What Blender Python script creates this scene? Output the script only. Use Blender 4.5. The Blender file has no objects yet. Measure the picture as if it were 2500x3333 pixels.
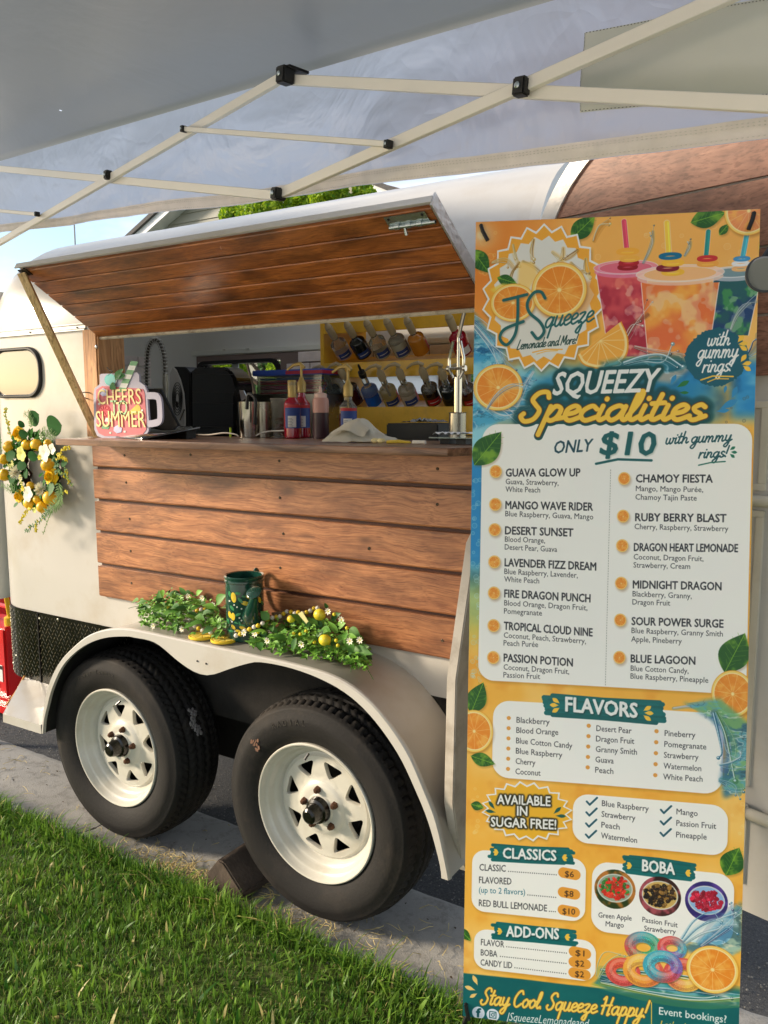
import bpy, bmesh, math, random
import numpy as np
from mathutils import Vector, Matrix, noise as mnoise
random.seed(7); RNG = np.random.default_rng(7)
scene = bpy.context.scene
COL = scene.collection
PI = math.pi

# ------------------------------------------------------------------ camera
W0, H0, FPX = 2500.0, 3333.0, 2629.89
YAW, PITCH, ROLL = 0.56510, 0.12400, -0.0019
CAM = Vector((1.6468, -1.9519, 1.4956))
_cy, _sy, _cp, _sp = math.cos(YAW), math.sin(YAW), math.cos(PITCH), math.sin(PITCH)
CF = Vector((-_sy*_cp, _cy*_cp, -_sp)); _r = Vector((_cy, _sy, 0)); _u = _r.cross(CF)
CR = math.cos(ROLL)*_r + math.sin(ROLL)*_u
CU = -math.sin(ROLL)*_r + math.cos(ROLL)*_u
cd = bpy.data.cameras.new('camera'); cam = bpy.data.objects.new('camera', cd); COL.objects.link(cam)
cd.sensor_fit = 'VERTICAL'; cd.sensor_height = 32.0; cd.lens = FPX/H0*32.0
cd.clip_start = 0.05; cd.clip_end = 500
cam.matrix_world = Matrix(((CR.x, CU.x, -CF.x, CAM.x), (CR.y, CU.y, -CF.y, CAM.y), (CR.z, CU.z, -CF.z, CAM.z), (0, 0, 0, 1)))
scene.camera = cam

# ------------------------------------------------------------------ world and sun
SUN_EL, SUN_AZ = math.radians(21), math.radians(240)      # azimuth measured clockwise from +y
world = bpy.data.worlds.new("World"); scene.world = world; world.use_nodes = True
nt = world.node_tree; nt.nodes.clear()
wo = nt.nodes.new('ShaderNodeOutputWorld'); bg = nt.nodes.new('ShaderNodeBackground')
sky = nt.nodes.new('ShaderNodeTexSky'); sky.sky_type = 'NISHITA'; sky.sun_disc = False
sky.sun_elevation = SUN_EL; sky.sun_rotation = SUN_AZ; sky.air_density = 1.0; sky.dust_density = 0.7; sky.ozone_density = 1.0
tc = nt.nodes.new('ShaderNodeTexCoord'); mp = nt.nodes.new('ShaderNodeMapping'); mp.inputs['Scale'].default_value = (1.0, 1.0, 2.6)
nz = nt.nodes.new('ShaderNodeTexNoise'); nz.inputs['Scale'].default_value = 3.2; nz.inputs['Detail'].default_value = 7; nz.inputs['Roughness'].default_value = 0.58
rp = nt.nodes.new('ShaderNodeValToRGB'); rp.color_ramp.elements[0].position = 0.38; rp.color_ramp.elements[1].position = 0.62
mx = nt.nodes.new('ShaderNodeMix'); mx.data_type = 'RGBA'
mx.inputs[7].default_value = (4.6, 4.7, 4.9, 1)          # sunlit cloud
nt.links.new(tc.outputs['Generated'], mp.inputs['Vector']); nt.links.new(mp.outputs[0], nz.inputs['Vector'])
nt.links.new(nz.outputs['Fac'], rp.inputs['Fac']); nt.links.new(rp.outputs['Color'], mx.inputs[0])
nt.links.new(sky.outputs['Color'], mx.inputs[6]); nt.links.new(mx.outputs[2], bg.inputs['Color'])
bg.inputs['Strength'].default_value = 0.084
nt.links.new(bg.outputs[0], wo.inputs['Surface'])
sd = bpy.data.lights.new('sun', 'SUN'); sun = bpy.data.objects.new('sun', sd); COL.objects.link(sun)
sd.energy = 1.95; sd.angle = math.radians(9); sd.color = (1.0, 0.84, 0.64)
_sd = Vector((math.sin(SUN_AZ)*math.cos(SUN_EL), math.cos(SUN_AZ)*math.cos(SUN_EL), math.sin(SUN_EL)))
sun.rotation_euler = _sd.to_track_quat('Z', 'Y').to_euler(); sun.location = _sd*20
scene.view_settings.view_transform = 'Standard'; scene.view_settings.look = 'None'
scene.view_settings.gamma = 1.0; scene.view_settings.use_curve_mapping = False
scene.view_settings.exposure = 1.65
scene.cycles.max_bounces = 8; scene.cycles.transparent_max_bounces = 16

# ------------------------------------------------------------------ pixel of the photo -> point in the place
def ray(x, y): return float((x-W0/2)/FPX)*CR + float((H0/2-y)/FPX)*CU + CF
def at(x, y, Y=0.0): d = ray(x, y); return CAM + d*((Y-CAM.y)/d.y)
def atz(x, y, Z=0.0): d = ray(x, y); return CAM + d*((Z-CAM.z)/d.z)
def atx(x, y, X=0.0): d = ray(x, y); return CAM + d*((X-CAM.x)/d.x)
def r4(x, y): return (250+x*.4521, 1000+y*.4521)
def r5(x, y): return (900+x*.3978, 1000+y*.3978)
def r6(x, y): return (x*.2486, 1250+y*.2486)
def r7(x, y): return (400+x*.5425, 1800+y*.5425)

# ------------------------------------------------------------------ materials
def srgb(c):
    c = c/255.0
    return c/12.92 if c <= .04045 else ((c+.055)/1.055)**2.4
def C3(r, g, b): return (srgb(r), srgb(g), srgb(b), 1)
MATS = {}
def newmat(name):
    m = bpy.data.materials.new(name); m.use_nodes = True
    n = m.node_tree.nodes; return m, m.node_tree, n['Principled BSDF']
def mat(name, col, rough=.5, metal=0.0, var=.12, vs=6.0, bump=0.0, bs=60.0, spec=.5, coat=0.0, trans=0.0, dirt=None, ior=1.45, alpha=1.0, sub=0.0, objvar=0.0):
    """principled with two octaves of colour variation, optional fine bump and a second 'dirt' colour in patches"""
    if name in MATS: return MATS[name]
    m, t, b = newmat(name); L = t.links.new; N = t.nodes.new
    b.inputs['Roughness'].default_value = rough; b.inputs['Metallic'].default_value = metal
    b.inputs['Specular IOR Level'].default_value = spec; b.inputs['Coat Weight'].default_value = coat
    b.inputs['Transmission Weight'].default_value = trans; b.inputs['IOR'].default_value = ior; b.inputs['Alpha'].default_value = alpha
    if sub: b.inputs['Subsurface Weight'].default_value = sub; b.inputs['Subsurface Scale'].default_value = .01
    c = N('ShaderNodeTexCoord'); oi = N('ShaderNodeObjectInfo')
    ad = N('ShaderNodeVectorMath'); ad.operation = 'ADD'; ml = N('ShaderNodeMath'); ml.operation = 'MULTIPLY'; ml.inputs[1].default_value = 13.0
    L(oi.outputs['Random'], ml.inputs[0]); L(c.outputs['Object'], ad.inputs[0]); L(ml.outputs[0], ad.inputs[1])
    n1 = N('ShaderNodeTexNoise'); n1.inputs['Scale'].default_value = vs; n1.inputs['Detail'].default_value = 6
    L(ad.outputs[0], n1.inputs['Vector'])
    r = N('ShaderNodeValToRGB'); r.color_ramp.elements[0].position = .3; r.color_ramp.elements[1].position = .7
    lo = tuple(x*(1-var) for x in col[:3])+(1,); hi = tuple(min(1, x*(1+var)) for x in col[:3])+(1,)
    r.color_ramp.elements[0].color = lo; r.color_ramp.elements[1].color = hi
    L(n1.outputs['Fac'], r.inputs['Fac']); out = r.outputs['Color']
    if dirt:
        dc, amt, ds = dirt
        n3 = N('ShaderNodeTexNoise'); n3.inputs['Scale'].default_value = ds; n3.inputs['Detail'].default_value = 9; n3.inputs['Roughness'].default_value = .68
        L(ad.outputs[0], n3.inputs['Vector'])
        r3 = N('ShaderNodeValToRGB'); r3.color_ramp.elements[0].position = .5; r3.color_ramp.elements[1].position = .75
        r3.color_ramp.elements[1].color = (amt, amt, amt, 1)
        L(n3.outputs['Fac'], r3.inputs['Fac'])
        mm = N('ShaderNodeMix'); mm.data_type = 'RGBA'; mm.inputs[7].default_value = dc
        L(r3.outputs['Color'], mm.inputs[0]); L(out, mm.inputs[6]); out = mm.outputs[2]
    if objvar:
        hs = N('ShaderNodeHueSaturation'); mr = N('ShaderNodeMapRange'); mr.inputs[3].default_value = 1-objvar; mr.inputs[4].default_value = 1+objvar
        L(oi.outputs['Random'], mr.inputs[0]); L(mr.outputs[0], hs.inputs['Value']); L(out, hs.inputs['Color']); out = hs.outputs[0]
    L(out, b.inputs['Base Color'])
    mr2 = N('ShaderNodeMapRange'); mr2.inputs[3].default_value = max(0, rough-.08); mr2.inputs[4].default_value = min(1, rough+.1)
    L(n1.outputs['Fac'], mr2.inputs[0]); L(mr2.outputs[0], b.inputs['Roughness'])
    if bump:
        n2 = N('ShaderNodeTexNoise'); n2.inputs['Scale'].default_value = bs; n2.inputs['Detail'].default_value = 5
        L(ad.outputs[0], n2.inputs['Vector'])
        bp = N('ShaderNodeBump'); bp.inputs['Strength'].default_value = bump; bp.inputs['Distance'].default_value = .004
        L(n2.outputs['Fac'], bp.inputs['Height']); L(bp.outputs[0], b.inputs['Normal'])
    MATS[name] = m; return m

def wood(name, light, dark, rough=.45, stain=None, axis=0, gscale=1.0, coat=.15, knots=True, objvar=.10, stain_amt=.8):
    if name in MATS: return MATS[name]
    m, t, b = newmat(name); L = t.links.new; N = t.nodes.new
    c = N('ShaderNodeTexCoord'); oi = N('ShaderNodeObjectInfo')
    ad = N('ShaderNodeVectorMath'); ad.operation = 'ADD'; ml = N('ShaderNodeMath'); ml.operation = 'MULTIPLY'; ml.inputs[1].default_value = 17.0
    L(oi.outputs['Random'], ml.inputs[0]); L(c.outputs['Object'], ad.inputs[0]); L(ml.outputs[0], ad.inputs[1])
    # warp, so that grain runs round the knots
    wn = N('ShaderNodeTexNoise'); wn.inputs['Scale'].default_value = 4.0; L(ad.outputs[0], wn.inputs['Vector'])
    wm = N('ShaderNodeVectorMath'); wm.operation = 'MULTIPLY_ADD'; wm.inputs[1].default_value = (.06, .06, .06)
    L(wn.outputs['Color'], wm.inputs[0]); L(ad.outputs[0], wm.inputs[2])
    sc = [26*gscale]*3; sc[axis] = 1.3*gscale
    mp = N('ShaderNodeMapping'); mp.inputs['Scale'].default_value = sc; L(wm.outputs[0], mp.inputs['Vector'])
    g = N('ShaderNodeTexNoise'); g.inputs['Scale'].default_value = 1.6; g.inputs['Detail'].default_value = 8; g.inputs['Roughness'].default_value = .62; g.inputs['Distortion'].default_value = .6
    L(mp.outputs[0], g.inputs['Vector'])
    r = N('ShaderNodeValToRGB'); r.color_ramp.elements[0].position = .34; r.color_ramp.elements[1].position = .62
    r.color_ramp.elements[0].color = dark; r.color_ramp.elements[1].color = light
    L(g.outputs['Fac'], r.inputs['Fac']); out = r.outputs['Color']
    sc3 = [110*gscale]*3; sc3[axis] = 2.6*gscale
    mp3 = N('ShaderNodeMapping'); mp3.inputs['Scale'].default_value = sc3; L(wm.outputs[0], mp3.inputs['Vector'])
    g3 = N('ShaderNodeTexNoise'); g3.inputs['Scale'].default_value = 1.5; g3.inputs['Detail'].default_value = 4; L(mp3.outputs[0], g3.inputs['Vector'])
    r3 = N('ShaderNodeValToRGB'); r3.color_ramp.elements[0].position = .36; r3.color_ramp.elements[0].color = (.52, .46, .42, 1); r3.color_ramp.elements[1].position = .50; r3.color_ramp.elements[1].color = (1, 1, 1, 1)
    L(g3.outputs['Fac'], r3.inputs['Fac']); m3 = N('ShaderNodeMix'); m3.data_type = 'RGBA'; m3.blend_type = 'MULTIPLY'; m3.inputs[0].default_value = .8
    L(out, m3.inputs[6]); L(r3.outputs['Color'], m3.inputs[7]); out = m3.outputs[2]
    if stain:
        sn = N('ShaderNodeTexNoise'); sn.inputs['Scale'].default_value = 1.0; sn.inputs['Detail'].default_value = 5; sn.inputs['Roughness'].default_value = .6
        sc2 = [13]*3; sc2[axis] = 4.5
        mp2 = N('ShaderNodeMapping'); mp2.inputs['Scale'].default_value = sc2; L(ad.outputs[0], mp2.inputs['Vector']); L(mp2.outputs[0], sn.inputs['Vector'])
        sr = N('ShaderNodeValToRGB'); sr.color_ramp.elements[0].position = .45; sr.color_ramp.elements[1].position = .72; sr.color_ramp.elements[1].color = (stain_amt,)*3+(1,)
        L(sn.outputs['Fac'], sr.inputs['Fac'])
        mm = N('ShaderNodeMix'); mm.data_type = 'RGBA'; mm.inputs[7].default_value = stain
        L(sr.outputs['Color'], mm.inputs[0]); L(out, mm.inputs[6]); out = mm.outputs[2]
    if knots:
        sk = [9]*3; sk[axis] = 3.6
        mk = N('ShaderNodeMapping'); mk.inputs['Scale'].default_value = sk; L(wm.outputs[0], mk.inputs['Vector'])
        vo = N('ShaderNodeTexVoronoi'); vo.inputs['Scale'].default_value = .95; L(mk.outputs[0], vo.inputs['Vector'])
        kr = N('ShaderNodeValToRGB'); kr.color_ramp.elements[0].position = .05; kr.color_ramp.elements[0].color = (.85,)*3+(1,); kr.color_ramp.elements[1].position = .15; kr.color_ramp.elements[1].color = (0, 0, 0, 1)
        L(vo.outputs['Distance'], kr.inputs['Fac'])
        mm = N('ShaderNodeMix'); mm.data_type = 'RGBA'; mm.inputs[7].default_value = tuple(x*.35 for x in dark[:3])+(1,)
        L(kr.outputs['Color'], mm.inputs[0]); L(out, mm.inputs[6]); out = mm.outputs[2]
    hs = N('ShaderNodeHueSaturation'); mr = N('ShaderNodeMapRange'); mr.inputs[3].default_value = 1-objvar; mr.inputs[4].default_value = 1+objvar
    L(oi.outputs['Random'], mr.inputs[0]); L(mr.outputs[0], hs.inputs['Value']); L(out, hs.inputs['Color'])
    L(hs.outputs[0], b.inputs['Base Color'])
    b.inputs['Roughness'].default_value = rough; b.inputs['Coat Weight'].default_value = coat; b.inputs['Coat Roughness'].default_value = .35
    bp = N('ShaderNodeBump'); bp.inputs['Strength'].default_value = .25; bp.inputs['Distance'].default_value = .002
    L(g.outputs['Fac'], bp.inputs['Height']); L(bp.outputs[0], b.inputs['Normal'])
    MATS[name] = m; return m

# ------------------------------------------------------------------ mesh builder
class MB:
    def __init__(s): s.v = []; s.f = []
    def add(s, vs, fs):
        o = len(s.v); s.v += [tuple(v) for v in vs]; s.f += [tuple(i+o for i in f) for f in fs]; return s
    def box(s, x0, x1, y0, y1, z0, z1):
        return s.add([(x, y, z) for z in (z0, z1) for y in (y0, y1) for x in (x0, x1)],
                     [(0, 2, 3, 1), (4, 5, 7, 6), (0, 1, 5, 4), (2, 6, 7, 3), (0, 4, 6, 2), (1, 3, 7, 5)])
    def obox(s, c, ax, ay, az, hx, hy, hz):
        c = Vector(c); ax, ay, az = (Vector(a).normalized() for a in (ax, ay, az))
        return s.add([c+ax*hx*i+ay*hy*j+az*hz*k for k in (-1, 1) for j in (-1, 1) for i in (-1, 1)],
                     [(0, 2, 3, 1), (4, 5, 7, 6), (0, 1, 5, 4), (2, 6, 7, 3), (0, 4, 6, 2), (1, 3, 7, 5)])
    def bar(s, a, b, n, w, d):
        """rectangular bar a-b, width w across, depth d along n"""
        a, b, n = Vector(a), Vector(b), Vector(n).normalized(); ax = (b-a); side = ax.cross(n).normalized()
        return s.obox((a+b)/2, ax, side, n, ax.length/2, w/2, d/2)
    def tube(s, pts, r, n=8, cap=True):
        pts = [Vector(p) for p in pts]; rings = []; up = None
        for i, p in enumerate(pts):
            t = (pts[min(i+1, len(pts)-1)]-pts[max(i-1, 0)]).normalized()
            if up is None: up = t.orthogonal().normalized()
            up = (up-t*up.dot(t)).normalized(); w = t.cross(up)
            rr = r[i] if isinstance(r, (list, tuple)) else r
            rings.append([p+up*rr*math.cos(2*PI*k/n)+w*rr*math.sin(2*PI*k/n) for k in range(n)])
        vs = [v for q in rings for v in q]; fs = []
        for i in range(len(pts)-1):
            for k in range(n): a = i*n+k; b = i*n+(k+1) % n; fs.append((a, b, b+n, a+n))
        if cap: fs += [tuple(range(n))[::-1], tuple((len(pts)-1)*n+k for k in range(n))]
        return s.add(vs, fs)
    def lathe(s, prof, o=(0, 0, 0), axis=(0, 0, 1), n=24, cap=True, ref=None):
        o = Vector(o); ax = Vector(axis).normalized(); u = Vector(ref) if ref else ax.orthogonal().normalized(); w = ax.cross(u)
        vs = [o+ax*h+(u*math.cos(2*PI*k/n)+w*math.sin(2*PI*k/n))*max(r, 1e-5) for r, h in prof for k in range(n)]; fs = []
        for i in range(len(prof)-1):
            for k in range(n): a = i*n+k; b = i*n+(k+1) % n; fs.append((a, b, b+n, a+n))
        if cap: fs += [tuple(range(n))[::-1], tuple((len(prof)-1)*n+k for k in range(n))]
        return s.add(vs, fs)
    def ball(s, c, r, n=10, m=7, sc=(1, 1, 1), axis=(0, 0, 1)):
        prof = [(r*math.sin(PI*i/m), -r*math.cos(PI*i/m)) for i in range(m+1)]
        o = len(s.v); s.lathe(prof, (0, 0, 0), axis, n, cap=False)
        for i in range(o, len(s.v)):
            v = s.v[i]; s.v[i] = (c[0]+v[0]*sc[0], c[1]+v[1]*sc[1], c[2]+v[2]*sc[2])
        return s
    def prism(s, pts, d):
        """closed 3d polygon pts extruded by vector d"""
        n = len(pts); d = Vector(d); p = [Vector(q) for q in pts]
        return s.add(p+[q+d for q in p], [tuple(range(n))[::-1], tuple(range(n, 2*n))]+[(i, (i+1) % n, n+(i+1) % n, n+i) for i in range(n)])
    def strip(s, A, B):
        n = len(A); return s.add(list(A)+list(B), [(i, i+1, n+i+1, n+i) for i in range(n-1)])
    def grid(s, fn, nu, nv):
        vs = [fn(i/nu, j/nv) for j in range(nv+1) for i in range(nu+1)]
        return s.add(vs, [(j*(nu+1)+i, j*(nu+1)+i+1, (j+1)*(nu+1)+i+1, (j+1)*(nu+1)+i) for j in range(nv) for i in range(nu)])
    def leaf(s, base, d, nrm, L, w, curl=.2, n=4, rnd=1.0, fold=.35):
        base, d, nrm = Vector(base), Vector(d).normalized(), Vector(nrm); side = d.cross(nrm)
        side = side.normalized() if side.length > 1e-6 else d.orthogonal().normalized(); nrm = side.cross(d).normalized()
        prof = [max(0, math.sin(PI*(i/n)**(.8 if rnd == 1 else 1)))**rnd for i in range(n+1)]; vs = []; fs = []
        for i in range(n+1):
            t = i/n; c = base+d*L*t-nrm*curl*L*t*t; ww = w/2*prof[i]+.0002
            vs += [c-side*ww+nrm*ww*fold, c, c+side*ww+nrm*ww*fold]
        for i in range(n): a = i*3; fs += [(a, a+1, a+4, a+3), (a+1, a+2, a+5, a+4)]
        return s.add(vs, fs)

ORG = {}
def mesh(name, mb, off=None):
    me = bpy.data.meshes.new(name)
    vs = mb.v if off is None else [(v[0]-off[0], v[1]-off[1], v[2]-off[2]) for v in mb.v]
    me.from_pydata(vs, [], mb.f); me.update(); return me
def finish(me, m, smooth, bevel, angle=40):
    if bevel:
        bm = bmesh.new(); bm.from_mesh(me); bm.normal_update()
        ed = [e for e in bm.edges if len(e.link_faces) == 2 and e.calc_face_angle(0) > .5]
        bmesh.ops.bevel(bm, geom=ed, offset=bevel, segments=2 if bevel > .002 else 1, affect='EDGES', clamp_overlap=True)
        bm.to_mesh(me); bm.free()
    for mm in (m if isinstance(m, (list, tuple)) else [m]): me.materials.append(mm)
    if smooth or bevel:
        me.polygons.foreach_set('use_smooth', [True]*len(me.polygons))
        if smooth != 'all':
            try: me.set_sharp_from_angle(angle=math.radians(angle))
            except Exception: pass
    me.update()
def build(name, mb, m, parent=None, smooth=False, bevel=0, **props):
    """link one mesh object; vertices of mb are given in world space"""
    if parent is not None: off = ORG[parent.name]
    elif mb.v:
        a = np.array(mb.v); off = Vector(((a[:, 0].min()+a[:, 0].max())/2, (a[:, 1].min()+a[:, 1].max())/2, a[:, 2].min()))
    else: off = Vector((0, 0, 0))
    me = mesh(name, mb, off); finish(me, m, smooth, bevel)
    o = bpy.data.objects.new(name, me); COL.objects.link(o)
    if parent is not None: o.parent = parent
    else: o.location = off
    ORG[o.name] = Vector(off)
    for k, v in props.items(): o[k] = v
    return o
def lbl(o, label, cat=None, group=None, kind=None):
    o['label'] = label
    if cat: o['category'] = cat
    if group: o['group'] = group
    if kind: o['kind'] = kind
    return o
def thing(name, loc, label, cat, group=None):
    o = bpy.data.objects.new(name, None); COL.objects.link(o); o.location = loc; o.empty_display_size = .1
    ORG[o.name] = Vector(loc); return lbl(o, label, cat, group)
def localthing(name, label, cat, group=None):
    """thing built at the origin, to be moved and turned afterwards"""
    return thing(name, (0, 0, 0), label, cat, group)
def kids(o): return [c for c in scene.objects if c.parent == o]
KIDS = {}
def dup(root, loc, rot=None, label=None):
    r = root.copy(); COL.objects.link(r); r.location = loc
    if rot is not None: r.rotation_euler = rot
    if label: r['label'] = label
    for c in [c for c in scene.objects if c.parent == root]:
        cc = c.copy(); COL.objects.link(cc); cc.parent = r
        for g in [g for g in scene.objects if g.parent == c]:
            gg = g.copy(); COL.objects.link(gg); gg.parent = cc
    return r
def textmb(s, size, o, right, up, depth=.001, align='CENTER', bold=0.0, shear=0.0):
    """flat lettering as a mesh: o is the baseline anchor, right/up span its plane"""
    cu = bpy.data.curves.new('t', 'FONT'); cu.body = s; cu.size = size; cu.align_x = align; cu.extrude = depth; cu.offset = bold; cu.shear = shear
    cu.resolution_u = 3
    ob = bpy.data.objects.new('t', cu); COL.objects.link(ob); bpy.context.view_layer.update()
    me = ob.evaluated_get(bpy.context.evaluated_depsgraph_get()).to_mesh()
    right, up = Vector(right).normalized(), Vector(up).normalized(); n = right.cross(up); o = Vector(o)
    mb = MB(); mb.add([o+right*v.co.x+up*v.co.y+n*v.co.z for v in me.vertices], [tuple(p.vertices) for p in me.polygons])
    bpy.data.objects.remove(ob); bpy.data.curves.remove(cu); return mb
def catmull(P, n=6, closed=False):
    P = [np.array(p, float) for p in P]
    if len(P) < 3: return [Vector(p) if len(p) == 3 else p for p in P]
    Q = [P[-1]]+P+[P[0], P[1]] if closed else [P[0]*2-P[1]]+P+[P[-1]*2-P[-2]]
    out = []
    for i in range(1, len(Q)-2):
        a, b, c, d = Q[i-1], Q[i], Q[i+1], Q[i+2]
        for k in range(n):
            t = k/n; out.append(.5*((2*b)+(c-a)*t+(2*a-5*b+4*c-d)*t*t+(-a+3*b-3*c+d)*t**3))
    if not closed: out.append(P[-1])
    return [Vector(p) if len(p) == 3 else p for p in out]
# ================================================================== SETTING
def ss(o, label=None, kind='structure'):
    o['kind'] = kind
    if label: o['label'] = label
    return o
M_asph = mat('asphalt', C3(66, 67, 70), .9, var=.25, vs=90, bump=1.0, bs=260, dirt=(C3(120, 118, 112), .7, 160))
M_conc = mat('concrete', C3(150, 148, 144), .88, var=.10, vs=5, bump=.5, bs=220, dirt=(C3(96, 92, 86), .75, 26))
M_soil = mat('soil', C3(78, 90, 40), .95, var=.4, vs=40, bump=1, bs=90)
b = MB(); b.add([(-60, -60, -.05), (60, -60, -.05), (60, 60, -.05), (-60, 60, -.05)], [(0, 1, 2, 3)])
ss(build('ground', b, M_soil), 'flat ground stretching away under the street')
rn = lambda a, bb: random.uniform(a, bb)
# road: gently uneven asphalt sheet with a crumbled edge along the concrete
def roadfn(u, v):
    x = -9+20*u; y = .108+(v**2.2)*9
    e = .012*mnoise.noise((x*9, 0, 3))+.007*mnoise.noise((x*31, 0, 7)) if v == 0 else 0
    return (x, y+e, -.012+.006*mnoise.noise((x*3, y*3, 0)) - (.03 if v == 0 else 0))
b = MB().grid(roadfn, 420, 30); ss(build('road', b, M_asph, smooth=True), 'dark asphalt road under the trailer')
# loose aggregate along the crumbled edge of the asphalt
b = MB()
for k in range(1500):
    x = rn(-2.2, 2.2); y = .125+abs(random.gauss(0, .12)); r = rn(.0015, .0042)
    b.ball((x, y, -.008), r, 5, 3, (1, rn(.6, 1), .7))
ss(build('gravel', b, mat('grit', C3(118, 116, 112), .8, var=.5, vs=200)), 'loose grit along the edge of the asphalt', 'stuff')
# pavement strip: separate slabs with tooled joints
pav = bpy.data.objects.new('pavement', None); COL.objects.link(pav); pav['kind'] = 'structure'; pav['label'] = 'pale concrete strip between lawn and asphalt'; ORG['pavement'] = Vector((0, 0, 0))
xs = [-6.9, -5.37, -3.84, -2.30, -.735, .82, 2.36, 3.9]
for i in range(len(xs)-1):
    x0, x1 = xs[i]+.003, xs[i+1]-.003
    def sl(u, v, x0=x0, x1=x1, i=i):
        x = x0+(x1-x0)*u; y = -.36+.475*v
        x += .10*(v-.5) if False else 0
        z = .002*mnoise.noise((x*2, y*4, 1)) - .012*max(0, 1-abs((y+.17)/.09)) - (.006 if v in (0, 1) or u in (0, 1) else 0)
        if v == 1: y += .006*mnoise.noise((x*22, 0, 0))
        return (x+.14*(y+.1), y, z)
    b = MB().grid(sl, 40, 24)
    n = len(b.v); A = [sl(u/40, 1) for u in range(41)]; Bq = [(p[0], p[1], p[2]-.08) for p in A]; b.strip(Bq, A)
    for uu in (0, 1):
        A = [sl(uu, v/24) for v in range(25)]; b.strip(A, [(p[0], p[1], p[2]-.06) for p in A])
    build('slab', b, M_conc, pav, smooth=True)
M_crack = mat('joint', C3(44, 42, 38), .95)
b = MB().box(-7, 4, -.36, .10, -.045, -.016); build('joint_filler', b, M_crack, pav)
# pale paving added unseen behind the viewer to bounce daylight
b = MB().grid(lambda u, v: (-9+20*u, -11+8.6*v, .020+.002*mnoise.noise((u*60, v*30, 0))), 30, 20); ss(build('added_driveway', b, mat('pale_concrete', C3(212, 206, 194), .9, var=.08, vs=3, bump=.3, bs=120), smooth=True), 'pale concrete paving added out of view to bounce daylight')
# lawn
def lawnfn(u, v):
    x = -7+11*u; y = -2.5+2.20*v
    return (x, y+(.008*mnoise.noise((x*8, 0, 0)) if v == 1 else 0), .012+.010*mnoise.noise((x*2.2, y*2.2, 5)) - (.03 if v == 1 else 0))
b = MB().grid(lawnfn, 160, 60); ss(build('lawn', b, M_soil, smooth=True), 'earth of the lawn beside the pavement')

def grassmesh(name, n, xr, yr, hmin, hmax, lean, seed, width=.0026, edge=None):
    g = np.random.default_rng(seed)
    x = g.uniform(*xr, n); y = g.uniform(*yr, n)
    if edge is not None: y = edge-np.abs(g.normal(0, .02, n))
    cl = .5+.5*np.sin(x*7.1+np.sin(y*5.3)*2)*np.cos(y*8.3+x*2.1)
    cl2 = .5+.5*np.sin(x*23+y*17+np.sin(y*31)*1.3)
    h = g.uniform(hmin, hmax, n)*(.75+.3*cl+.2*cl2)
    az = g.uniform(0, 2*PI, n); ln = np.abs(g.normal(0, lean, n))
    gx = .35*np.sin(x*3+y*2); dx = np.cos(az)*ln+gx*.35; dy = np.sin(az)*ln+.10
    sa = az+PI/2+g.normal(0, .5, n); w = width*g.uniform(.6, 1.35, n)
    sx, sy = np.cos(sa)*w, np.sin(sa)*w
    z0 = np.full(n, .006); P = []
    for t, ww in ((0, 1.), (.45, .85), (.8, .5)):
        cx = x+dx*h*t*t; cy = y+dy*h*t*t; cz = z0+h*t*(1-.25*t*ln)
        P += [np.stack([cx-sx*ww, cy-sy*ww, cz], 1), np.stack([cx+sx*ww, cy+sy*ww, cz], 1)]
    P.append(np.stack([x+dx*h, y+dy*h, z0+h*(1-.25*ln)], 1))
    V = np.stack(P, 1).reshape(-1, 3); k = (np.arange(n)*7)[:, None]
    q = np.concatenate([k+np.array([0, 1, 3, 2]), k+np.array([2, 3, 5, 4])], 1).reshape(-1, 4); t3 = k+np.array([4, 5, 6])
    me = bpy.data.meshes.new(name); nq, ntr = len(q), len(t3)
    me.vertices.add(len(V)); me.vertices.foreach_set('co', V.ravel())
    me.loops.add(nq*4+ntr*3); me.loops.foreach_set('vertex_index', np.concatenate([q.ravel(), t3.ravel()]))
    me.polygons.add(nq+ntr); me.polygons.foreach_set('loop_start', np.concatenate([np.arange(nq)*4, nq*4+np.arange(ntr)*3]))
    ca = me.attributes.new('tint', 'FLOAT', 'POINT'); ca.data.foreach_set('value', np.repeat(np.clip(g.normal(.45, .2, n)+.25*(cl-.5), 0, 1)*(g.uniform(0, 1, n) > .04)+(g.uniform(0, 1, n) <= .0), 7).astype(np.float32))
    cb = me.attributes.new('dry', 'FLOAT', 'POINT'); cb.data.foreach_set('value', np.repeat((g.uniform(0, 1, n) < .05*(.3+1.4*cl2)).astype(float), 7).astype(np.float32))
    me.update(); me.validate(); return me
def grassmat():
    m, t, bs_ = newmat('grass_blade'); L = t.links.new; N = t.nodes.new
    a = N('ShaderNodeAttribute'); a.attribute_name = 'tint'; d = N('ShaderNodeAttribute'); d.attribute_name = 'dry'
    r = N('ShaderNodeValToRGB'); r.color_ramp.elements[0].color = C3(54, 100, 30); r.color_ramp.elements[1].color = C3(142, 178, 66)
    L(a.outputs['Fac'], r.inputs['Fac'])
    mm = N('ShaderNodeMix'); mm.data_type = 'RGBA'; mm.inputs[7].default_value = C3(196, 182, 120)
    L(d.outputs['Fac'], mm.inputs[0]); L(r.outputs['Color'], mm.inputs[6]); L(mm.outputs[2], bs_.inputs['Base Color'])
    bs_.inputs['Roughness'].default_value = .45; bs_.inputs['Specular IOR Level'].default_value = .35
    tr = N('ShaderNodeBsdfTranslucent'); L(mm.outputs[2], tr.inputs['Color'])
    ms = N('ShaderNodeMixShader'); ms.inputs[0].default_value = .35
    L(bs_.outputs[0], ms.inputs[1]); L(tr.outputs[0], ms.inputs[2]); L(ms.outputs[0], t.nodes['Material Output'].inputs['Surface']); return m
M_grass = grassmat()
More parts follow.
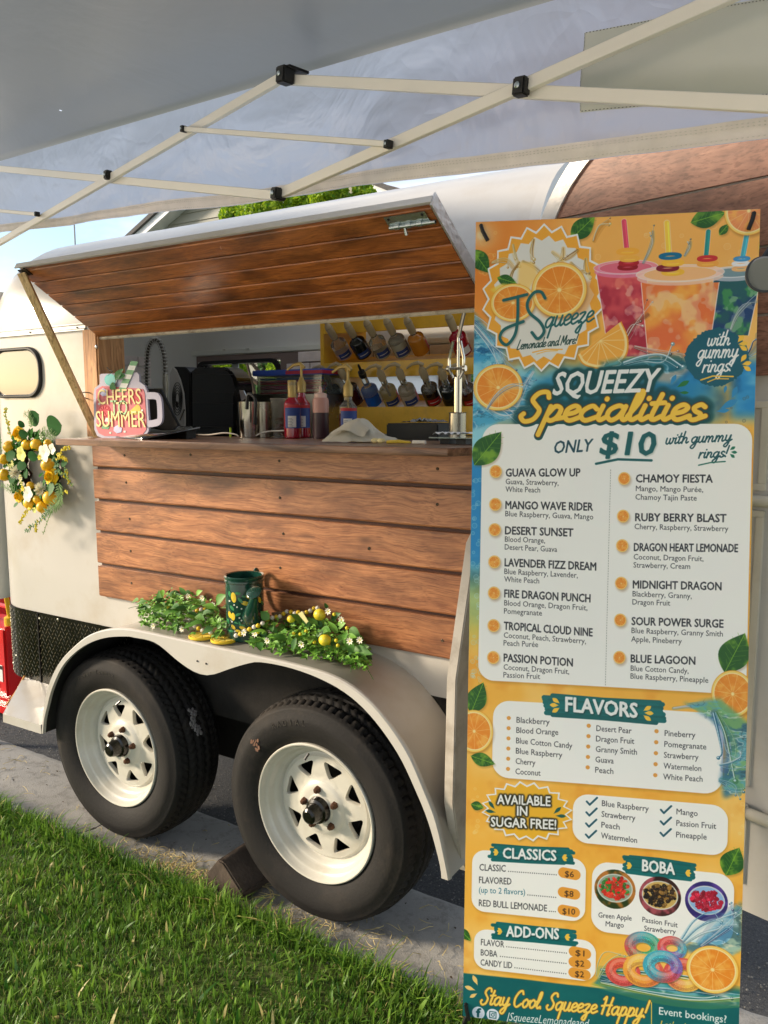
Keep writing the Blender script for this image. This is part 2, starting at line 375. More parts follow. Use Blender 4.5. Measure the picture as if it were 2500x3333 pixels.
me = grassmesh('grass', 170000, (-2.3, 1.5), (-1.75, -.31), .011, .031, .6, 3, width=.0017)
me.materials.append(M_grass); o = bpy.data.objects.new('grass', me); COL.objects.link(o); lbl(o, 'short green lawn grass growing up to the concrete strip', 'grass', kind='stuff')
me = grassmesh('grass_far', 30000, (-6.5, 3.5), (-2.45, -.31), .025, .055, .5, 5, width=.005)
me.materials.append(M_grass); o = bpy.data.objects.new('grass', me); COL.objects.link(o); lbl(o, 'short green lawn grass running on beyond the picture', 'grass', kind='stuff')
me = grassmesh('grass_edge', 9000, (-2.6, 1.7), (0, 0), .02, .07, .9, 9, edge=-.292)
me.materials.append(M_grass); o = bpy.data.objects.new('grass', me); COL.objects.link(o); lbl(o, 'longer ragged grass along the lawn edge', 'grass', kind='stuff')
# clippings on the concrete
b = MB()
def clip(x, y, L, r=.0011):
    a = rn(0, 2*PI); c = rn(-1.2, 1.2); p = [(x, y, .004)]
    for k in range(3): x += math.cos(a)*L/3; y += math.sin(a)*L/3; a += c*.5; p.append((x, y, .004+rn(0, .008)))
    b.tube(p, [r, r, r*.8, r*.3], 3, cap=False)
for k in range(900):
    q = random.random()
    if q < .45: x = random.gauss(-.22, .16); y = random.gauss(-.215, .035)
    elif q < .6: x = random.gauss(.35, .25); y = random.gauss(-.2, .05)
    elif q < .8: x = rn(-2, 1.5); y = rn(-.30, -.24)
    else: x = rn(-1.8, 1.3); y = rn(-.30, .1)
    if y > .1 or y < -.31: continue
    clip(x, y, rn(.012, .06))
for k in range(14): clip(*(atz(rn(870, 1010), rn(2905, 2965), 0).xy), rn(.05, .1), .0016)
o = build('grass_clippings', b, mat('dry_grass', C3(186, 168, 116), .8, var=.35, vs=30)); lbl(o, 'dry grass clippings scattered on the concrete strip', 'clippings', kind='stuff')
b = MB()
for k in range(60):
    x, y = rn(-1.9, 1.2), rn(-.30, .1); b.leaf((x, y, .004), (rn(-1, 1), rn(-1, 1), .1), (rn(-.3, .3), rn(-.3, .3), 1), rn(.006, .016), rn(.004, .008), .3, 3)
o = build('leaf_litter', b, mat('litter', C3(70, 56, 40), .8, var=.4, vs=50)); lbl(o, 'small dark leaf bits lying on the concrete', 'litter', kind='stuff')

# ================================================================== TRAILER
def frost():
    if 'frost' in MATS: return MATS['frost']
    m, t, bs_ = newmat('frosted_white'); tr = t.nodes.new('ShaderNodeBsdfTranslucent'); tr.inputs['Color'].default_value = (1.0, 1.0, 1.0, 1)
    ms = t.nodes.new('ShaderNodeMixShader'); ms.inputs[0].default_value = .92; bs_.inputs['Base Color'].default_value = (.85, .86, .88, 1)
    t.links.new(bs_.outputs[0], ms.inputs[1]); t.links.new(tr.outputs[0], ms.inputs[2]); t.links.new(ms.outputs[0], t.nodes['Material Output'].inputs['Surface']); MATS['frost'] = m; return m
TR = thing('horse_trailer', (-.4, .55, 0), 'cream horse trailer turned drinks stand with timber siding and lifted serving hatch', 'trailer')
M_cream = mat('cream_paint', C3(190, 186, 179), .32, var=.03, vs=2.5, coat=.35, bump=.04, bs=9, dirt=(C3(166, 150, 126), .5, 3.6))
M_creamin = mat('cream_interior', C3(224, 222, 214), .55, var=.04, vs=3)
M_blackp = mat('black_paint', C3(18, 18, 18), .5, var=.3, vs=9)
M_under = mat('underbody', C3(34, 31, 28), .9, var=.4, vs=12, bump=.6, bs=60)
YB, HW, RR, RC, XR, XN = 1.10, .55, .40, .30, .82, -1.35
prof = [(0, z) for z in (.69, .95, 1.395, 1.765, 1.80)]+[(RR*(1-math.cos(a)), 1.80+RR*math.sin(a)) for a in np.linspace(0, PI/2, 13)[1:]]+[(HW-.0005, 2.212)]
hx = [XR, .735, .3, -.3, -.793, -1.05, XN]; ADDED_VENTS = ((-1.05, -.25), (-.15, .65))  # roof vent openings added out of sight to let daylight inside
wb = [at(x, 1200, YB-.02).x for x in (652, 915)]; wz = (at(780, 1176, YB-.02).z-.17, at(780, 1176, YB-.02).z)
sb = [at(x, 1250, YB-.02).x for x in (1075, 1428)]; sz = (at(1250, 1283, YB-.02).z, at(1250, 1221, YB-.02).z)
wc2 = (.14, .74); hxb = sorted([XR, XN]+wb+sb+list(wc2)+[.65, -.15, -.25, -1.05], reverse=True)  # wc2: hidden far-wall window opening, added to brighten the interior
def shell(ins0, open_front=True):
    """swept wall and roof: along the near side, round the nose, back along the far side"""
    na = 10; cols = []
    for x in hx: cols.append(('f', x))
    for a in np.linspace(0, PI/2, na+1)[1:]: cols.append(('c', a, 0))
    for a in np.linspace(PI/2, 0, na+1): cols.append(('c', a, 1))
    for x in hxb[::-1][1:]: cols.append(('b', x))
    def P(c, i, z):
        i = max(i, 0)+ins0
        i = min(i, HW-.0005)
        if c[0] == 'f': return (max(c[1], XN-RC+i) if i > RC else c[1], i, z)
        if c[0] == 'b': return (max(c[1], XN-RC+i) if i > RC else c[1], YB-i, z)
        r = max(RC-i, 0); cx = XN if i <= RC else XN-RC+i; cy = RC if i <= RC else i
        x, y = cx-r*math.sin(c[1]), cy-r*math.cos(c[1]); return (x, y if c[2] == 0 else YB-y, z)
    zs_b = sorted(set([.69, 1.0, 1.38, 1.72, 1.80]+list(wz)+list(sz)))
    b = MB(); pr = prof
    for j in range(len(pr)-1):
        for k in range(len(cols)-1):
            c0, c1 = cols[k], cols[k+1]
            if c0[0] == 'f' and c1[0] == 'f' and abs(pr[j][1]-1.395) < 1e-6 and c0[1] <= .736 and c1[1] >= -.794: continue
            if j >= len(pr)-7 and c0[0] == c1[0] == 'b' and any(v0 < (c0[1]+c1[1])/2 < v1 for v0, v1 in ADDED_VENTS): continue
            side_b = (c0[0] == 'b' or (c0[0] == 'c' and c0[2] == 1 and abs(c0[1]) < 1e-9)) and c1[0] == 'b'
            if side_b and pr[j+1][1] <= 1.801: continue
            b.add([P(c0, *pr[j]), P(c1, *pr[j]), P(c1, *pr[j+1]), P(c0, *pr[j+1])], [(0, 3, 2, 1)])
    xb = hxb[::-1]
    for j in range(len(zs_b)-1):
        for k in range(len(xb)-1):
            z0, z1, x0, x1 = zs_b[j], zs_b[j+1], xb[k], xb[k+1]; mx_, mz = (x0+x1)/2, (z0+z1)/2
            if wb[0] < mx_ < wb[1] and wz[0] < mz < wz[1]: continue
            if sb[0] < mx_ < sb[1] and sz[0] < mz < sz[1]: continue
            if wc2[0] < mx_ < wc2[1] and 1.38 < mz < 1.72: continue
            y = YB-ins0; b.add([(x0, y, z0), (x1, y, z0), (x1, y, z1), (x0, y, z1)], [(0, 3, 2, 1)])
    return b
sh = shell(0)
def weldbuild(name, mb, m, parent, smooth=True):
    o = build(name, mb, m, parent); bm = bmesh.new(); bm.from_mesh(o.data)
    bmesh.ops.remove_doubles(bm, verts=bm.verts, dist=1e-4); bmesh.ops.dissolve_degenerate(bm, edges=bm.edges, dist=1e-5); bmesh.ops.recalc_face_normals(bm, faces=bm.faces)
    bm.to_mesh(o.data); bm.free()
    if smooth:
        o.data.polygons.foreach_set('use_smooth', [True]*len(o.data.polygons)); o.data.set_sharp_from_angle(angle=math.radians(32))
    return o
body = weldbuild('body', sh, M_cream, TR)
liner = weldbuild('interior_lining', shell(.025), M_creamin, TR)
for v0, v1 in ADDED_VENTS:
    build('added_vent_rim', MB().box(v0, v1, .552, .562, 2.19, 2.2115), M_cream, TR)
# edges between skin and lining round the serving opening, and the tail arch
b = MB(); X0, X1, Z0, Z1 = -.793, .735, 1.395, 1.765
b.box(X0-.001, X1+.001, .0015, .0235, Z1-.003, Z1); b.box(X0, X1, .0015, .0235, Z0, Z0+.003); b.box(X1-.003, X1, .0015, .0235, Z0+.003, Z1-.003)
build('opening_edge', b, M_cream, TR)
ar = [(i, z) for i, z in prof]
b = MB(); A = []; Bq = []
full = [(i, z) for i, z in prof]+[(YB-i, z) for i, z in prof[::-1]]
inn = [(max(i, 0)+.03 if i < HW-.01 else i, z-.03 if z > 2.19 else z-.03*max(0, (z-1.8)/.4)) for i, z in prof]; inn = inn+[(YB-i, z) for i, z in inn[::-1]]
for (y, z), (yi, zi) in zip(full, inn): A.append((XR, y, z)); Bq.append((XR, yi, zi))
A2 = [(p[0]+.03, p[1], p[2]) for p in A]; B2 = [(p[0]+.03, p[1], p[2]) for p in Bq]
b.strip(A, A2); b.strip(A2, B2); b.strip(B2, Bq); build('tail_arch', b, M_cream, TR, smooth=True)
# floor and chassis
b = MB().box(XN, XR, .02, YB-.02, .60, .69).box(XN-.25, XR, .18, .24, .50, .60).box(XN-.25, XR, .86, .92, .50, .60)
for x in (.2816, -.5853): b.box(x-.03, x+.03, -.04, 1.14, .30, .36); b.box(x-.035, x+.035, .15, .26, .33, .50); b.box(x-.035, x+.035, .84, .95, .33, .50)
b.box(-.98, .70, .16, .175, .22, .62); build('chassis', b, M_under, TR)
# wheel well back and dark inside of the skirt
b = MB().box(-.98, .74, .015, .03, .45, .69); build('wheel_well', b, M_under, TR)
# interior front partition
b = MB().box(-1.62, -1.60, .03, YB-.03, .69, 2.0); pw = build('front_partition', b, M_creamin, TR)
b = MB()
for z in (1.62, 1.50, 1.38): b.box(-1.6, -1.585, .05, .62, z, z+.09)
build('cabinet_front', b, mat('cabinet_white', C3(214, 210, 198), .4, var=.02), TR)

# ---- diamond plate skirt, following the nose
def skirtpt(s, z, off=.0):
    """s runs from the fender (x=-.93) forward; arc round the nose"""
    if s < (XN+.93)*-1: return Vector((-.93-s, -off, z)), Vector((0, -1, 0))
    a = (s-(-(XN+.93)))/RC; a = min(a, PI/2)
    n = Vector((-math.sin(a), -math.cos(a), 0)); return Vector((XN, RC, z))+n*(RC+off), n
M_dp = mat('black_diamond_plate', C3(40, 39, 36), .22, metal=.85, var=.3, vs=7, dirt=(C3(70, 66, 54), .5, 5))
SL = .42+RC*PI/2; b = MB()
zt, zb = .692, .392
b.grid(lambda u, v: tuple(skirtpt(u*SL-.0, zb+(zt-zb)*v-(.05*max(0, (u-.72)/.28)**2 if v == 1 else 0)+(.05*max(0, (u-.80)/.2)**2 if v == 0 else 0), .003)[0]), 40, 2)
b2 = MB().grid(lambda u, v: (-.93+.24*u, -.003, .55+(zt-.55)*v), 3, 2); b.add(b2.v, b2.f)
sk = build('kick_plate', b, M_dp, TR, smooth=True)
b = MB(); k = 0; du = .0205; dz = .0152
for r in range(0, 21):
    for c in range(0, 58):
        s = -.22+c*du+(du/2 if r % 2 else 0); z = zb+.008+r*dz
        if z > zt-.008 or s > SL-.02: continue
        if s > SL*.8 and (z < zb+.04 or z > zt-.03): continue
        if s < .0 and (z < .62): continue
        p, n = skirtpt(max(s, -1), z, .003)
        t = n.cross(Vector((0, 0, 1))).normalized(); sg = 1 if (r+c) % 2 else -1
        d = (t*.6+Vector((0, 0, .8))*sg).normalized(); w = d.cross(n).normalized(); Ln, Wn = .0092, .0017
        b.add([p-d*Ln, p-w*Wn, p+d*Ln, p+w*Wn, p-d*Ln*.45+n*.0018, p+d*Ln*.45+n*.0018], [(0, 1, 4), (1, 5, 4), (1, 2, 5), (2, 3, 5), (3, 4, 5), (3, 0, 4)])
o = build('diamond_lug', b, mat('worn_steel', C3(146, 140, 120), .28, metal=.95, var=.5, vs=20), TR); o['kind'] = 'stuff'
b = MB()
p, n = skirtpt(.30, .5); b.box(-1.2515, -1.2485, -.0075, -.003, zb+.005, zt-.005); build('plate_seam', b, mat('seam_black', C3(12, 12, 12), .6), TR)
for q in ((478/3.688, 1900+418/3.688), (697/3.688, 1900+428/3.688), (200/3.688, 1900+862/3.688), (165/3.688, 1900+952/3.688)):
    p = at(q[0], q[1], -.004); b = MB().lathe([(.005, 0), (.005, .002), (.002, .004)], p, (0, -1, 0), 8); build('screw', b, mat('bright_screw', C3(220, 214, 196), .3, metal=.9), TR)

# ---- tandem fender
FO = [(-.916, .335), (-.904, .39), (-.889, .447), (-.857, .53), (-.791, .618), (-.704, .69), (-.622, .742), (-.529, .775), (-.433, .791), (-.329, .794), (-.195, .793), (0, .792), (.124, .791), (.255, .790), (.386, .781), (.479, .752), (.555, .701), (.628, .622), (.675, .539), (.714, .458), (.742, .356), (.752, .31)]
FI = [(-.909, .335), (-.897, .39), (-.872, .45), (-.842, .515), (-.78, .605), (-.706, .669), (-.623, .718), (-.53, .752), (-.434, .770), (-.40, .772), (-.296, .770), (-.198, .727), (-.135, .706), (-.09, .702), (-.049, .710), (.025, .742), (.083, .765), (.137, .780), (.25, .782), (.364, .767), (.453, .738), (.53, .688), (.603, .612), (.652, .533), (.694, .45), (.727, .35), (.733, .31)]
FO = [tuple(p) for p in catmull(FO, 4)]; FI = [tuple(p) for p in catmull(FI, 4)]
def resample(P, n):
    P = np.array(P); d = np.r_[0, np.cumsum(np.hypot(*np.diff(P, axis=0).T))]; t = np.linspace(0, d[-1], n); return np.stack([np.interp(t, d, P[:, k]) for k in (0, 1)], 1)
YF = -.24
b = MB(); n = 90
# match by x so that the face stays untwisted
Or = resample(FO, n); fi = np.array(FI)
Ir = []
for i, (x, z) in enumerate(Or):
    if x < -.50: t = np.interp(z, [q[1] for q in FI if q[0] < -.49], [q[0] for q in FI if q[0] < -.49]) if z < .74 else None
    Ir.append(None)
so = np.r_[0, np.cumsum(np.hypot(*np.diff(Or, axis=0).T))]; so /= so[-1]
# key correspondences between outer and inner outline
ko = [0, .17, .30, .40, .62, .73, .85, 1]
Ir = resample(FI, n*6)
def nearest(o_, lo, hi):
    seg = Ir[lo:hi]; j = np.argmin(((seg-o_)**2*np.array([1.0, .25])).sum(1)); return lo+j
idx = []; lo = 0
for i in range(n):
    j = nearest(Or[i], lo, min(len(Ir), lo+60)) if i else 0
    lo = j; idx.append(j)
idx[-1] = len(Ir)-1
In = Ir[idx]
A = [(x, YF, z) for x, z in Or]; Bq = [(x, YF, z) for x, z in In]
b.strip(Bq, A)                                                   # outer face
b.strip([(x, YF+.012, z) for x, z in In], Bq)                    # turned edge
lip = [(x, YF, z) for x, z in Or]; rnd = []
for i in range(n):
    a0, a1 = Or[max(i-1, 0)], Or[min(i+1, n-1)]; t = a1-a0; t /= np.hypot(*t)+1e-9; rnd.append((-t[1], t[0]))
for d0, d1, y0, y1 in ((0, .004, YF, YF+.004), (.004, .005, YF+.004, YF+.012), (.005, .001, YF+.012, YF+.02), (.001, .0, YF+.02, .0)):
    b.strip([(Or[i][0]+rnd[i][0]*d0, y0, Or[i][1]+rnd[i][1]*d0) for i in range(n)], [(Or[i][0]+rnd[i][0]*d1, y1, Or[i][1]+rnd[i][1]*d1) for i in range(n)])
fen = weldbuild('fender', b, M_cream, TR)
b = MB(); b.strip([(Or[i][0]-rnd[i][0]*.004, YF+.012, Or[i][1]-rnd[i][1]*.004) for i in range(n)], [(Or[i][0]-rnd[i][0]*.004, .0, Or[i][1]-rnd[i][1]*.004) for i in range(n)])
build('fender_underside', b, M_under, TR, smooth=True)
for q in (r7(447, 648), r7(500, 664)):
    p = at(q[0], q[1], YF-.001); build('bolt_hole', MB().lathe([(.003, 0), (.003, .0015)], p, (0, -1, 0), 8), M_blackp, TR)
# splash step at the front foot of the fender
b = MB(); T0, T1 = (-1.373, -.003, .398), (-1.217+.30, -.003, .394); Q0, Q1 = (-1.15, YF, .361), (-.918, YF, .366)
b.add([T0, T1, Q1, Q0], [(3, 2, 1, 0)]); b.add([Q0, Q1, (Q1[0], YF, .332), (Q0[0]-.002, YF, .328)], [(0, 1, 2, 3)])
b.add([(Q0[0], YF+.006, .352), (Q1[0], YF+.006, .356), (Q1[0], YF+.006, .332), (Q0[0], YF+.006, .328)], [(3, 2, 1, 0)])
b.add([T0, Q0, (Q0[0]-.002, YF, .328), (T0[0], -.003, .37)], [(0, 1, 2, 3)])
weldbuild('splash_step', b, M_cream, TR, False)
# ---- rear corner guard plate
gp = [(-.003, 1.24), (-.10, 1.16), (-.20, .825), (-.21, .50), (-.165, .33), (-.12, .27), (-.003, .27)]
b = MB().prism([(.722, y, z) for y, z in gp], (.028, 0, 0)); build('corner_guard', b, mat('guard_paint', C3(196, 188, 176), .45, var=.05, vs=4, dirt=(C3(120, 100, 80), .6, 9)), TR, bevel=.003)

# ---- timber siding
M_plank = wood('siding_wood', C3(188, 128, 84), C3(142, 86, 52), .42, stain=C3(88, 50, 32), axis=0, gscale=2.0, coat=.15, objvar=.09, stain_amt=.85)
M_groove = mat('groove_stain', C3(70, 34, 18), .5, var=.3, vs=20)
zl = [1.383, 1.2916, 1.1732, 1.0553, .9327, .8119]
PL = TR
b = MB().box(-.838, .722, -.004, -.0005, .82, 1.37); build('siding_batten', b, M_groove, TR)
scr = {0: [(300+388*.2712, 1400+302*.2712), (1200+620*.3617, 1400+348*.3617)], 1: [(300+408*.2712, 1400+628*.2712), (1200+618*.3617, 1400+668*.3617)],
       2: [(300+450*.2712, 1400+1065*.2712), (1200+5*.3617, 1400+1062*.3617)], 3: [(300+462*.2712, 1400+1450*.2712)], 4: [(300+472*.2712, 1400+1835*.2712)]}
for k_, q_ in ((0, (909, 1500)), (1, (911, 1620)), (2, (922, 1737)), (2, (1201, 1786)), (3, (912, 1848)), (0, (620, 1480)), (4, (1440, 2085))): scr[k_].append(q_)
for i in range(5):
    z1, z0 = zl[i]-(.0055 if i else 0), zl[i+1]+(.0055 if i < 4 else 0); jx = rn(-.002, .002); t = .018+rn(-.0008, .0008)
    ch = .0045                                                    # chamfered long edges, square ends
    pp = [(-.001, z0), (-t+ch*.6, z0), (-t, z0+ch), (-t, z1-.0012), (-t+.001, z1), (-.001, z1)]
    b = MB(); nx = 24
    for k in range(nx):
        xa, xb2 = -.845+jx+(1.567)*k/nx, -.845+jx+(1.567)*(k+1)/nx
        for a_, b_ in zip(pp[:-1], pp[1:]): b.add([(xa, a_[0], a_[1]), (xb2, a_[0], a_[1]), (xb2, b_[0], b_[1]), (xa, b_[0], b_[1])], [(0, 1, 2, 3)])
    b.add([(-.845+jx, y, z) for y, z in pp], [tuple(range(6))]); b.add([(.722+jx, y, z) for y, z in pp], [tuple(range(6))[::-1]])
    o = build('plank', b, M_plank, TR)
    for q in scr[i]:
        p = at(q[0], q[1], -t); s = MB().lathe([(.0045, -.001), (.0045, .0012), (.0028, .0025), (.0012, .0012)], p, (0, -1, 0), 10); build('screw', s, mat('dull_screw', C3(96, 84, 70), .4, metal=.8), TR, smooth=True)
for q in ((978, 1530+60), (900, 1500), (1205, 1790), (920, 1850), (908, 1640), (1003, 1720)):
    pass
# ---- counter
M_ctr = wood('counter_wood', C3(158, 116, 86), C3(98, 66, 46), .34, stain=C3(74, 52, 40), axis=0, gscale=.9, coat=.35, knots=False, stain_amt=.6)
cL = atz(174, 1428, 1.405); cR = atz(1469.5, 1458, 1.405); yF = -.215
b = MB().prism([(cL.x, yF, 1.405), (cR.x, yF+.03, 1.405), (cR.x+.07, .02, 1.405), (.72, .023, 1.405), (.72, .27, 1.405), (-.778, .27, 1.405), (-.778, -.02, 1.405), (cL.x-.0, -.02, 1.405)], (0, 0, -.021))
o = build('counter', b, M_ctr, TR, bevel=.0015)
# ---- opening post, channel rail
M_cedar = wood('cedar_post', C3(206, 156, 104), C3(168, 112, 66), .6, axis=2, gscale=1.2, coat=0)
b = MB().box(-.868, -.797, -.020, -.001, 1.405, 1.789).box(-.7965, -.789, -.016, .10, 1.407, 1.765); po = build('opening_post', b, M_cedar, TR, bevel=.0012)
p = at(r4(140, 285)[0], r4(140, 285)[1], -.021); b = MB().ball(p, .0075, 10, 6, (1, .5, 1)); build('bolt', b, mat('zinc', C3(190, 190, 186), .3, metal=.9), po, smooth=True)
p = at(290, 1288, -.02); b = MB().tube([p+Vector((-.004, 0, -.012)), p+Vector((-.014, -.02, -.004)), p+Vector((-.012, -.03, .008)), p+Vector((.004, -.02, .012)), p+Vector((.006, 0, .01))], .002, 6); build('hook', b, mat('iron', C3(52, 46, 42), .4, metal=.7), TR, smooth=True)
M_alu = mat('aluminium', C3(176, 176, 176), .38, metal=.85, var=.08)
b = MB()
pts = [(x, 0) for x in (-.87, -1.0, -1.2, XN)]+[(XN-RC*math.sin(a), RC-RC*math.cos(a)) for a in np.linspace(0, PI/2, 9)[1:]]
for (o0, o1, z0, z1) in ((.001, .010, 1.790, 1.790), (.010, .010, 1.790, 1.794), (.010, .005, 1.794, 1.798), (.005, .005, 1.798, 1.808), (.005, .010, 1.808, 1.812), (.010, .010, 1.812, 1.815), (.010, .001, 1.815, 1.815)):
    def off(pt, d):
        x, y = pt
        if y == 0 and x > XN: return (x, -d)
        n_ = Vector((x-XN, y-RC, 0)).normalized(); return (x+n_.x*d, y+n_.y*d)
    b.strip([(*off(q, o0), z0) for q in pts], [(*off(q, o1), z1) for q in pts])
ra = weldbuild('rail', b, M_alu, TR)
for q in ((98, 1081), (251, 1066)):
    p = at(q[0], q[1], -.006); build('rivet', MB().lathe([(.003, 0), (.003, .002), (.001, .003)], p, (0, -1, 0), 8), M_blackp, ra)
# ---- side window with rubber frame
def rrect(x0, x1, z0, z1, r, n=6):
    P = []
    for cx, cz, a0 in ((x1-r, z1-r, 0), (x0+r, z1-r, PI/2), (x0+r, z0+r, PI), (x1-r, z0+r, 1.5*PI)):
        for k in range(n+1): a = a0+PI/2*k/n; P.append((cx+r*math.cos(a), cz+r*math.sin(a)))
    return P
wx1 = at(138, 1210, 0).x; wzt, wzb = at(40, 1133, 0).z, at(40, 1296, 0).z
R0 = rrect(-1.47, wx1, wzb, wzt, .075, 8)
b = MB(); n_ = len(R0)
cx_, cz_ = (-1.47+wx1)/2, (wzb+wzt)/2
prf = [(0, .001), (0, -.008), (.004, -.013), (.009, -.013), (.013, -.008), (.013, .001)]
def insetp(P, d): return [(x-(d if x > cx_ else -d), z-(d if z > cz_ else -d)) for x, z in P]
for (d0, y0), (d1, y1) in zip(prf[:-1], prf[1:]):
    A, B_ = insetp(R0, d0), insetp(R0, d1)
    for i in range(n_): j = (i+1) % n_; b.add([(A[i][0], y0, A[i][1]), (A[j][0], y0, A[j][1]), (B_[j][0], y1, B_[j][1]), (B_[i][0], y1, B_[i][1])], [(0, 1, 2, 3)])
wf = weldbuild('window_frame', b, mat('black_rubber', C3(26, 26, 28), .38, var=.1), TR)
g = insetp(R0, .012); b = MB().add([(x, -.002, z) for x, z in g], [tuple(range(n_))])
build('window_pane', b, mat('tinted_pane', C3(96, 92, 88), .2, var=.08, vs=3, coat=1.0), TR)
# ---- lifted hatch
hz, fy = 1.765, -.313
hR = at(1402, 673, fy); hx0, hx1 = -.793, .735; fz = 1.958
dH = Vector((0, fy, fz-hz)); LH = dH.length; dH.normalize(); nH = Vector((0, -dH.z, dH.y)); nH = nH if nH.z < 0 else -nH   # underside normal
H = bpy.data.objects.new('hatch', None); COL.objects.link(H); H.parent = TR; ORG['hatch'] = Vector(ORG['horse_trailer'])
H['label'] = 'serving hatch propped open, boarded underneath and cream on top'
M_hplank = wood('hatch_wood', C3(196, 118, 56), C3(154, 86, 40), .28, stain=C3(72, 38, 16), axis=0, gscale=1.8, coat=.3, objvar=.10, stain_amt=1.0)
O = Vector((0, -.001, hz+.004))
b = MB().obox(O+Vector(((hx0+hx1)/2, 0, 0))+dH*LH/2-nH*.006, (1, 0, 0), dH, nH, (hx1-hx0)/2+.003, LH/2+.003, .006); build('hatch_skin', b, M_cream, H, bevel=.002)
nb = 6; wbd = (LH-.012)/nb
for i in range(nb):
    s0, s1 = .004+i*wbd, .004+(i+1)*wbd-.0035; t = .012+rn(-.0006, .0006); cc = .0022
    pp = [(s0, 0), (s0, t-cc), (s0+cc, t), (s1-cc, t), (s1, t-cc), (s1, 0)]
    b = MB(); nx = 20
    for k in range(nx):
        xa, xb2 = hx0+.004+(hx1-hx0-.008)*k/nx, hx0+.004+(hx1-hx0-.008)*(k+1)/nx
        for a_, b_ in zip(pp[:-1], pp[1:]): b.add([O+Vector((xa, 0, 0))+dH*a_[0]+nH*a_[1], O+Vector((xb2, 0, 0))+dH*a_[0]+nH*a_[1], O+Vector((xb2, 0, 0))+dH*b_[0]+nH*b_[1], O+Vector((xa, 0, 0))+dH*b_[0]+nH*b_[1]], [(0, 3, 2, 1)])
    for x, rv in ((hx0+.004, 1), (hx1-.004, -1)): b.add([O+Vector((x, 0, 0))+dH*s+nH*u for s, u in pp], [tuple(range(len(pp)))[::rv]])
    build('plank', b, M_hplank, H)
b = MB().obox(O+Vector((hx1+.005, 0, 0))+dH*LH/2+nH*.0, (1, 0, 0), dH, nH, .0025, LH/2+.004, .018); build('side_trim', b, mat('crinkled_foil', C3(196, 192, 188), .3, metal=.6, bump=1.0, bs=60), H)
b = MB().obox(O+Vector(((hx0+hx1)/2, 0, 0))+dH*(-.003)+nH*.006, (1, 0, 0), dH, nH, (hx1-hx0)/2, .004, .010); build('hinge_strip', b, mat('chipped_white', C3(210, 200, 180), .6, var=.1, vs=20, dirt=(C3(110, 88, 66), .9, 30)), H)
b = MB().obox(O+Vector(((hx0+hx1)/2, 0, 0))+dH*(LH+.004)+nH*.001, (1, 0, 0), dH, nH, (hx1-hx0)/2+.003, .0018, .009); build('front_trim', b, M_cream, H)
# barrel bolt
M_zinc = mat('zinc_bright', C3(186, 196, 198), .22, metal=.95, var=.1, vs=30)
lp = at(1250+425*.2712, 600+395*.2712, fy+.03); lo_ = O+Vector((hx1-.075, 0, 0))+dH*(LH-.035)+nH*.0135
b = MB().obox(lo_+nH*.001, (1, 0, 0), dH, nH, .055, .020, .0012)
lat = build('latch', b, M_zinc, H)
b = MB()
for dx in (-.03, 0, .03): b.tube([lo_+Vector((dx-.006, 0, 0))-dH*.010+nH*.005, lo_+Vector((dx+.006, 0, 0))-dH*.010+nH*.005], .0075, 10)
b.tube([lo_+Vector((-.052, 0, 0))-dH*.010+nH*.006, lo_+Vector((.070, 0, 0))-dH*.010+nH*.006], .0048, 10)
b.tube([lo_+Vector((-.012, 0, 0))-dH*.010+nH*.006, lo_+Vector((-.012, 0, 0))-dH*.028+nH*.016], [.003, .0045], 8)
o = bpy.data.objects.new('bolt', mesh('bolt', b, ORG['hatch'])); finish(o.data, M_zinc, True, 0); COL.objects.link(o); o.parent = H
b = MB()
for dx, dd in ((-.045, .013), (.045, .013)): build('latch_screw', MB().lathe([(.0035, .002), (.0035, .0035), (.0015, .0045)], lo_+Vector((dx, 0, 0))+dH*dd, nH, 8), M_blackp, H)
# prop stick
M_prop = wood('prop_wood', C3(234, 204, 152), C3(212, 178, 124), .5, axis=2, gscale=1.0, coat=.1, knots=False)
pa = Vector((-.755, -.10, 1.406)); pb = O+Vector((hx0+.022, 0, 0))+dH*(LH-.012)+nH*.020
pa = at(320, 1412, -.03); pa.z = 1.406
ax = (pb-pa); b = MB().bar(pa, pb, Vector((.55, -.83, 0)), .026, .018); build('prop_stick', b, M_prop, TR, bevel=.0012)
b = MB().tube([pb-ax*.03, pb+nH*.0-ax*.0, O+Vector((hx0+.022, 0, 0))+dH*(LH-.012)], .004, 6).obox(O+Vector((hx0+.03, 0, 0))+dH*(LH-.016)+nH*.014, (1, 0, 0), dH, nH, .022, .014, .0015); build('prop_hinge', b, mat('dark_steel', C3(70, 66, 62), .35, metal=.8), TR)

# ---- open rear door, swung back towards the camera
th = math.radians(14.5); hin = Vector((.835, .030, 0)); dD = Vector((math.cos(th), -math.sin(th), 0)); nD = Vector((-math.sin(th), -math.cos(th), 0))   # faces camera
D = bpy.data.objects.new('rear_door', None); COL.objects.link(D); D.parent = TR; ORG['rear_door'] = Vector(ORG['horse_trailer'])
D['label'] = 'rear door swung open with dark boards above and cream panels below'
DWd = 1.04
def dtop(s): # arched top edge, the trailer's own section unrolled along the door
    i = min(s, 2*HW-s) if s < 2*HW else 0
    return 1.80+RR*math.sqrt(max(0, 1-((RR-i)/RR)**2)) if i < RR else 2.2
def dp(s, z, d=0): return hin+dD*s+nD*d+Vector((0, 0, z))
zsplit = at(2480, 1228, -.12).z
ns = 36; ss_ = [DWd*(k/ns)**1.6 for k in range(ns+1)]
b = MB(); A = [dp(s, dtop(s), 0) for s in ss_]; Bq = [dp(s, .40, 0) for s in ss_]
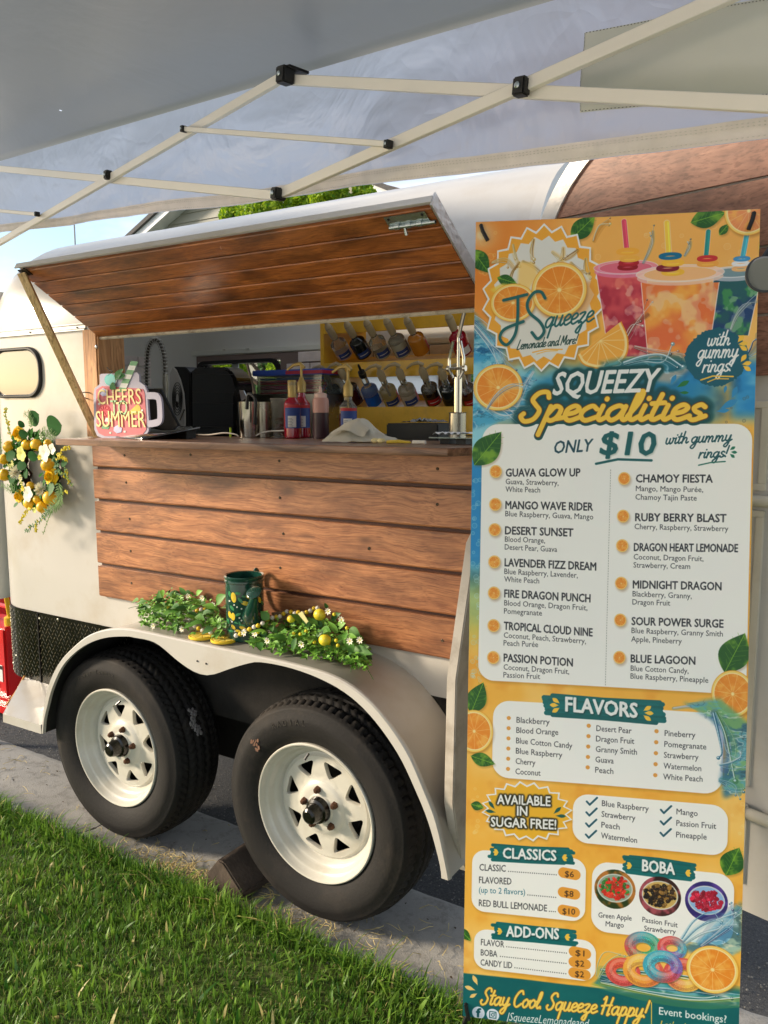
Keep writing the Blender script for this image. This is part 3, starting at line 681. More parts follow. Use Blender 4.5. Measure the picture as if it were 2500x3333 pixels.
b.strip(Bq, A); b.strip([p-nD*.035 for p in A], [p-nD*.035 for p in Bq]); b.strip(A, [p-nD*.035 for p in A]); b.add([A[0], Bq[0], Bq[0]-nD*.035, A[0]-nD*.035], [(0, 1, 2, 3)])
build('door_panel', b, M_cream, D)
M_dplank = wood('door_wood', C3(164, 116, 92), C3(130, 88, 68), .5, stain=C3(84, 56, 44), axis=0, gscale=1.4, coat=.05, objvar=.08)
zz = zsplit; k = 0; hts = []
za = [zsplit, zsplit+.125, zsplit+.26, zsplit+.395, zsplit+.53, 2.2]
for k in range(5):
    z0, z1 = za[k]+.003, za[k+1]-.003
    smin = lambda z: max(.045, (RR-math.sqrt(max(0, RR*RR-(min(max(z, 1.80), 2.199)-1.80)**2)))+.045)
    L_ = []
    for j in range(9):
        z = z0+(z1-z0)*j/8
        if z > 2.165: break
        L_.append((smin(z), z))
    if len(L_) < 2: continue
    b = MB(); A = [dp(s, z, .010) for s, z in L_]; Bq = [dp(DWd-.03, z, .010) for s, z in L_]
    n2 = 12
    for j in range(len(L_)-1):
        for q in range(n2):
            f = lambda P0, P1, t: P0.lerp(P1, t); b.add([f(A[j], Bq[j], q/n2), f(A[j], Bq[j], (q+1)/n2), f(A[j+1], Bq[j+1], (q+1)/n2), f(A[j+1], Bq[j+1], q/n2)], [(0, 1, 2, 3)])
    for P0, P1 in ((A[0], Bq[0]), (A[-1], Bq[-1])): b.add([P0, P1, P1-nD*.009, P0-nD*.009], [(0, 1, 2, 3)])
    b.strip(A, [p-nD*.009 for p in A])
    build('plank', b, M_dplank, D)
# arch trim
A = [dp(s, dtop(s), 0) for s in ss_]
rim = [(0, 1.3, )]
b = MB(); outer = [(0.0, z) for z in (1.0, 1.4, 1.8)]+[(s, dtop(s)) for s in ss_[1:]]
cen = (HW, 1.6)
inner = [(s+.040*(1 if z < 1.81 else max(0, (RR-s)/RR)), z-.040*(0 if z < 1.81 else min(1, (z-1.8)/RR))) for s, z in outer]
b.strip([dp(s, z, .016) for s, z in inner], [dp(s, z, .016) for s, z in outer]); b.strip([dp(s, z, .016) for s, z in outer], [dp(s, z, 0) for s, z in outer]); b.strip([dp(s, z, 0.0) for s, z in inner], [dp(s, z, .016) for s, z in inner])
weldbuild('arch_trim', b, mat('foil_trim', C3(206, 202, 196), .3, metal=.3, bump=.3, bs=20), D)
# cream lower mouldings
M_dc = mat('door_cream', C3(198, 190, 172), .4, var=.04, vs=4, dirt=(C3(150, 136, 112), .4, 6))
def zpix(y): return at(2480, y, -.11).z
for zt_, zb_ in ((zpix(1306), zpix(1595)), (zpix(1660), zpix(2560)), (zpix(2640), zpix(2880))):
    b = MB(); s0, s1 = .10, DWd*.585
    for (sa, sb_, za_, zb2) in ((s0, s1, zt_-.014, zt_), (s0, s1, zb_, zb_+.014), (s1-.016, s1, zb_+.014, zt_-.014), (s0, s0+.014, zb_+.014, zt_-.014)):
        b.obox(dp((sa+sb_)/2, (za_+zb2)/2, .003), dD, nD, (0, 0, 1), abs(sb_-sa)/2, .004, abs(zb2-za_)/2)
    build('door_moulding', b, M_dc, D, bevel=.001)
b = MB().tube([dp(.05, zpix(1628), .010), dp(DWd-.02, zpix(1628), .010)], .012, 10); build('door_rib', b, M_dc, D, smooth=True)
b = MB().tube([dp(.3, zpix(2625), .022), dp(.585, zpix(2632), .022)], .014, 10).tube([dp(.585, zpix(2632), .022), dp(.61, zpix(2634), .022)], .019, 10).tube([dp(.612, zpix(2634), .022), dp(.72, zpix(2640), .022)], .013, 10)
build('hinge_bar', b, M_dc, D, smooth=True)
b = MB().lathe([(.0195, -.004), (.0195, .004)], dp(.598, zpix(2633), .022), dD, 10, cap=False); build('rust_ring', b, mat('rust', C3(110, 66, 40), .85, var=.4, vs=60, bump=.5), D)
b = MB().obox(dp(.545, (zpix(2660)+zpix(2870))/2, .0035), dD, nD, (0, 0, 1), .028, .002, (zpix(2660)-zpix(2870))/2); build('vent_slot', b, M_blackp, D)
# ================================================================== WHEELS
M_tyre = mat('tyre_rubber', C3(33, 31, 30), .72, var=.16, vs=7, bump=.25, bs=120, dirt=(C3(70, 62, 54), .55, 5), spec=.3)
M_rim = mat('white_rim', C3(198, 194, 182), .3, var=.03, vs=5, coat=.4, dirt=(C3(150, 132, 104), .35, 9))
M_hub = mat('greasy_black', C3(22, 20, 18), .22, var=.3, vs=20)
M_nut = mat('rusty_nut', C3(84, 54, 36), .6, metal=.4, var=.4, vs=60, bump=.5, bs=200)
def tyre_mesh(tread):
    na = 288; R = .336
    P = [(.196, .028), (.212, .010), (.222, .002), (.245, -.008), (.272, -.014), (.286, -.0125), (.290, -.0105), (.300, -.0075), (.309, -.0035), (.3125, -.003), (.316, .002), (.322, .010)]
    ntr = 26
    yy = np.linspace(.018, .172, ntr); tr = [(R-.012*abs((y-.095)/.077)**3.2, y) for y in yy]
    Q = P+tr+[(r, .19-y) for r, y in P[::-1]]
    b = MB(); vs = []
    for i, (r, y) in enumerate(Q):
        for k in range(na):
            a = 2*PI*k/na; rr = r
            if len(P) <= i < len(P)+ntr:
                u = (y-.018)/.154; ph = a*72/ (2*PI)
                zig = .022*math.sin(ph*2*PI if tread == 0 else ph*PI)
                g = min(abs(u-c+zig*(1 if tread == 0 else .6)) for c in (.16, .39, .61, .84))
                d = .010*(1-min(1, (g/.034)**2)) if g < .034 else 0
                lat = abs(((ph*(1.0)+(.9 if tread == 0 else .15)*math.sin(u*9)) % 1)-.5)
                if (u < .22 or u > .78) and lat < .15: d = max(d, .008)
                elif lat < .09: d = max(d, .0045)
                rr = r-d
            elif False: rr = r
            vs.append((rr*math.cos(a), y, rr*math.sin(a)))
    fs = []
    for i in range(len(Q)-1):
        for k in range(na): a = i*na+k; c = i*na+(k+1) % na; fs.append((a, a+na, c+na, c))
    b.add(vs, fs); return b
def rim_parts(t, y0=0.0):
    # barrel: deep dish with steps; y grows inwards
    pr = [(.203, .028), (.2095, .012), (.2095, .004), (.2065, .001), (.203, .002), (.199, .008), (.196, .018), (.190, .022), (.186, .026), (.183, .040), (.176, .046), (.170, .050), (.167, .060), (.164, .064), (.158, .062), (.153, .056)]
    build_l('rim', MB().lathe([(r, y) for r, y in pr], (0, 0, 0), (0, 1, 0), 96, cap=False), M_rim, t, 40)
    # disc with eight windows
    b = MB(); ns = 8; q = 8
    def disc_y(r): return .056-.006*math.sin(min(1, max(0, (r-.06)/.09))*PI)-(.010 if r < .075 else .010*max(0, 1-(r-.075)/.014))
    for s in range(ns):
        a0 = 2*PI*s/ns+.12; da = 2*PI/ns; n = 10
        out = [(.153, a0+da*k/n) for k in range(n+1)]+[(.153+(.082-.153)*k/n, a0+da) for k in range(1, n)]+[(.082, a0+da-da*k/n) for k in range(n+1)]+[(.082+(.153-.082)*k/n, a0) for k in range(1, n)]
        O2 = [(r*math.cos(a), r*math.sin(a)) for r, a in out]; m = len(O2)
        # rounded triangle window: base outwards
        am = a0+da/2; tri = [(.1435, am-.275), (.1435, am+.275), (.089, am)]
        T = [np.array((r*math.cos(a), r*math.sin(a))) for r, a in tri]
        c = sum(T)/3; loop = []
        for i in range(3):
            A_, B_, C_ = T[i-1], T[i], T[(i+1) % 3]
            p0 = B_+(A_-B_)*.22; p1 = B_+(C_-B_)*.22
            for k in range(6): u = k/5; loop.append((1-u)**2*p0+2*u*(1-u)*B_+u*u*p1)
        lo = np.array(loop); ang = np.unwrap(np.arctan2(lo[:, 1]-c[1], lo[:, 0]-c[0])); 
        ao = np.arctan2(np.array(O2)[:, 1]-c[1], np.array(O2)[:, 0]-c[0])
        Lp = []
        la = np.mod(ang, 2*PI); order = np.argsort(la); la = la[order]; ls = lo[order]
        for a in np.mod(ao, 2*PI):
            xi = np.interp(a, np.r_[la[-1]-2*PI, la, la[0]+2*PI], np.r_[ls[-1, 0], ls[:, 0], ls[0, 0]]); yi = np.interp(a, np.r_[la[-1]-2*PI, la, la[0]+2*PI], np.r_[ls[-1, 1], ls[:, 1], ls[0, 1]]); Lp.append((xi, yi))
        Y = lambda p: disc_y(math.hypot(*p))
        mid = [((o[0]+i_[0])/2, (o[1]+i_[1])/2) for o, i_ in zip(O2, Lp)]
        vs = [(p[0], Y(p), p[1]) for p in O2]+[(p[0], Y(p), p[1]) for p in mid]+[(p[0], Y(p), p[1]) for p in Lp]+[(p[0]*1.0+(c[0]-p[0])*.05, Y(p)+.003, p[1]+(c[1]-p[1])*.05) for p in Lp]+[(p[0]+(c[0]-p[0])*.06, Y(p)+.014, p[1]+(c[1]-p[1])*.06) for p in Lp]
        fs = [(l*m+k, l*m+(k+1) % m, (l+1)*m+(k+1) % m, (l+1)*m+k) for l in range(4) for k in range(m)]
        b.add(vs, fs)
    b.lathe([(.082, disc_y(.082)), (.078, disc_y(.078)), (.072, .040), (.060, .039), (.046, .038), (.042, .034), (.034, .034)], (0, 0, 0), (0, 1, 0), 48, cap=False)
    build_l('wheel_disc', b, M_rim, t, 35)
    # deep inside: brake drum and back of the barrel
    build_l('brake_drum', MB().lathe([(.165, .066), (.165, .17), (.11, .17), (.11, .10), (0.02, .10)], (0, 0, 0), (0, 1, 0), 40, cap=False), M_under, t, 30)
    build_l('hub_cap', MB().lathe([(.040, .040), (.039, .024), (.036, .016), (.029, .012), (.027, -.004), (.024, -.012), (.023, -.018), (.016, -.023), (0, -.024)], (0, 0, 0), (0, 1, 0), 28, cap=False), M_hub, t, 30)
    for k in range(5):
        a = 2*PI*k/5+.45; c = (.0585*math.cos(a), .038, .0585*math.sin(a))
        b = MB().lathe([(.0115, .004), (.0118, -.003), (.0095, -.006)], c, (0, 1, 0), 6).lathe([(.0095, -.006), (.009, -.012), (.005, -.016)], c, (0, 1, 0), 6)
        build_l('lug_nut', b, M_nut, t, 30)
def build_l(name, b, m, parent, ang=40):
    me = mesh(name, b); finish(me, m, True, 0, ang); o = bpy.data.objects.new(name, me); COL.objects.link(o); o.parent = parent; return o
wheels = []
for i, (xc, zc) in enumerate(((.2816, .335), (-.5853, .335))):
    w = bpy.data.objects.new('wheel', None); COL.objects.link(w); w.parent = TR
    w.location = Vector((xc, -.19, zc))-ORG['horse_trailer']; ORG[w.name] = Vector((0, 0, 0)); wheels.append(w)
    w['label'] = ('rear wheel with ribbed tyre and raised lettering' if i == 0 else 'front wheel with zigzag tread and a grey tar mark')
    w.rotation_euler = (0, .3 if i else .0, 0)
    b = tyre_mesh(1-i); build_l('tyre', b, M_tyre, w, 50)
    rim_parts(w)
w = wheels[0]
# raised lettering on the rear tyre and the front tyre
def arc_text(s, R, a0, da, size, par, m):
    mb = MB()
    for k, ch in enumerate(s):
        if ch == ' ': continue
        a = a0-da*k; rad = Vector((math.cos(a), 0, math.sin(a))); tan = Vector((math.sin(a), 0, -math.cos(a)))
        t = textmb(ch, size, rad*R+Vector((0, -.0135, 0)), tan, rad, .0012); mb.add(t.v, t.f)
    build_l('tyre_lettering', mb, m, par, 30)
M_let = mat('lettering_rubber', C3(52, 48, 44), .5, var=.1)
arc_text('RADIAL', .268, math.radians(118), .085, .024, w, M_let)
arc_text('Power Towmax', .268, math.radians(140), .062, .020, wheels[1], M_let)
# tar scuff on the front tyre's tread: sits just proud of the tread
b = MB()
for k in range(26):
    t = k/25; a = math.radians(30-14*t)-.3*0; y = .085+.01*math.sin(t*9)
    for q in range(3):
        aa = a+rn(-.012, .012); yy = y+rn(-.012, .012); r_ = .3375
        b.ball((r_*math.cos(aa), yy, r_*math.sin(aa)), rn(.002, .006), 5, 4, (1, 1.2, 1.4))
o = build_l('tar_mark', b, mat('tar_grey', C3(120, 116, 116), .9, var=.2, vs=40, bump=.8), wheels[1]); o.rotation_euler = (0, -.3-0.0, 0)
b = MB(); 
for k in range(14):
    a = math.radians(140+rn(-5, 5)); r_ = .262+rn(-.018, .018); b.ball((r_*math.cos(a), -.0135, r_*math.sin(a)), rn(.002, .005), 5, 3, (1, .15, 1.6))
build_l('mud_stain', b, mat('mud', C3(112, 82, 66), .9, var=.3, vs=60), w)
# valve stems
for w_ in wheels: build_l('valve_stem', MB().tube([(-.02, .012, .175), (-.028, .004, .158)], .004, 8), M_hub, w_)

# ---- wheel chock
CH = thing('wheel_chock', (-.02, -.10, 0), 'dark weathered wooden wedge chocking the rear tyre on the concrete', 'chock')
q0, q1, q2 = atz(683, 2850, .002), atz(881, 2922, .002), None
b = MB(); yc0, yc1 = -.235, -.10
pf = [(-.115, .002), (.045, .002), (.045, .03), (-.034, .108), (-.058, .110), (-.115, .04)]
pf2 = [(x, z) for x, z in pf]
b.prism([(x-.0, yc0, z) for x, z in pf2], (0, yc1-yc0, 0)); build('wedge', b, mat('old_wood', C3(80, 68, 58), .9, var=.3, vs=14, bump=1.0, bs=50, dirt=(C3(52, 42, 34), .8, 10)), CH, bevel=.005)

# ================================================================== INTERIOR FITTINGS
TRo = TR
M_brick = mat('whitewashed_brick', C3(236, 224, 218), .8, var=.08, vs=20, bump=.6, bs=70, objvar=.05)
M_mort = mat('mortar', C3(140, 122, 114), .9)
yw = YB-.027
bw = bpy.data.objects.new('brick_wall', None); COL.objects.link(bw); bw.parent = TR; ORG['brick_wall'] = Vector(ORG['horse_trailer']); bw['label'] = 'whitewashed brick lining along the back wall'
zbt = at(800, 1153, yw).z; rowh = .052; bl = .140
b = MB()
for (x0, x1, z0, z1) in ((-1.58, wb[0]-.005, .95, zbt), (wb[1]+.005, sb[0]-.005, .95, zbt), (wb[0]-.005, wb[1]+.005, wz[1]+.004, zbt), (wb[0]-.005, wb[1]+.005, .95, wz[0]-.004), (sb[0]-.005, .13, .95, sz[0]-.003), (sb[0]-.005, sb[1]+.005, sz[1]+.003, zbt), (sb[1]+.005, .13, sz[0]-.003, zbt)):
    if z1 > z0: b.box(x0, x1, yw-.003, yw, z0, z1)
build('mortar_bed', b, M_mort, bw)
bricks = []; r = 0; z = zbt-.003
base = None
def hit(x0, x1, z0, z1, X, Z): return x0 < X[1] and x1 > X[0] and z0 < Z[1] and z1 > Z[0]
while z > 1.15 and len(bricks) < 260:
    x = -1.58-(bl/2 if r % 2 else 0)
    while x < .1:
        x0, x1, z1_, z0_ = max(x, -1.58)+.003, x+bl-.003, z, z-rowh+.006
        if x1-x0 > .02 and not hit(x0, x1, z0_, z1_, (wb[0]-.012, wb[1]+.012), (wz[0]-.01, wz[1]+.01)) and not hit(x0, x1, z0_, z1_, (sb[0]-.005, sb[1]+.005), (sz[0], sz[1])):
            bb = MB().box(x0, x1, yw-.010-rn(0, .0015), yw-.0035, z0_, z1_); bricks.append(build('brick', bb, M_brick, bw, bevel=.0015))
        x += bl
    z -= rowh; r += 1
# brick on the front partition
for r in range(8):
    z1_ = zbt-.003-r*rowh
    for k in range(9):
        y0 = .30+k*bl*.8-(bl*.4 if r % 2 else 0); y1 = min(y0+bl*.8-.006, 1.06); y0 = max(y0, .36)
        if y1-y0 > .02: build('brick', MB().box(-1.5975, -1.588, y0, y1, z1_-rowh+.006, z1_), M_brick, bw, bevel=.0015)
# upper white boards
zu = zbt+.004; M_board = mat('white_boards', C3(226, 226, 214), .55, var=.05, vs=3)
for k in range(3):
    a0, a1 = zu+.0+k*.105, zu+(k+1)*.105-.005
    b = MB().box(-1.57, .12, yw-.010, yw-.001, a0, min(a1, 1.80)) if a0 < 1.79 else None
    if b: build('wall_board', b, M_board, TR, bevel=.001)
b = MB().box(-1.05, -1.035, yw-.022, yw-.011, zu+.02, 1.80).box(-1.20, -1.192, yw-.022, yw-.011, zu+.02, 1.80); build('conduit', b, mat('conduit_white', C3(190, 184, 170), .5), TR)
# window frame in the back wall
R0 = rrect(wb[0], wb[1], wz[0], wz[1], .05, 6); cx_, cz_ = sum(wb)/2, sum(wz)/2; b = MB()
for (d0, y0), (d1, y1) in zip([(-.006, yw), (-.006, yw-.018), (.010, yw-.018), (.010, yw+.05)][:-1], [(-.006, yw-.018), (.010, yw-.018), (.010, yw+.05)]):
    A, B_ = insetp(R0, d0), insetp(R0, d1)
    for i in range(len(R0)): j = (i+1) % len(R0); b.add([(A[i][0], y0, A[i][1]), (A[j][0], y0, A[j][1]), (B_[j][0], y1, B_[j][1]), (B_[i][0], y1, B_[i][1])], [(0, 1, 2, 3)])
bf = weldbuild('back_window_frame', b, MATS['black_rubber'], TR)
M_glass = mat('clear_glass', C3(235, 240, 238), .03, var=0, trans=1.0, ior=1.05)
build('pane', MB().add([(x, yw+.01, z) for x, z in insetp(R0, .009)], [tuple(range(len(R0)))]), M_glass, bf)
b = MB().box(cx_-.055, cx_-.012, yw+.012, yw+.02, wz[0], wz[1]); build('mullion', b, mat('mullion_white', C3(220, 222, 220), .4), bf)
b = MB().box(sb[0], sb[1], yw+.006, yw+.009, sz[0], sz[1]); build('slot_window', b, frost(), TR)

# inner worktop behind the counter
WTZ = 1.335
b = MB().box(-1.3, .55, .33, 1.05, WTZ-.03, WTZ); build('worktop', b, mat('worktop_dark', C3(60, 50, 44), .4), TR, bevel=.002)
b = MB().box(-1.3, .55, .36, 1.03, .70, WTZ-.03); build('base_cabinet', b, MATS['cabinet_white'], TR)

# ---- yellow bottle rack (its own thing, stands on the worktop)
RK = thing('bottle_rack', (-.1, .9, WTZ), 'yellow painted wooden rack with slanted tiers holding syrup bottles', 'rack')
M_yel = mat('yellow_paint', C3(236, 184, 50), .4, var=.06, vs=4, coat=.2, dirt=(C3(150, 108, 30), .4, 7))
yR = .74; xL = at(1043, 1250, yR).x; xRr = .55
zof = lambda y, Y=yR: at(1250, y, Y).z
b = MB().box(xL, xL+.018, yR, 1.055, WTZ, 1.90); build('side_panel', b, M_yel, RK, bevel=.002)
b = MB().box(xRr, xRr+.018, yR, 1.055, WTZ, 1.90); build('side_panel', b, M_yel, RK, bevel=.002)
def slope(name, zf, zbk, yf, yb, m=M_yel):
    b = MB().prism([(xL+.019, yf, zf), (xL+.019, yb, zbk), (xL+.019, yb, zbk-.012), (xL+.019, yf, zf-.012)], (xRr-xL-.02, 0, 0)); build(name, b, m, RK, bevel=.001)
def fascia(z1, z0, y=yR): b = MB().box(xL+.019, xRr-.001, y, y+.012, z0, z1); build('fascia', b, M_yel, RK, bevel=.001)
zA, zB_ = zof(1180), zof(1329)
slope('tier', zA, zA+.045, yR+.013, 1.02); fascia(zA+.006, zof(1226))
slope('tier', zB_, zB_+.035, yR+.013, 1.02); fascia(zB_+.006, zof(1412))
fascia(zof(1076), zof(1010)); slope('top_shelf', zof(1040), zof(1040)+.02, yR+.013, 1.02)
build('back_slat', MB().box(xL+.019, xRr-.001, 1.02, 1.03, zB_-.05, zB_+.055), M_yel, RK)

# ---- syrup bottles
def glassmat(name, col, rough=.05, trans=.9): return mat(name, col, rough, var=.02, trans=trans, ior=1.35)
M_gclr = glassmat('bottle_glass', C3(226, 226, 214))
M_pumpg = mat('pump_gold', C3(176, 148, 84), .38, metal=.25, var=.08)
M_pumpt = mat('pump_taupe', C3(172, 154, 120), .5, var=.08)
M_white_l = mat('label_white', C3(214, 210, 204), .6, var=.05, vs=30)
def liquid(name, col): return mat('syrup_'+name, col, .08, var=.12, vs=14, coat=.6)
LQ = dict(pink=liquid('pink', C3(196, 160, 150)), black=liquid('black', C3(24, 28, 26)), clear=liquid('clear', C3(168, 164, 146)), orange=liquid('orange', C3(190, 120, 34)), red=liquid('red', C3(150, 14, 40)),
          darkred=liquid('darkred', C3(70, 12, 18)), blue=liquid('blue', C3(16, 96, 196)), yellow=liquid('yellow', C3(206, 176, 90)), cream=liquid('cream', C3(200, 182, 160)), brown=liquid('brown', C3(46, 26, 22)))
LB = dict(blue=mat('label_blue', C3(36, 62, 128), .5, var=.12, vs=30), red=mat('label_red', C3(176, 34, 36), .5, var=.1, vs=30), white=M_white_l, dark=mat('label_dark', C3(60, 34, 34), .5, var=.2, vs=30), pinkred=mat('label_rose', C3(206, 92, 88), .5, var=.1, vs=30))
def band(R, h0, h1, a0, a1, n=14, t=.0008):
    b = MB(); A = [((R+t)*math.cos(a0+(a1-a0)*k/n), (R+t)*math.sin(a0+(a1-a0)*k/n)) for k in range(n+1)]
    b.strip([(x, y, h0) for x, y in A], [(x, y, h1) for x, y in A]); return b
def syrup(name, base, top, liq, lab, lab2, fill, label, pump='pump', plen=.045, group='syrup bottles slanted in the yellow rack', spoutdir=(-1, -.3, 0), R=.033, neck_m=None, seed=0, back=None, L=None):
    base, top = Vector(base), Vector(top); ax = (top-base); Lb = L or ax.length; ax.normalize()
    t = thing(name, base, label, 'bottle', group); t.rotation_mode = 'QUATERNION'
    # roll so that local -y faces the camera
    view = (CAM-base).normalized(); yv = -(view-ax*view.dot(ax)).normalized(); xv = yv.cross(ax)
    t.rotation_quaternion = Matrix((xv, yv, ax)).transposed().to_quaternion()
    slim = group.startswith('syrup')
    if slim: Lb *= 1.10
    bh = Lb*.42 if slim else (Lb*.50 if Lb > .24 else Lb*.56); sh_ = bh+Lb*.14; nk = Lb*(.84 if slim else .86)
    lo = build_l
    curve = [(0, .001), (R-.004, 0), (R, .004), (R, bh)]+[(R+(.013-R)*(.5-.5*math.cos(PI*k/6)), bh+(sh_-bh)*k/6) for k in range(1, 7)]+[(.0125, nk), (.015, nk+.002), (.015, nk+.012), (.011, nk+.014)]
    fh = bh*fill if fill <= 1 else (nk*.9 if fill > 1.1 else sh_*.97)
    rs_, hs_ = zip(*curve); rf = float(np.interp(fh, hs_, rs_))
    lowp = [c_ for c_ in curve if c_[1] < fh]+[(rf, fh)]; upp = [(rf, fh)]+[c_ for c_ in curve if c_[1] > fh]
    lo('syrup', MB().lathe(lowp+[(0, fh+.0004)], (0, 0, 0), (0, 0, 1), 24, cap=False), liq, t, 30)
    lo('bottle_glass', MB().lathe(upp, (0, 0, 0), (0, 0, 1), 24, cap=False), M_gclr, t, 30)
    if lab: lo('label', band(R, bh*.14, bh*.52, -2.35, -.70), lab, t)
    if lab: lo('label_text', band(R, bh*.30, bh*.34, -2.1, -1.0, t=.0013), M_white_l, t)
    if lab2: lo('side_label', band(R, bh*.10, bh*.80, -.62, .75), lab2, t)
    nm = neck_m or M_pumpt
    if pump == 'pump':
        lo('collar', MB().lathe([(.0135, nk-.02), (.0155, nk-.018), (.0155, nk+.014), (.010, nk+.022), (.007, nk+.032)], (0, 0, 0), (0, 0, 1), 14), nm, t)
        sd_ = Vector(spoutdir).normalized(); sl = Matrix((xv, yv, ax)) @ sd_; sl.z = 0; sl = sl.normalized() if sl.length > .01 else Vector((-1, 0, 0))
        z1 = nk+plen
        lo('pump_head', MB().tube([(0, 0, nk+.03), (0, 0, z1)], .0045, 8).tube([Vector((0, 0, z1-.006))-sl*.012, Vector((0, 0, z1+.008))+sl*.004, Vector((0, 0, z1+.004))+sl*.03, Vector((0, 0, z1-.012))+sl*.055], [.006, .0075, .0055, .004], 8), nm, t)
        lo('dip_tube', MB().tube([(0, 0, .01), (0, 0, nk)], .003, 6), nm, t)
    elif pump == 'collar':
        lo('collar', MB().lathe([(.0125, nk-.045), (.0145, nk-.04), (.0155, nk+.008), (.012, nk+.022), (.006, nk+.028), (.0045, nk+.06)], (0, 0, 0), (0, 0, 1), 14), nm, t)
    elif pump == 'pourer':
        lo('pourer', MB().lathe([(.014, nk-.012), (.016, nk), (.014, nk+.016), (.006, nk+.02), (.0045, nk+.045), (.003, nk+.05)], (0, 0, 0), (0, 0, 1), 12), M_blackp, t)
    elif pump == 'cap':
        lo('neck_foil', MB().lathe([(.0135, nk-.055), (.0145, nk-.05), (.0150, nk+.016), (.013, nk+.019), (0, nk+.0192)], (0, 0, 0), (0, 0, 1), 16, cap=False), M_pumpg, t)
    return t
row = [((565, 400), (425, 165), 'pink', 'blue', None, .45, 'nearly empty syrup bottle with blue label at the left end of the upper tier'),
       ((722, 392), (582, 150), 'black', 'blue', 'dark', 1.2, 'full black syrup bottle with blue label on the upper tier'),
       ((882, 390), (742, 135), 'clear', 'blue', None, .35, 'clear syrup bottle with dark blue label in the middle of the upper tier'),
       ((1040, 380), (905, 120), 'clear', 'blue', 'dark', .9, 'greenish clear syrup bottle right of the middle of the upper tier'),
       ((1192, 362), (1072, 115), 'orange', None, 'red', 1.1, 'amber syrup bottle with red side label on the upper tier'),
       ((1535, 372), (1410, 80), 'red', 'white', None, 1.2, 'cherry red syrup bottle at the right end of the upper tier')]
for i, (p0, p1, lq, l1, l2, fl, lab) in enumerate(row):
    syrup('syrup_bottle', at(*r5(*p0), .80), at(*r5(*p1), .69), LQ[lq], LB.get(l1), LB.get(l2), fl, lab, pump='collar')
row = [((500, 782), (388, 545), 'black', 'dark', 'white', 1.0, 'dark syrup bottle at the left end of the lower tier', 'pump'),
       ((655, 775), (530, 525), 'darkred', None, 'white', 1.0, 'dark red syrup bottle with white label behind the clear pump bottle', 'pump'),
       ((805, 782), (695, 530), 'blue', None, 'white', .72, 'bright blue syrup bottle with black pourer on the lower tier', 'pourer'),
       ((952, 780), (850, 540), 'yellow', 'blue', 'pinkred', .6, 'pale yellow syrup bottle with red side label on the lower tier', 'pump'),
       ((1105, 775), (1005, 530), 'cream', 'blue', 'pinkred', .78, 'cream syrup bottle with rose side label on the lower tier', 'pump'),
       ((1292, 772), (1195, 520), 'brown', 'red', None, .9, 'brown syrup bottle with a small red label on the lower tier', 'pump'),
       ((1440, 775), (1350, 530), 'black', None, 'white', 1.1, 'black syrup bottle behind the steel press on the lower tier', 'pump'),
       ((1590, 770), (1500, 540), 'darkred', 'red', 'red', 1.0, 'red labelled syrup bottle at the right end of the lower tier', 'pump')]
for i, (p0, p1, lq, l1, l2, fl, lab, pm) in enumerate(row):
    syrup('syrup_bottle', at(*r5(*p0), .80), at(*r5(*p1), .69), LQ[lq], LB.get(l1), LB.get(l2), fl, lab, pump=pm)

# ---- upright bottles on the counter
CZ = 1.405
def on_counter(px, py): p = atz(px, py, CZ); p.y = min(p.y, .22); return p
def upright(px, pyb, pyt, Y, **k):
    base = at(px, pyb, Y); base.z = CZ+.0005; top = at(px, pyt, Y); top = Vector((base.x, base.y, top.z)); return base, top
def bigbottle(px, pyb, pyt, Y, liq, fill, label, pump):
    base, top = upright(px, pyb, pyt, Y)
    t = syrup('syrup_bottle', base, top, LQ[liq], None, None, fill, label, pump=pump, group='tall bottles standing on the counter', R=.029, neck_m=M_pumpg, spoutdir=(-1, -.2, 0), plen=.07)
    Lb = (top-base).length; bh = Lb*.50 if Lb > .24 else Lb*.56; R = .029; lo = build_l
    lo('label', band(R, bh*.30, bh*.90, -2.5, -.4), LB['blue'], t); lo('label_top', band(R, bh*.90, bh*.99, -2.5, -.4, t=.001), LB['red'], t)
    lo('nutrition_label', band(R, bh*.33, bh*.66, -2.1, -1.15, t=.0014), M_white_l, t)
    b = MB()
    for q in range(6): bb = band(R, bh*(.36+.045*q), bh*(.375+.045*q), -2.05, -1.5-.1*(q % 2), t=.0019); b.add(bb.v, bb.f)
    lo('label_text', b, mat('print_grey', C3(90, 90, 100), .6), t); return t
yb1 = .20
bigbottle(953, 1425, 1228, yb1, 'red', 1.15, 'red syrup bottle with gold foil neck and no pump on the counter', 'cap')
bigbottle(984, 1418, 1232, yb1+.07, 'red', 1.15, 'red syrup bottle with gold pump standing behind the foil necked bottle', 'pump')
bigbottle(1134, 1427, 1245, yb1, 'darkred', .82, 'part empty clear syrup bottle with gold pump beside the folded cloth', 'pump')
# squeeze bottle
p = at(1045, 1425, .22); SQ = thing('squeeze_bottle', (p.x, .22, CZ), 'pink topped squeeze bottle half full of dark syrup', 'squeeze bottle')
ht = at(1045, 1257, .22).z-CZ
build_l('bottle_body', MB().lathe([(.001, .001), (.026, .001), (.027, .006), (.027, ht*.5)], (0, 0, 0), (0, 0, 1), 22, cap=False), mat('dark_syrup_plastic', C3(58, 34, 40), .35, var=.1), SQ)
build_l('empty_part', MB().lathe([(.027, ht*.5), (.0272, ht*.72), (.025, ht*.77), (.019, ht*.79)], (0, 0, 0), (0, 0, 1), 22, cap=False), mat('pink_plastic', C3(190, 140, 126), .4, var=.05), SQ)
build_l('nozzle', MB().lathe([(.021, ht*.77), (.021, ht*.86), (.006, ht*.88), (.004, ht*.99), (.001, ht)], (0, 0, 0), (0, 0, 1), 18), mat('nozzle_pink', C3(214, 178, 164), .45), SQ)
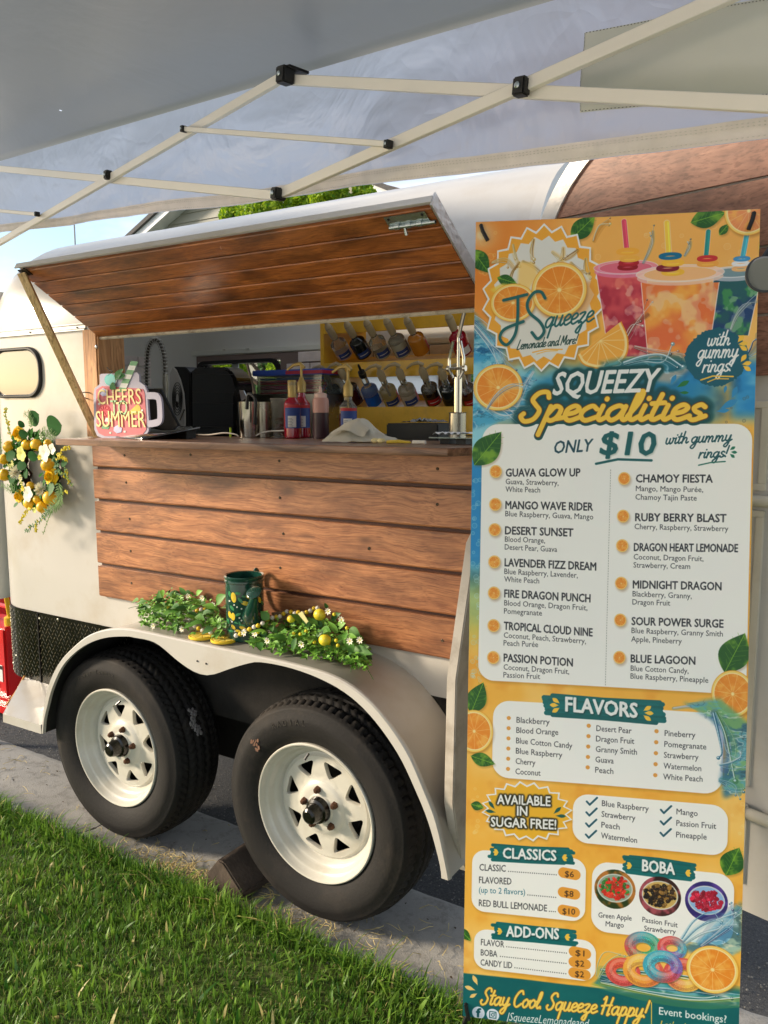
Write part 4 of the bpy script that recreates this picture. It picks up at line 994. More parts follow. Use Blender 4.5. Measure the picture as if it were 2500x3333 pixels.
# napkin cloth
NK = thing('paper_cloth', at(1225, 1425, .12), 'crumpled white paper cloth folded to a point on the counter', 'cloth')
def npt(u, v):
    x0, x1 = at(1150, 1400, .10).x, at(1312, 1415, .10).x
    x = x0+(x1-x0)*u; w = (1-u)**.6
    top = .052*min(1, (1-u)*1.6)*(1-.25*math.cos(u*9))
    z = CZ+.004+top*math.sin(PI*min(1, max(0, v)))*(1)+.004*mnoise.noise((u*7, v*7, 2))
    y = .02+.20*(v-.5)*(.25+w)+.006*mnoise.noise((u*5, v*9, 8)); return (x+.01*mnoise.noise((v*6, u*6, 1)), y+.04, z)
b = MB().grid(npt, 26, 20); build('cloth_fold', b, mat('paper_white', C3(206, 198, 178), .85, var=.05, vs=6, bump=.5, bs=40), NK, smooth=True)
def npt2(u, v):
    p = npt(u*.55, .15+v*.5); return (p[0]+.02, p[1]-.02-.03*v, p[2]+.006*math.sin(u*6)+.002)
b = MB().grid(npt2, 14, 10); build('cloth_flap', b, MATS['paper_white'], NK, smooth=True)
# small things on the counter edge
def small(name, label, cat, fn, m, smooth=True, bevel=0):
    b = MB(); fn(b); o = build(name, b, m, smooth=smooth, bevel=bevel); lbl(o, label, cat); return o
a, c = at(*r5(905, 1072), -.02), at(*r5(1100, 1080), -.02); a.z = c.z = CZ+.005
small('peeler', 'yellow handled peeler lying on the counter', 'peeler', lambda b: b.tube([a, (a+c)/2+Vector((0, 0, .002)), c], [.005, .0055, .003], 8), mat('yellow_plastic', C3(206, 176, 60), .4))
a2, c2 = at(*r5(1115, 1078), -.02), at(*r5(1220, 1083), -.02); a2.z = c2.z = CZ+.006
small('marker', 'capped white marker pen lying on the counter', 'marker', lambda b: b.tube([a2, c2], .0055, 10), mat('white_plastic', C3(222, 216, 204), .35))
for q, lab in (((810, 1060), 'pale lemon wedge nearer the folded cloth'), ((858, 1070), 'pale lemon wedge beside the yellow peeler')):
    p = at(*r5(*q), -.02); small('lemon_wedge', lab, 'lemon wedge', lambda b: b.ball((p.x, p.y, CZ+.008), .012, 12, 8, (1.2, .7, .62)), mat('lemon_flesh', C3(222, 206, 150), .5))
a, c = at(*r5(585, 1075), .0), at(*r5(700, 1083), .0); a.z = c.z = CZ+.004
small('stir_stick', 'thin pale wooden stick lying by the pump bottle', 'stick', lambda b: b.tube([a, c], .003, 6), mat('stick_wood', C3(200, 176, 120), .6))
# black box with plastic wrap
p0, p1 = at(1270, 1426, .30), at(1437, 1426, .30); zt_ = at(1350, 1378, .30).z
b = MB().box(p0.x, p1.x, .275, .45, CZ-.075, zt_); o = build('black_box', b, mat('matt_black', C3(30, 32, 32), .6, var=.1), bevel=.004); lbl(o, 'low matt black box behind the paper cloth', 'box')
b = MB().grid(lambda u, v: (p0.x+.05+(p1.x-p0.x)*.62*u, .285+.12*v, zt_+.004+.016*abs(mnoise.noise((u*6, v*5, 3)))*2*math.sin(PI*u)), 22, 10)
o = build('plastic_wrap', b, mat('cling_film', C3(200, 200, 196), .15, var=.05, trans=.6, ior=1.2), smooth=True); lbl(o, 'crumpled clear plastic wrap on the black box', 'plastic wrap')
# citrus press
PR = thing('citrus_press', (at(1489, 1410, .25).x, .25, CZ-.02), 'chrome lever citrus press on a steel drum base', 'citrus press')
px_ = at(1489, 1410, .25).x; zf = lambda y: at(1489, y, .25).z; ws = lambda w: w/FPX*2.2*1.02
M_chr = mat('chrome', C3(196, 190, 176), .12, metal=1.0, var=.05)
M_brs = mat('brushed_steel', C3(170, 164, 150), .28, metal=1.0, var=.06)
build('drum', MB().lathe([(.026, CZ-.02), (.026, zf(1343)-.002), (.028, zf(1343)), (.024, zf(1342)), (.023, zf(1350))], (px_, .25, 0), (0, 0, 1), 30), M_brs, PR, smooth=True)
build('column', MB().lathe([(.0125, zf(1345)), (.0125, zf(1228))], (px_, .25, 0), (0, 0, 1), 18), M_chr, PR, smooth=True)
build('plunger', MB().tube([(px_, .25, zf(1240)), (px_, .25, zf(1098))], .0045, 10), M_chr, PR, smooth=True)
for sg in (-1, 1):
    build('yoke_arm', MB().tube([(px_+sg*.010, .24, zf(1232)), (px_+sg*.024, .24, zf(1205)), (px_+sg*.024, .24, zf(1165)), (px_+sg*.012, .24, zf(1112))], .0048, 8).lathe([(.009, -.004), (.009, .004)], (px_+sg*.027, .24, zf(1200)), (1, 0, 0), 12), M_chr, PR, smooth=True)
build('lever', MB().tube([(px_+.006, .24, zf(1100)), (px_+.030, .23, zf(1015))], .006, 8), M_brs, PR, smooth=True)
build('pivot_pin', MB().tube([(px_-.03, .24, zf(1200)), (px_+.03, .24, zf(1200))], .004, 8), M_brs, PR, smooth=True)
# order slips tray
q0, q1 = at(1412, 1421, .05), at(1540, 1424, .05)
b = MB().box(q0.x, q1.x+.02, .02, .14, CZ+.016, CZ+.019); o = build('glass_tray', b, mat('tray_glass', C3(150, 164, 158), .1, var=.05), bevel=.0008); lbl(o, 'thin glass tray holding folded napkins at the right end of the counter', 'tray')
b = MB().box(q0.x+.02, q0.x+.05, .05, .09, CZ, CZ+.016).box(q0.x+.07, q0.x+.10, .05, .09, CZ, CZ+.016); o = build('tray_stand', b, M_blackp); lbl(o, 'pair of small dark blocks under the glass tray', 'stand')
b = MB().grid(lambda u, v: (q0.x+.006+.09*u, .03+.09*v, CZ+.026+.006*abs(math.sin(u*14+v*2))+.003*mnoise.noise((u*9, v*9, 0))), 30, 8); o = build('napkin', b, mat('napkin_white', C3(222, 218, 214), .8, var=.03), smooth=True); lbl(o, 'rumpled white napkins lying on the glass tray', 'napkin')

# ---- left part of the counter
# ice maker: drum with glossy curved front
yi = .40; xa, xb_ = at(577, 1400, yi).x, at(806, 1400, yi).x; zt_ = at(680, 1196, yi).z; z0_ = CZ-.07
yi = .40; z0_ = WTZ+.001; o_ = at(690, 1400, yi)
IM = thing('ice_maker', (o_.x, .46, z0_), 'glossy black countertop ice maker with a round vent on its grey side', 'ice maker')
def io(q, y):
    P_ = [at(*r4(*a_), yi) for a_ in q]
    for p_ in P_:
        if p_.z < CZ+.02: p_.z = z0_
        p_.y = y
    return P_
M_grey = mat('silver_grey_plastic', C3(196, 194, 190), .4, var=.05)
b = MB().prism(io([(800, 915), (800, 480), (826, 446), (870, 432), (1050, 430), (1095, 446), (1135, 505), (1155, 590), (1140, 650), (1135, 915)], .40), (0, .10, 0)); build('drum_body', b, mat('gloss_black', C3(14, 14, 15), .10, var=.1, coat=.8), IM, bevel=.010)
b = MB().prism(io([(705, 428), (790, 430), (824, 470), (824, 915), (785, 915), (792, 760), (782, 620), (757, 520), (727, 452)], .392), (0, .10, 0)); build('rim_panel', b, M_blackp, IM, bevel=.003)
b = MB().prism(io([(684, 480), (705, 436), (733, 470), (760, 540), (780, 640), (788, 760), (782, 915), (690, 915), (680, 700)], .389), (0, .002, 0)); build('side_panel', b, M_grey, IM)
for r_ in (1., .84, .68, .52, .36):
    pts = [at(*r4(724+36*r_*math.cos(a_), 660+118*r_*math.sin(a_)), .3875) for a_ in np.linspace(0, 2*PI, 28)]
    build('vent_ring', MB().tube(pts, .0014, 5, cap=False), M_blackp, IM, smooth=True)
build('vent_hub', MB().ball(at(*r4(722, 700), .389), .010, 10, 6, (.6, .4, 1.4)), M_blackp, IM, smooth=True)
for y_ in (478, 608, 688, 858): build('door_line', MB().tube([at(*r4(832, y_), .3985), at(*r4(1128, y_+6), .3985)], .0009, 5), mat('dark_chrome', C3(90, 88, 84), .3, metal=.8), IM)
b = MB().tube([at(*r4(742, 812), .385), at(*r4(774, 735), .385)], .0035, 8); build('lever', b, M_chr, IM, smooth=True)
# pos stand: black wedge
pA, pB, pC, pD = (at(*r4(*q), .13) for q in ((505, 585), (600, 590), (752, 850), (505, 880)))
for q in (pA, pB, pC, pD): q.y = .13
pD.z = pC.z = CZ+.001
pC.z = CZ+.018
b = MB().prism([pA, pB, pC, pD], (0, .014, 0)); o = build('display_stand', b, mat('soft_black', C3(16, 15, 15), .55), bevel=.003); lbl(o, 'black slanted display stand seen from behind the drink mug sign', 'stand')
# tablet on the counter
T = [on_counter(*r4(*q)) for q in ((215, 930), (445, 945), (690, 860), (560, 835))]
t0, t1 = atz(*r4(215, 938), CZ+.004), atz(*r4(455, 945), CZ+.004); t2 = atz(*r4(690, 900), CZ+.004)
t0.y = max(t0.y, -.2)
ux_ = (t1-t0); ex = Vector((t0.x, -.175, CZ)); 
fl0, fl1 = atz(*r4(212, 925), CZ+.006), atz(*r4(470, 942), CZ+.006)
dA = (fl1-fl0); bk = Vector((.13, .16, .040))
b = MB().prism([fl0, fl1, fl1+bk*.9, fl0+bk*.9], Vector((0, 0, -.006))); o = build('tablet', b, mat('tablet_glass', C3(10, 10, 12), .03, var=0, coat=1.0), bevel=.001); lbl(o, 'glossy black tablet tilted on the counter mirroring the mug sign', 'tablet')
b = MB().prism([fl0+bk*.75+Vector((.02, 0, -.008)), fl1+bk*.75+Vector((-.02, 0, -.008)), fl1+bk*.9+Vector((-.02, 0, -.008)), fl0+bk*.9+Vector((.02, 0, -.008))], Vector((0, 0, -.030))); o = build('tablet_prop', b, M_blackp); lbl(o, 'small black foot under the tilted tablet', 'stand')
# lime straw stub, cables
p = at(*r4(963, 918), .1); small('straw_stub', 'short lime green straw standing at the back of the counter', 'straw', lambda b: b.tube([(p.x, .20, CZ+.0005), (p.x, .20, CZ+.034)], .0034, 8), mat('lime', C3(150, 180, 40), .4))
def cable(q, Y, label):
    pts = [at(*r4(*a), Y) for a in q]
    for a in pts: a.z = max(a.z, CZ+.004)
    b = MB().tube(catmull(pts, 5), .0025, 6); o = build('power_cable', b, mat('cable_white', C3(206, 200, 190), .5), smooth=True); lbl(o, label, 'cable')
cable([(690, 902), (760, 905), (840, 915), (950, 918), (1060, 905), (1140, 915), (1165, 930)], .17, 'white power cable running in front of the ice maker')
cable([(1290, 925), (1330, 905), (1390, 893), (1450, 890), (1490, 888)], .17, 'white power cable between the steel tins and the red bottle')
# shaker tins
def tin(px0, px1, py0, py1, Y, r_up, label, m):
    x0, x1 = at(px0, py0, Y).x, at(px1, py0, Y).x; zt_ = at((px0+px1)/2, py1, Y).z; r = abs(x1-x0)/2*.94
    b = MB().lathe([(.001, 0.0), (r*.86, 0), (r*.88, .004), (r, zt_-CZ), (r*.95, zt_-CZ), (r*.84, .01)], ((x0+x1)/2, Y, CZ+.0005), (0, 0, 1), 30, cap=False)
    o = build('shaker_tin', b, m, smooth=True); lbl(o, label, 'shaker tin', 'steel shaker tins on the counter'); return o
tin(784, 838, 1420, 1308, .20, 1.1, 'bright steel shaker tin with a black strap over its rim', M_chr)
tin(838, 882, 1418, 1309, .24, 1.1, 'darker steel shaker tin right behind the bright one', M_brs)
s0, s1 = at(*r4(1235, 620), .155), at(*r4(1290, 845), .155)
small('rubber_strap', 'black rubber strap hanging over the shaker tins', 'strap', lambda b: [b.tube(catmull([at(*r4(*q), .16) for q in ((1225, 735), (1230, 650), (1245, 625), (1285, 665), (1283, 790))], 5), .006, 6), b.tube([at(*r4(1285, 790), .16), at(*r4(1284, 845), .16)], .0075, 6)], mat('strap_black', C3(18, 18, 18), .5))
small('juicer_blade', 'steel juicer blade with a red mark sticking out of the tins', 'juicer', lambda b: b.prism([at(*r4(*q), .19) for q in ((1168, 595), (1200, 600), (1225, 650), (1185, 680))], (0, .004, 0)), M_chr, smooth=False)
# clear tub
x0, x1 = at(882, 1415, .25).x, at(925, 1415, .25).x; zt_ = at(900, 1296, .25).z
o = build('clear_tub', MB().lathe([(.001, .001), (.024, .001), (.030, zt_-CZ), (.029, zt_-CZ), (.023, .004)], ((x0+x1)/2, .26, CZ+.0005), (0, 0, 1), 24, cap=False), glassmat('tub_plastic', C3(220, 216, 206)), smooth=True); lbl(o, 'clear plastic tub beside the red bottles', 'tub')
b = MB()
for k in range(26): a = rn(0, 6.28); q_ = rn(0, .018); b.ball(((x0+x1)/2+q_*math.cos(a), .26+q_*math.sin(a), CZ+.010+rn(0, .055)), rn(.004, .007), 6, 4, (1.4, 1, .7))
o = build('tea_bag_pile', b, mat('tea_brown', C3(104, 52, 40), .6, var=.4, vs=60)); lbl(o, 'brown and red sachets inside the clear tub', 'sachets')
# straw box
yS = .62; x0, x1 = at(838, 1260, yS).x, at(1048, 1260, yS).x; z0_, z1_ = at(940, 1284, yS).z, at(940, 1222, yS).z; zl_ = at(940, 1203, yS).z
b = MB().box(x0-.03, x1+.02, yS-.02, yS+.20, WTZ, z0_-.001); o = build('metal_caddy', b, M_brs, bevel=.003); lbl(o, 'steel box under the straw container', 'box')
SB = thing('straw_box', ((x0+x1)/2, yS+.09, z0_), 'clear plastic box of coloured straws under a blue lid', 'straw box')
b = MB()
for (a, c, d, e) in ((x0, x1, yS, yS+.003), (x0, x1, yS+.17, yS+.173), (x0, x0+.003, yS+.003, yS+.17), (x1-.003, x1, yS+.003, yS+.17)): b.box(a, c, d, e, z0_, z1_)
build('tub', b, glassmat('box_plastic', C3(226, 230, 226), trans=.95), SB)
b = MB().box(x0-.02, x1+.01, yS-.01, yS+.185, z1_+.001, zl_); build('lid', b, mat('lid_blue', C3(60, 92, 190), .4), SB, bevel=.003)
b = MB().box(x0+.16, x1+.012, yS-.012, yS+.187, z1_+.004, zl_-.006); build('lid_band', b, mat('lid_red', C3(176, 40, 70), .4), SB)
cols = [C3(206, 60, 70), C3(60, 150, 70), C3(222, 200, 190), C3(210, 190, 60), C3(190, 70, 120), C3(50, 110, 180)]
for k in range(34):
    zz = z0_+.005+(k//5)*((z1_-z0_-.01)/7); yy = yS+.008+(k % 5)*.008+rn(0, .004); c = random.choice(cols)
    m_ = mat('straw_%d' % cols.index(c), c, .4, var=.03)
    build('straw', MB().tube([(x0+.01, yy, zz+rn(-.001, .002)), (x1-.012, yy+rn(-.003, .003), zz+rn(-.001, .002))], .0036, 6), m_, SB, smooth=True)
# sink faucet with a sprung neck
yF_ = .55; F = lambda x, y: at(*r4(x, y), yF_)
FA = thing('sprung_faucet', (F(630, 700).x, yF_, WTZ), 'tall steel faucet with a coiled spring neck inside the hatch', 'faucet')
arch = catmull([F(500, 700), F(503, 560), F(505, 420), F(513, 310), F(535, 255), F(565, 235), F(598, 258), F(620, 320), F(632, 400), F(636, 500)], 8)
build('hose', MB().tube(arch, .0065, 8), mat('hose_dark', C3(96, 90, 82), .4, metal=.5), FA, smooth=True)
b = MB(); A = np.array([tuple(p) for p in arch]); d = np.r_[0, np.cumsum(np.linalg.norm(np.diff(A, axis=0), axis=1))]; N_ = 420; ts = np.linspace(0, d[-1], N_)
S = np.stack([np.interp(ts, d, A[:, k]) for k in range(3)], 1); tn = np.gradient(S, axis=0); tn /= np.linalg.norm(tn, axis=1)[:, None]
up_ = np.array([0, 1., 0]); s_ = np.cross(tn, up_); turns = 34
coil = [tuple(S[i]+.0125*(math.cos(2*PI*turns*i/N_)*s_[i]+math.sin(2*PI*turns*i/N_)*up_)) for i in range(N_)]
b.tube(coil, .0021, 4, cap=False); build('spring', b, mat('coil_steel', C3(206, 202, 192), .35, metal=.5), FA, smooth=True)
build('riser', MB().tube([F(636, 480), F(637, 545), F(640, 600)], [.010, .012, .011], 10).tube([F(640, 600), F(645, 760), Vector((F(645, 760).x, yF_, WTZ))], .009, 10).tube([F(560, 592), F(640, 592)], .006, 8).tube([F(500, 620), F(503, 720)], [.011, .014], 10), M_brs, FA, smooth=True)
# ================================================================== DRINK MUG SIGN
sy = -.07
_sdz = at(337, 1412, sy).z-CZ-.0005
c = lambda x, y: at(x*.4822, 800+y*.4822, sy)-Vector((0, 0, _sdz))      # crop coordinates (0,800)-(800,1500)
SG = thing('mug_sign', (c(800, 1270).x, sy, CZ), 'pink mason jar mug sign reading cheers to summer standing on the counter', 'sign')
M_sgy = mat('sign_grey', C3(176, 172, 190), .5, var=.02); M_pnk = mat('sign_pink', C3(204, 108, 116), .5, var=.03)
def poly(q, dy, d=.002): return [c(*p)+Vector((0, -dy, 0)) for p in q]
def cut(name, q, dy, m, t=.0012, par=None):
    b = MB().prism(poly(q, dy), (0, t, 0)); return build(name, b, m, par or SG)
def rr(x0, x1, y0, y1, r, n=5, r2=None):
    P = []
    for cx, cy, a0 in ((x1-r, y1-r, 0), (x0+r, y1-r, 90), (x0+r, y0+r, 180), (x1-r, y0+r, 270)):
        for k in range(n+1): a = math.radians(a0+90*k/n); P.append((cx+r*math.cos(a), cy+r*math.sin(a)))
    return P
jar = [(672, 845), (682, 838), (925, 828), (938, 845), (938, 890), (975, 915), (990, 950), (1003, 1150), (1002, 1225), (975, 1262), (930, 1275), (700, 1275), (655, 1258), (636, 1215), (630, 980), (638, 935), (672, 908)]
cut('jar_board', jar, 0, M_sgy, .008)
# handle: a bent bar
hp = [(990, 985), (1040, 985), (1066, 1000), (1075, 1050), (1078, 1130), (1068, 1160), (1030, 1172), (1000, 1175)]
b = MB(); hpts = catmull([c(*q) for q in hp], 4); A = []; Bq = []
for i, q in enumerate(hpts):
    t_ = Vector(hpts[min(i+1, len(hpts)-1)])-Vector(hpts[max(i-1, 0)]); nn = Vector((t_.z, 0, -t_.x)).normalized()*.0115; A.append(Vector(q)+nn); Bq.append(Vector(q)-nn)
b.strip(A, Bq); b.strip([p+Vector((0, .008, 0)) for p in Bq], [p+Vector((0, .008, 0)) for p in A]); b.strip([p+Vector((0, .008, 0)) for p in A], A); b.strip(Bq, [p+Vector((0, .008, 0)) for p in Bq])
build('mug_handle', b, M_sgy, SG)
drink = [(650, 945), (690, 920), (930, 935), (968, 940), (978, 970), (990, 1150), (988, 1215), (965, 1245), (925, 1258), (705, 1258), (668, 1240), (652, 1205)]
cut('drink_face', drink, .0014, M_pnk)
M_sgr = mat('straw_green', C3(104, 158, 112), .5); M_swh = mat('straw_white', C3(222, 222, 216), .5); M_ice = mat('ice_lilac', C3(190, 190, 220), .5, var=.1, vs=60); M_gr = mat('grapefruit', C3(190, 36, 56), .5, var=.1, vs=60); M_lem = mat('lemon_print', C3(214, 190, 70), .5, var=.08, vs=60)
# striped straw: leans from top right to bottom left
sa, sb2 = np.array((912, 758)), np.array((700, 1240)); dv = (sb2-sa); nv2 = np.array((24, 8))
def seg(t0, t1, dy, m):
    p0, p1 = sa+dv*t0, sa+dv*t1; k = np.array((0, 12)); cut('straw_stripe', [tuple(p0-nv2), tuple(p0+nv2-k), tuple(p1+nv2-k), tuple(p1-nv2)], dy, m)
for k in range(7):
    t0 = k*.062
    if t0 < .47: seg(t0, t0+.062, .0030, M_sgr if k % 2 == 0 else M_swh)
for t0 in (.80, .90): seg(t0, t0+.05, .0028, M_swh if t0 < .85 else M_sgr)
def disk(cx, cy, rx, ry, n=20, a0=0, a1=360): return [(cx+rx*math.cos(math.radians(a0+(a1-a0)*k/n)), cy+ry*math.sin(math.radians(a0+(a1-a0)*k/n))) for k in range(n+(0 if a1-a0 == 360 else 1))]
for q in ((920, 1000), (708, 1088)):
    cut('fruit_print', disk(q[0], q[1], 40, 42), .0026, M_gr); 
    for k in range(9):
        a = k*40; p0 = (q[0]+12*math.cos(math.radians(a)), q[1]+12*math.sin(math.radians(a))); cut('fruit_wedge', [p0, (q[0]+33*math.cos(math.radians(a-13)), q[1]+35*math.sin(math.radians(a-13))), (q[0]+33*math.cos(math.radians(a+13)), q[1]+35*math.sin(math.radians(a+13)))], .0040, mat('fruit_pink', C3(214, 82, 92), .5), .0006)
cut('lemon_wedge', disk(905, 1075, 48, 38, 14, -60, 140), .0028, M_lem)
for q in ((705, 962), (800, 1212)): cut('ice_cube', [(q[0]-28, q[1]-14), (q[0]-4, q[1]-28), (q[0]+28, q[1]-8), (q[0]+22, q[1]+20), (q[0]-8, q[1]+28), (q[0]-30, q[1]+10)], .0030, M_ice)
for q in ((765, 958), (668, 1010), (672, 1042), (682, 1178), (748, 1236), (962, 1084), (968, 1150), (845, 1228)): cut('bubble', disk(q[0], q[1], 8, 8, 8), .0028, M_swh)
M_ltg = mat('letter_gold', C3(236, 218, 150), .5, var=.04); M_ltw = mat('letter_cream', C3(222, 214, 186), .5); M_ltn = mat('letter_green', C3(170, 214, 160), .5)
ksz = (c(100, 0)-c(0, 0)).length/100
def signtext(s, x, y, h, wd, m, mo):
    sz = h*ksz/.72; o_ = c(x, y)
    t_ = textmb(s, sz, (0, 0, 0), (1, 0, 0), (0, 0, 1), .0008); a = np.array(t_.v); w_ = a[:, 0].max()-a[:, 0].min(); k = wd*ksz/w_
    for (bold, mm, dy) in ((0, m, .0047),):
        t_ = textmb(s, sz, (0, 0, 0), (1, 0, 0), (0, 0, 1), .0004, bold=bold); b = MB(); b.add([(v[0]*k+o_.x, v[1]+o_.y-dy, v[2]+o_.z) for v in t_.v], t_.f); build('lettering', b, mm, SG)
signtext('CHEERS', 810, 1042, 58, 240, M_ltg, M_ltw); signtext('TO', 812, 1116, 58, 92, M_ltn, M_ltw); signtext('SUMMER', 818, 1196, 62, 274, M_ltg, M_ltw)
cut('tag', disk(750, 878, 38, 40, 22), .0050, mat('tag_teal', C3(20, 176, 176), .35, coat=.5)); cut('tag_rim', disk(752, 880, 41, 43, 22), .0036, M_swh)
for q, L_ in (((790, 880, 835, 805), 70), ((760, 905, 790, 940), 40), ((800, 850, 850, 850), 50)):
    p0, p1 = c(q[0], q[1]), c(q[2], q[3]); build('mint_leaf', MB().leaf(p0+Vector((0, -.008, 0)), p1-p0, (0, -1, .1), (p1-p0).length*1.05, .028, .1, 6), mat('mint', C3(60, 122, 60), .5, var=.2, vs=40), SG, smooth=True)
build('twine', MB().tube([c(*q)+Vector((0, -.004, 0)) for q in ((728, 795), (745, 815), (770, 818), (735, 850))], .0015, 5), M_blackp, SG)

# ================================================================== WREATH
WY = -.035
WR = thing('wreath', (at(119, 1536, 0).x, -.02, at(119, 1536, 0).z), 'lemon and yellow flower wreath with eucalyptus hanging on the cream wall', 'wreath')
w_ = lambda x, y, d=0: at(*r6(x, y), WY-d)
wc = w_(470, 1110)
b = MB()
for k in range(9):
    pts = []; ph = rn(0, 6); rx_, rz_ = .072+rn(-.012, .012), .098+rn(-.012, .012)
    for a in np.linspace(0, 2*PI, 40): pts.append(wc+Vector((rx_*1.35*math.cos(a)+.004*math.sin(5*a+ph), .018+.012*math.sin(7*a+ph), rz_*math.sin(a)+.004*math.cos(4*a+ph))))
    b.tube(pts, .0045, 5, cap=False)
build('grapevine_ring', b, mat('twig_dark', C3(52, 34, 28), .9, var=.3, vs=40), WR, smooth=True)
M_lemon2 = mat('lemon_bright', C3(226, 206, 50), .38, var=.06, vs=20, bump=.25, bs=300, coat=.15, objvar=.05)
M_lemon = mat('lemon_yellow', C3(240, 188, 30), .38, var=.06, vs=20, bump=.25, bs=300, sub=.05, coat=.15, objvar=.05)
kp = .2486*3.28/FPX
for (x, y, r) in ((120, 820, 75), (350, 795, 64), (478, 800, 72), (622, 775, 46), (50, 985, 64), (60, 1190, 76), (625, 1055, 78), (655, 1490, 86), (390, 1560, 78), (548, 1612, 66), (490, 1515, 52), (400, 1330, 50)):
    p = w_(x, y, .030+rn(0, .012)); ax_ = Vector((rn(-1, 1), rn(-.4, .4), rn(-1, 1))).normalized(); R_ = r*kp
    pf = [(R_*math.sin(PI*i/10)*(1 if 1 < i < 9 else .92), -R_*1.08*math.cos(PI*i/10)) for i in range(11)]; pf = [(0, -R_*1.22), (R_*.12, -R_*1.16)]+pf[1:-1]+[(R_*.14, R_*1.14), (0, R_*1.2)]
    build('lemon', MB().lathe(pf, p, ax_, 16, cap=False), M_lemon, WR, smooth=True)
M_rose = mat('rose_yellow', C3(246, 204, 26), .6, var=.1, vs=30, sub=.08)
def rose(p, R_, d=Vector((.15, -1, .1)), name='rose', m=None):
    b = MB(); d = d.normalized(); u = d.orthogonal().normalized(); v = d.cross(u)
    for ring, (n, rad, tilt, sz) in enumerate(((9, .74, .95, .62), (8, .55, .7, .55), (6, .36, .45, .48), (5, .18, .2, .38))):
        for k in range(n):
            a = 2*PI*(k+ring*.37)/n+rn(-.1, .1); o_ = u*math.cos(a)+v*math.sin(a); tn_ = d.cross(o_)
            def pt(s, t, o_=o_, tn_=tn_, rad=rad, tilt=tilt, sz=sz):
                s2 = (s-.5)*2; q = o_*(rad*R_*(.55+.6*t*tilt))*(1-.25*s2*s2)+tn_*s2*sz*R_*math.sin(.35+t*1.9)*.75+d*(R_*(.10+.62*t*(1-tilt*.72))+ (.16 if ring else 0)*R_-R_*.12*t*t*tilt*1.4); return p+q+d*.05*R_*math.sin(s2*4+k)
            b.grid(pt, 5, 4)
    b.ball(p+d*R_*.34, R_*.30, 10, 6)
    b.ball(p+d*R_*.12, R_*.55, 12, 6, (1, .7, 1))
    return build(name, b, m or M_rose, WR, smooth=True)
for (x, y, r) in ((262, 650, 115), (690, 1215, 130), (262, 1470, 98)): rose(w_(x, y, .030), r*kp*1.05)
M_white = mat('petal_white', C3(232, 228, 206), .6, var=.06, vs=30, sub=.05); M_cent = mat('petal_lime', C3(206, 206, 110), .6, var=.1, vs=30)
for (x, y, r) in ((220, 1155, 92), (545, 1375, 92)):
    b = MB(); p = w_(x, y, .045)
    for k in range(130):
        z = rn(-.2, 1); a = rn(0, 2*PI); q = math.sqrt(1-z*z) if abs(z) <= 1 else 0; dd = Vector((q*math.cos(a), -z, q*math.sin(a))); L_ = r*kp*rn(.8, 1.1); sw = dd.orthogonal().normalized()*.0016
        b.add([p+dd*L_*.2-sw, p+dd*L_*.2+sw, p+dd*L_+sw*.6, p+dd*L_-sw*.6], [(0, 1, 2, 3)])
    build('pompon_flower', b, M_white, WR)
for (x, y, r, m_) in ((290, 915, 100, M_cent), (595, 900, 115, M_white), (375, 1435, 105, M_white), (690, 850, 70, M_white), (455, 1650, 40, M_cent)):
    b = MB(); p = w_(x, y, .05)
    for k in range(5): a = 2*PI*k/5+rn(-.2, .2); dd = Vector((math.cos(a), -.35, math.sin(a))); b.leaf(p, dd, (0, -1, 0), r*kp, r*kp*.95, .2, 7, .5, .08)
    build('petal_flower', b, m_, WR, smooth=True)
M_euc = mat('eucalyptus', C3(36, 84, 34), .65, var=.15, vs=40, spec=.15); M_euc2 = mat('eucalyptus_back', C3(56, 100, 46), .65, var=.15, vs=40)
for (x0, y0, x1, y1, m_) in ((325, 560, 230, 490, M_euc), (395, 500, 490, 400, M_euc), (615, 545, 785, 545, M_euc), (370, 655, 235, 655, M_euc), (200, 900, 70, 985, M_euc), (350, 1075, 210, 1065, M_euc), (215, 1165, 110, 1290, M_euc), (500, 960, 350, 930, M_euc), (600, 1390, 695, 1350, M_euc2), (240, 1550, 175, 1610, M_euc2), (330, 1110, 340, 1230, M_euc), (90, 1060, 55, 1110, M_euc), (880, 990, 800, 1080, M_euc)):
    p0, p1 = w_(x0, y0, .04), w_(x1, y1, .055); L_ = (p1-p0).length; build('leaf', MB().leaf(p0, p1-p0, (rn(-.2, .2), -1, rn(-.2, .3)), L_, L_*.80, .08, 9, .55, .10), m_, WR, smooth=True)
b = MB()
for k in range(560):
    a = rn(0, 2*PI); q_ = rn(.80, 1.34); p = wc+Vector((.105*q_*math.cos(a), -.006+rn(-.03, .012), .100*q_*math.sin(a))); dd = Vector((math.cos(a)+rn(-.9, .9), rn(-.5, 0), math.sin(a)+rn(-.9, .9)))
    b.leaf(p, dd, (rn(-.4, .4), -1, rn(-.4, .4)), rn(.018, .036), rn(.009, .018), .15, 4, .7, .15)
o = build('foliage', b, mat('wreath_leaf', C3(48, 100, 34), .65, var=.3, vs=60, spec=.15), WR, smooth=True); o['kind'] = 'stuff'
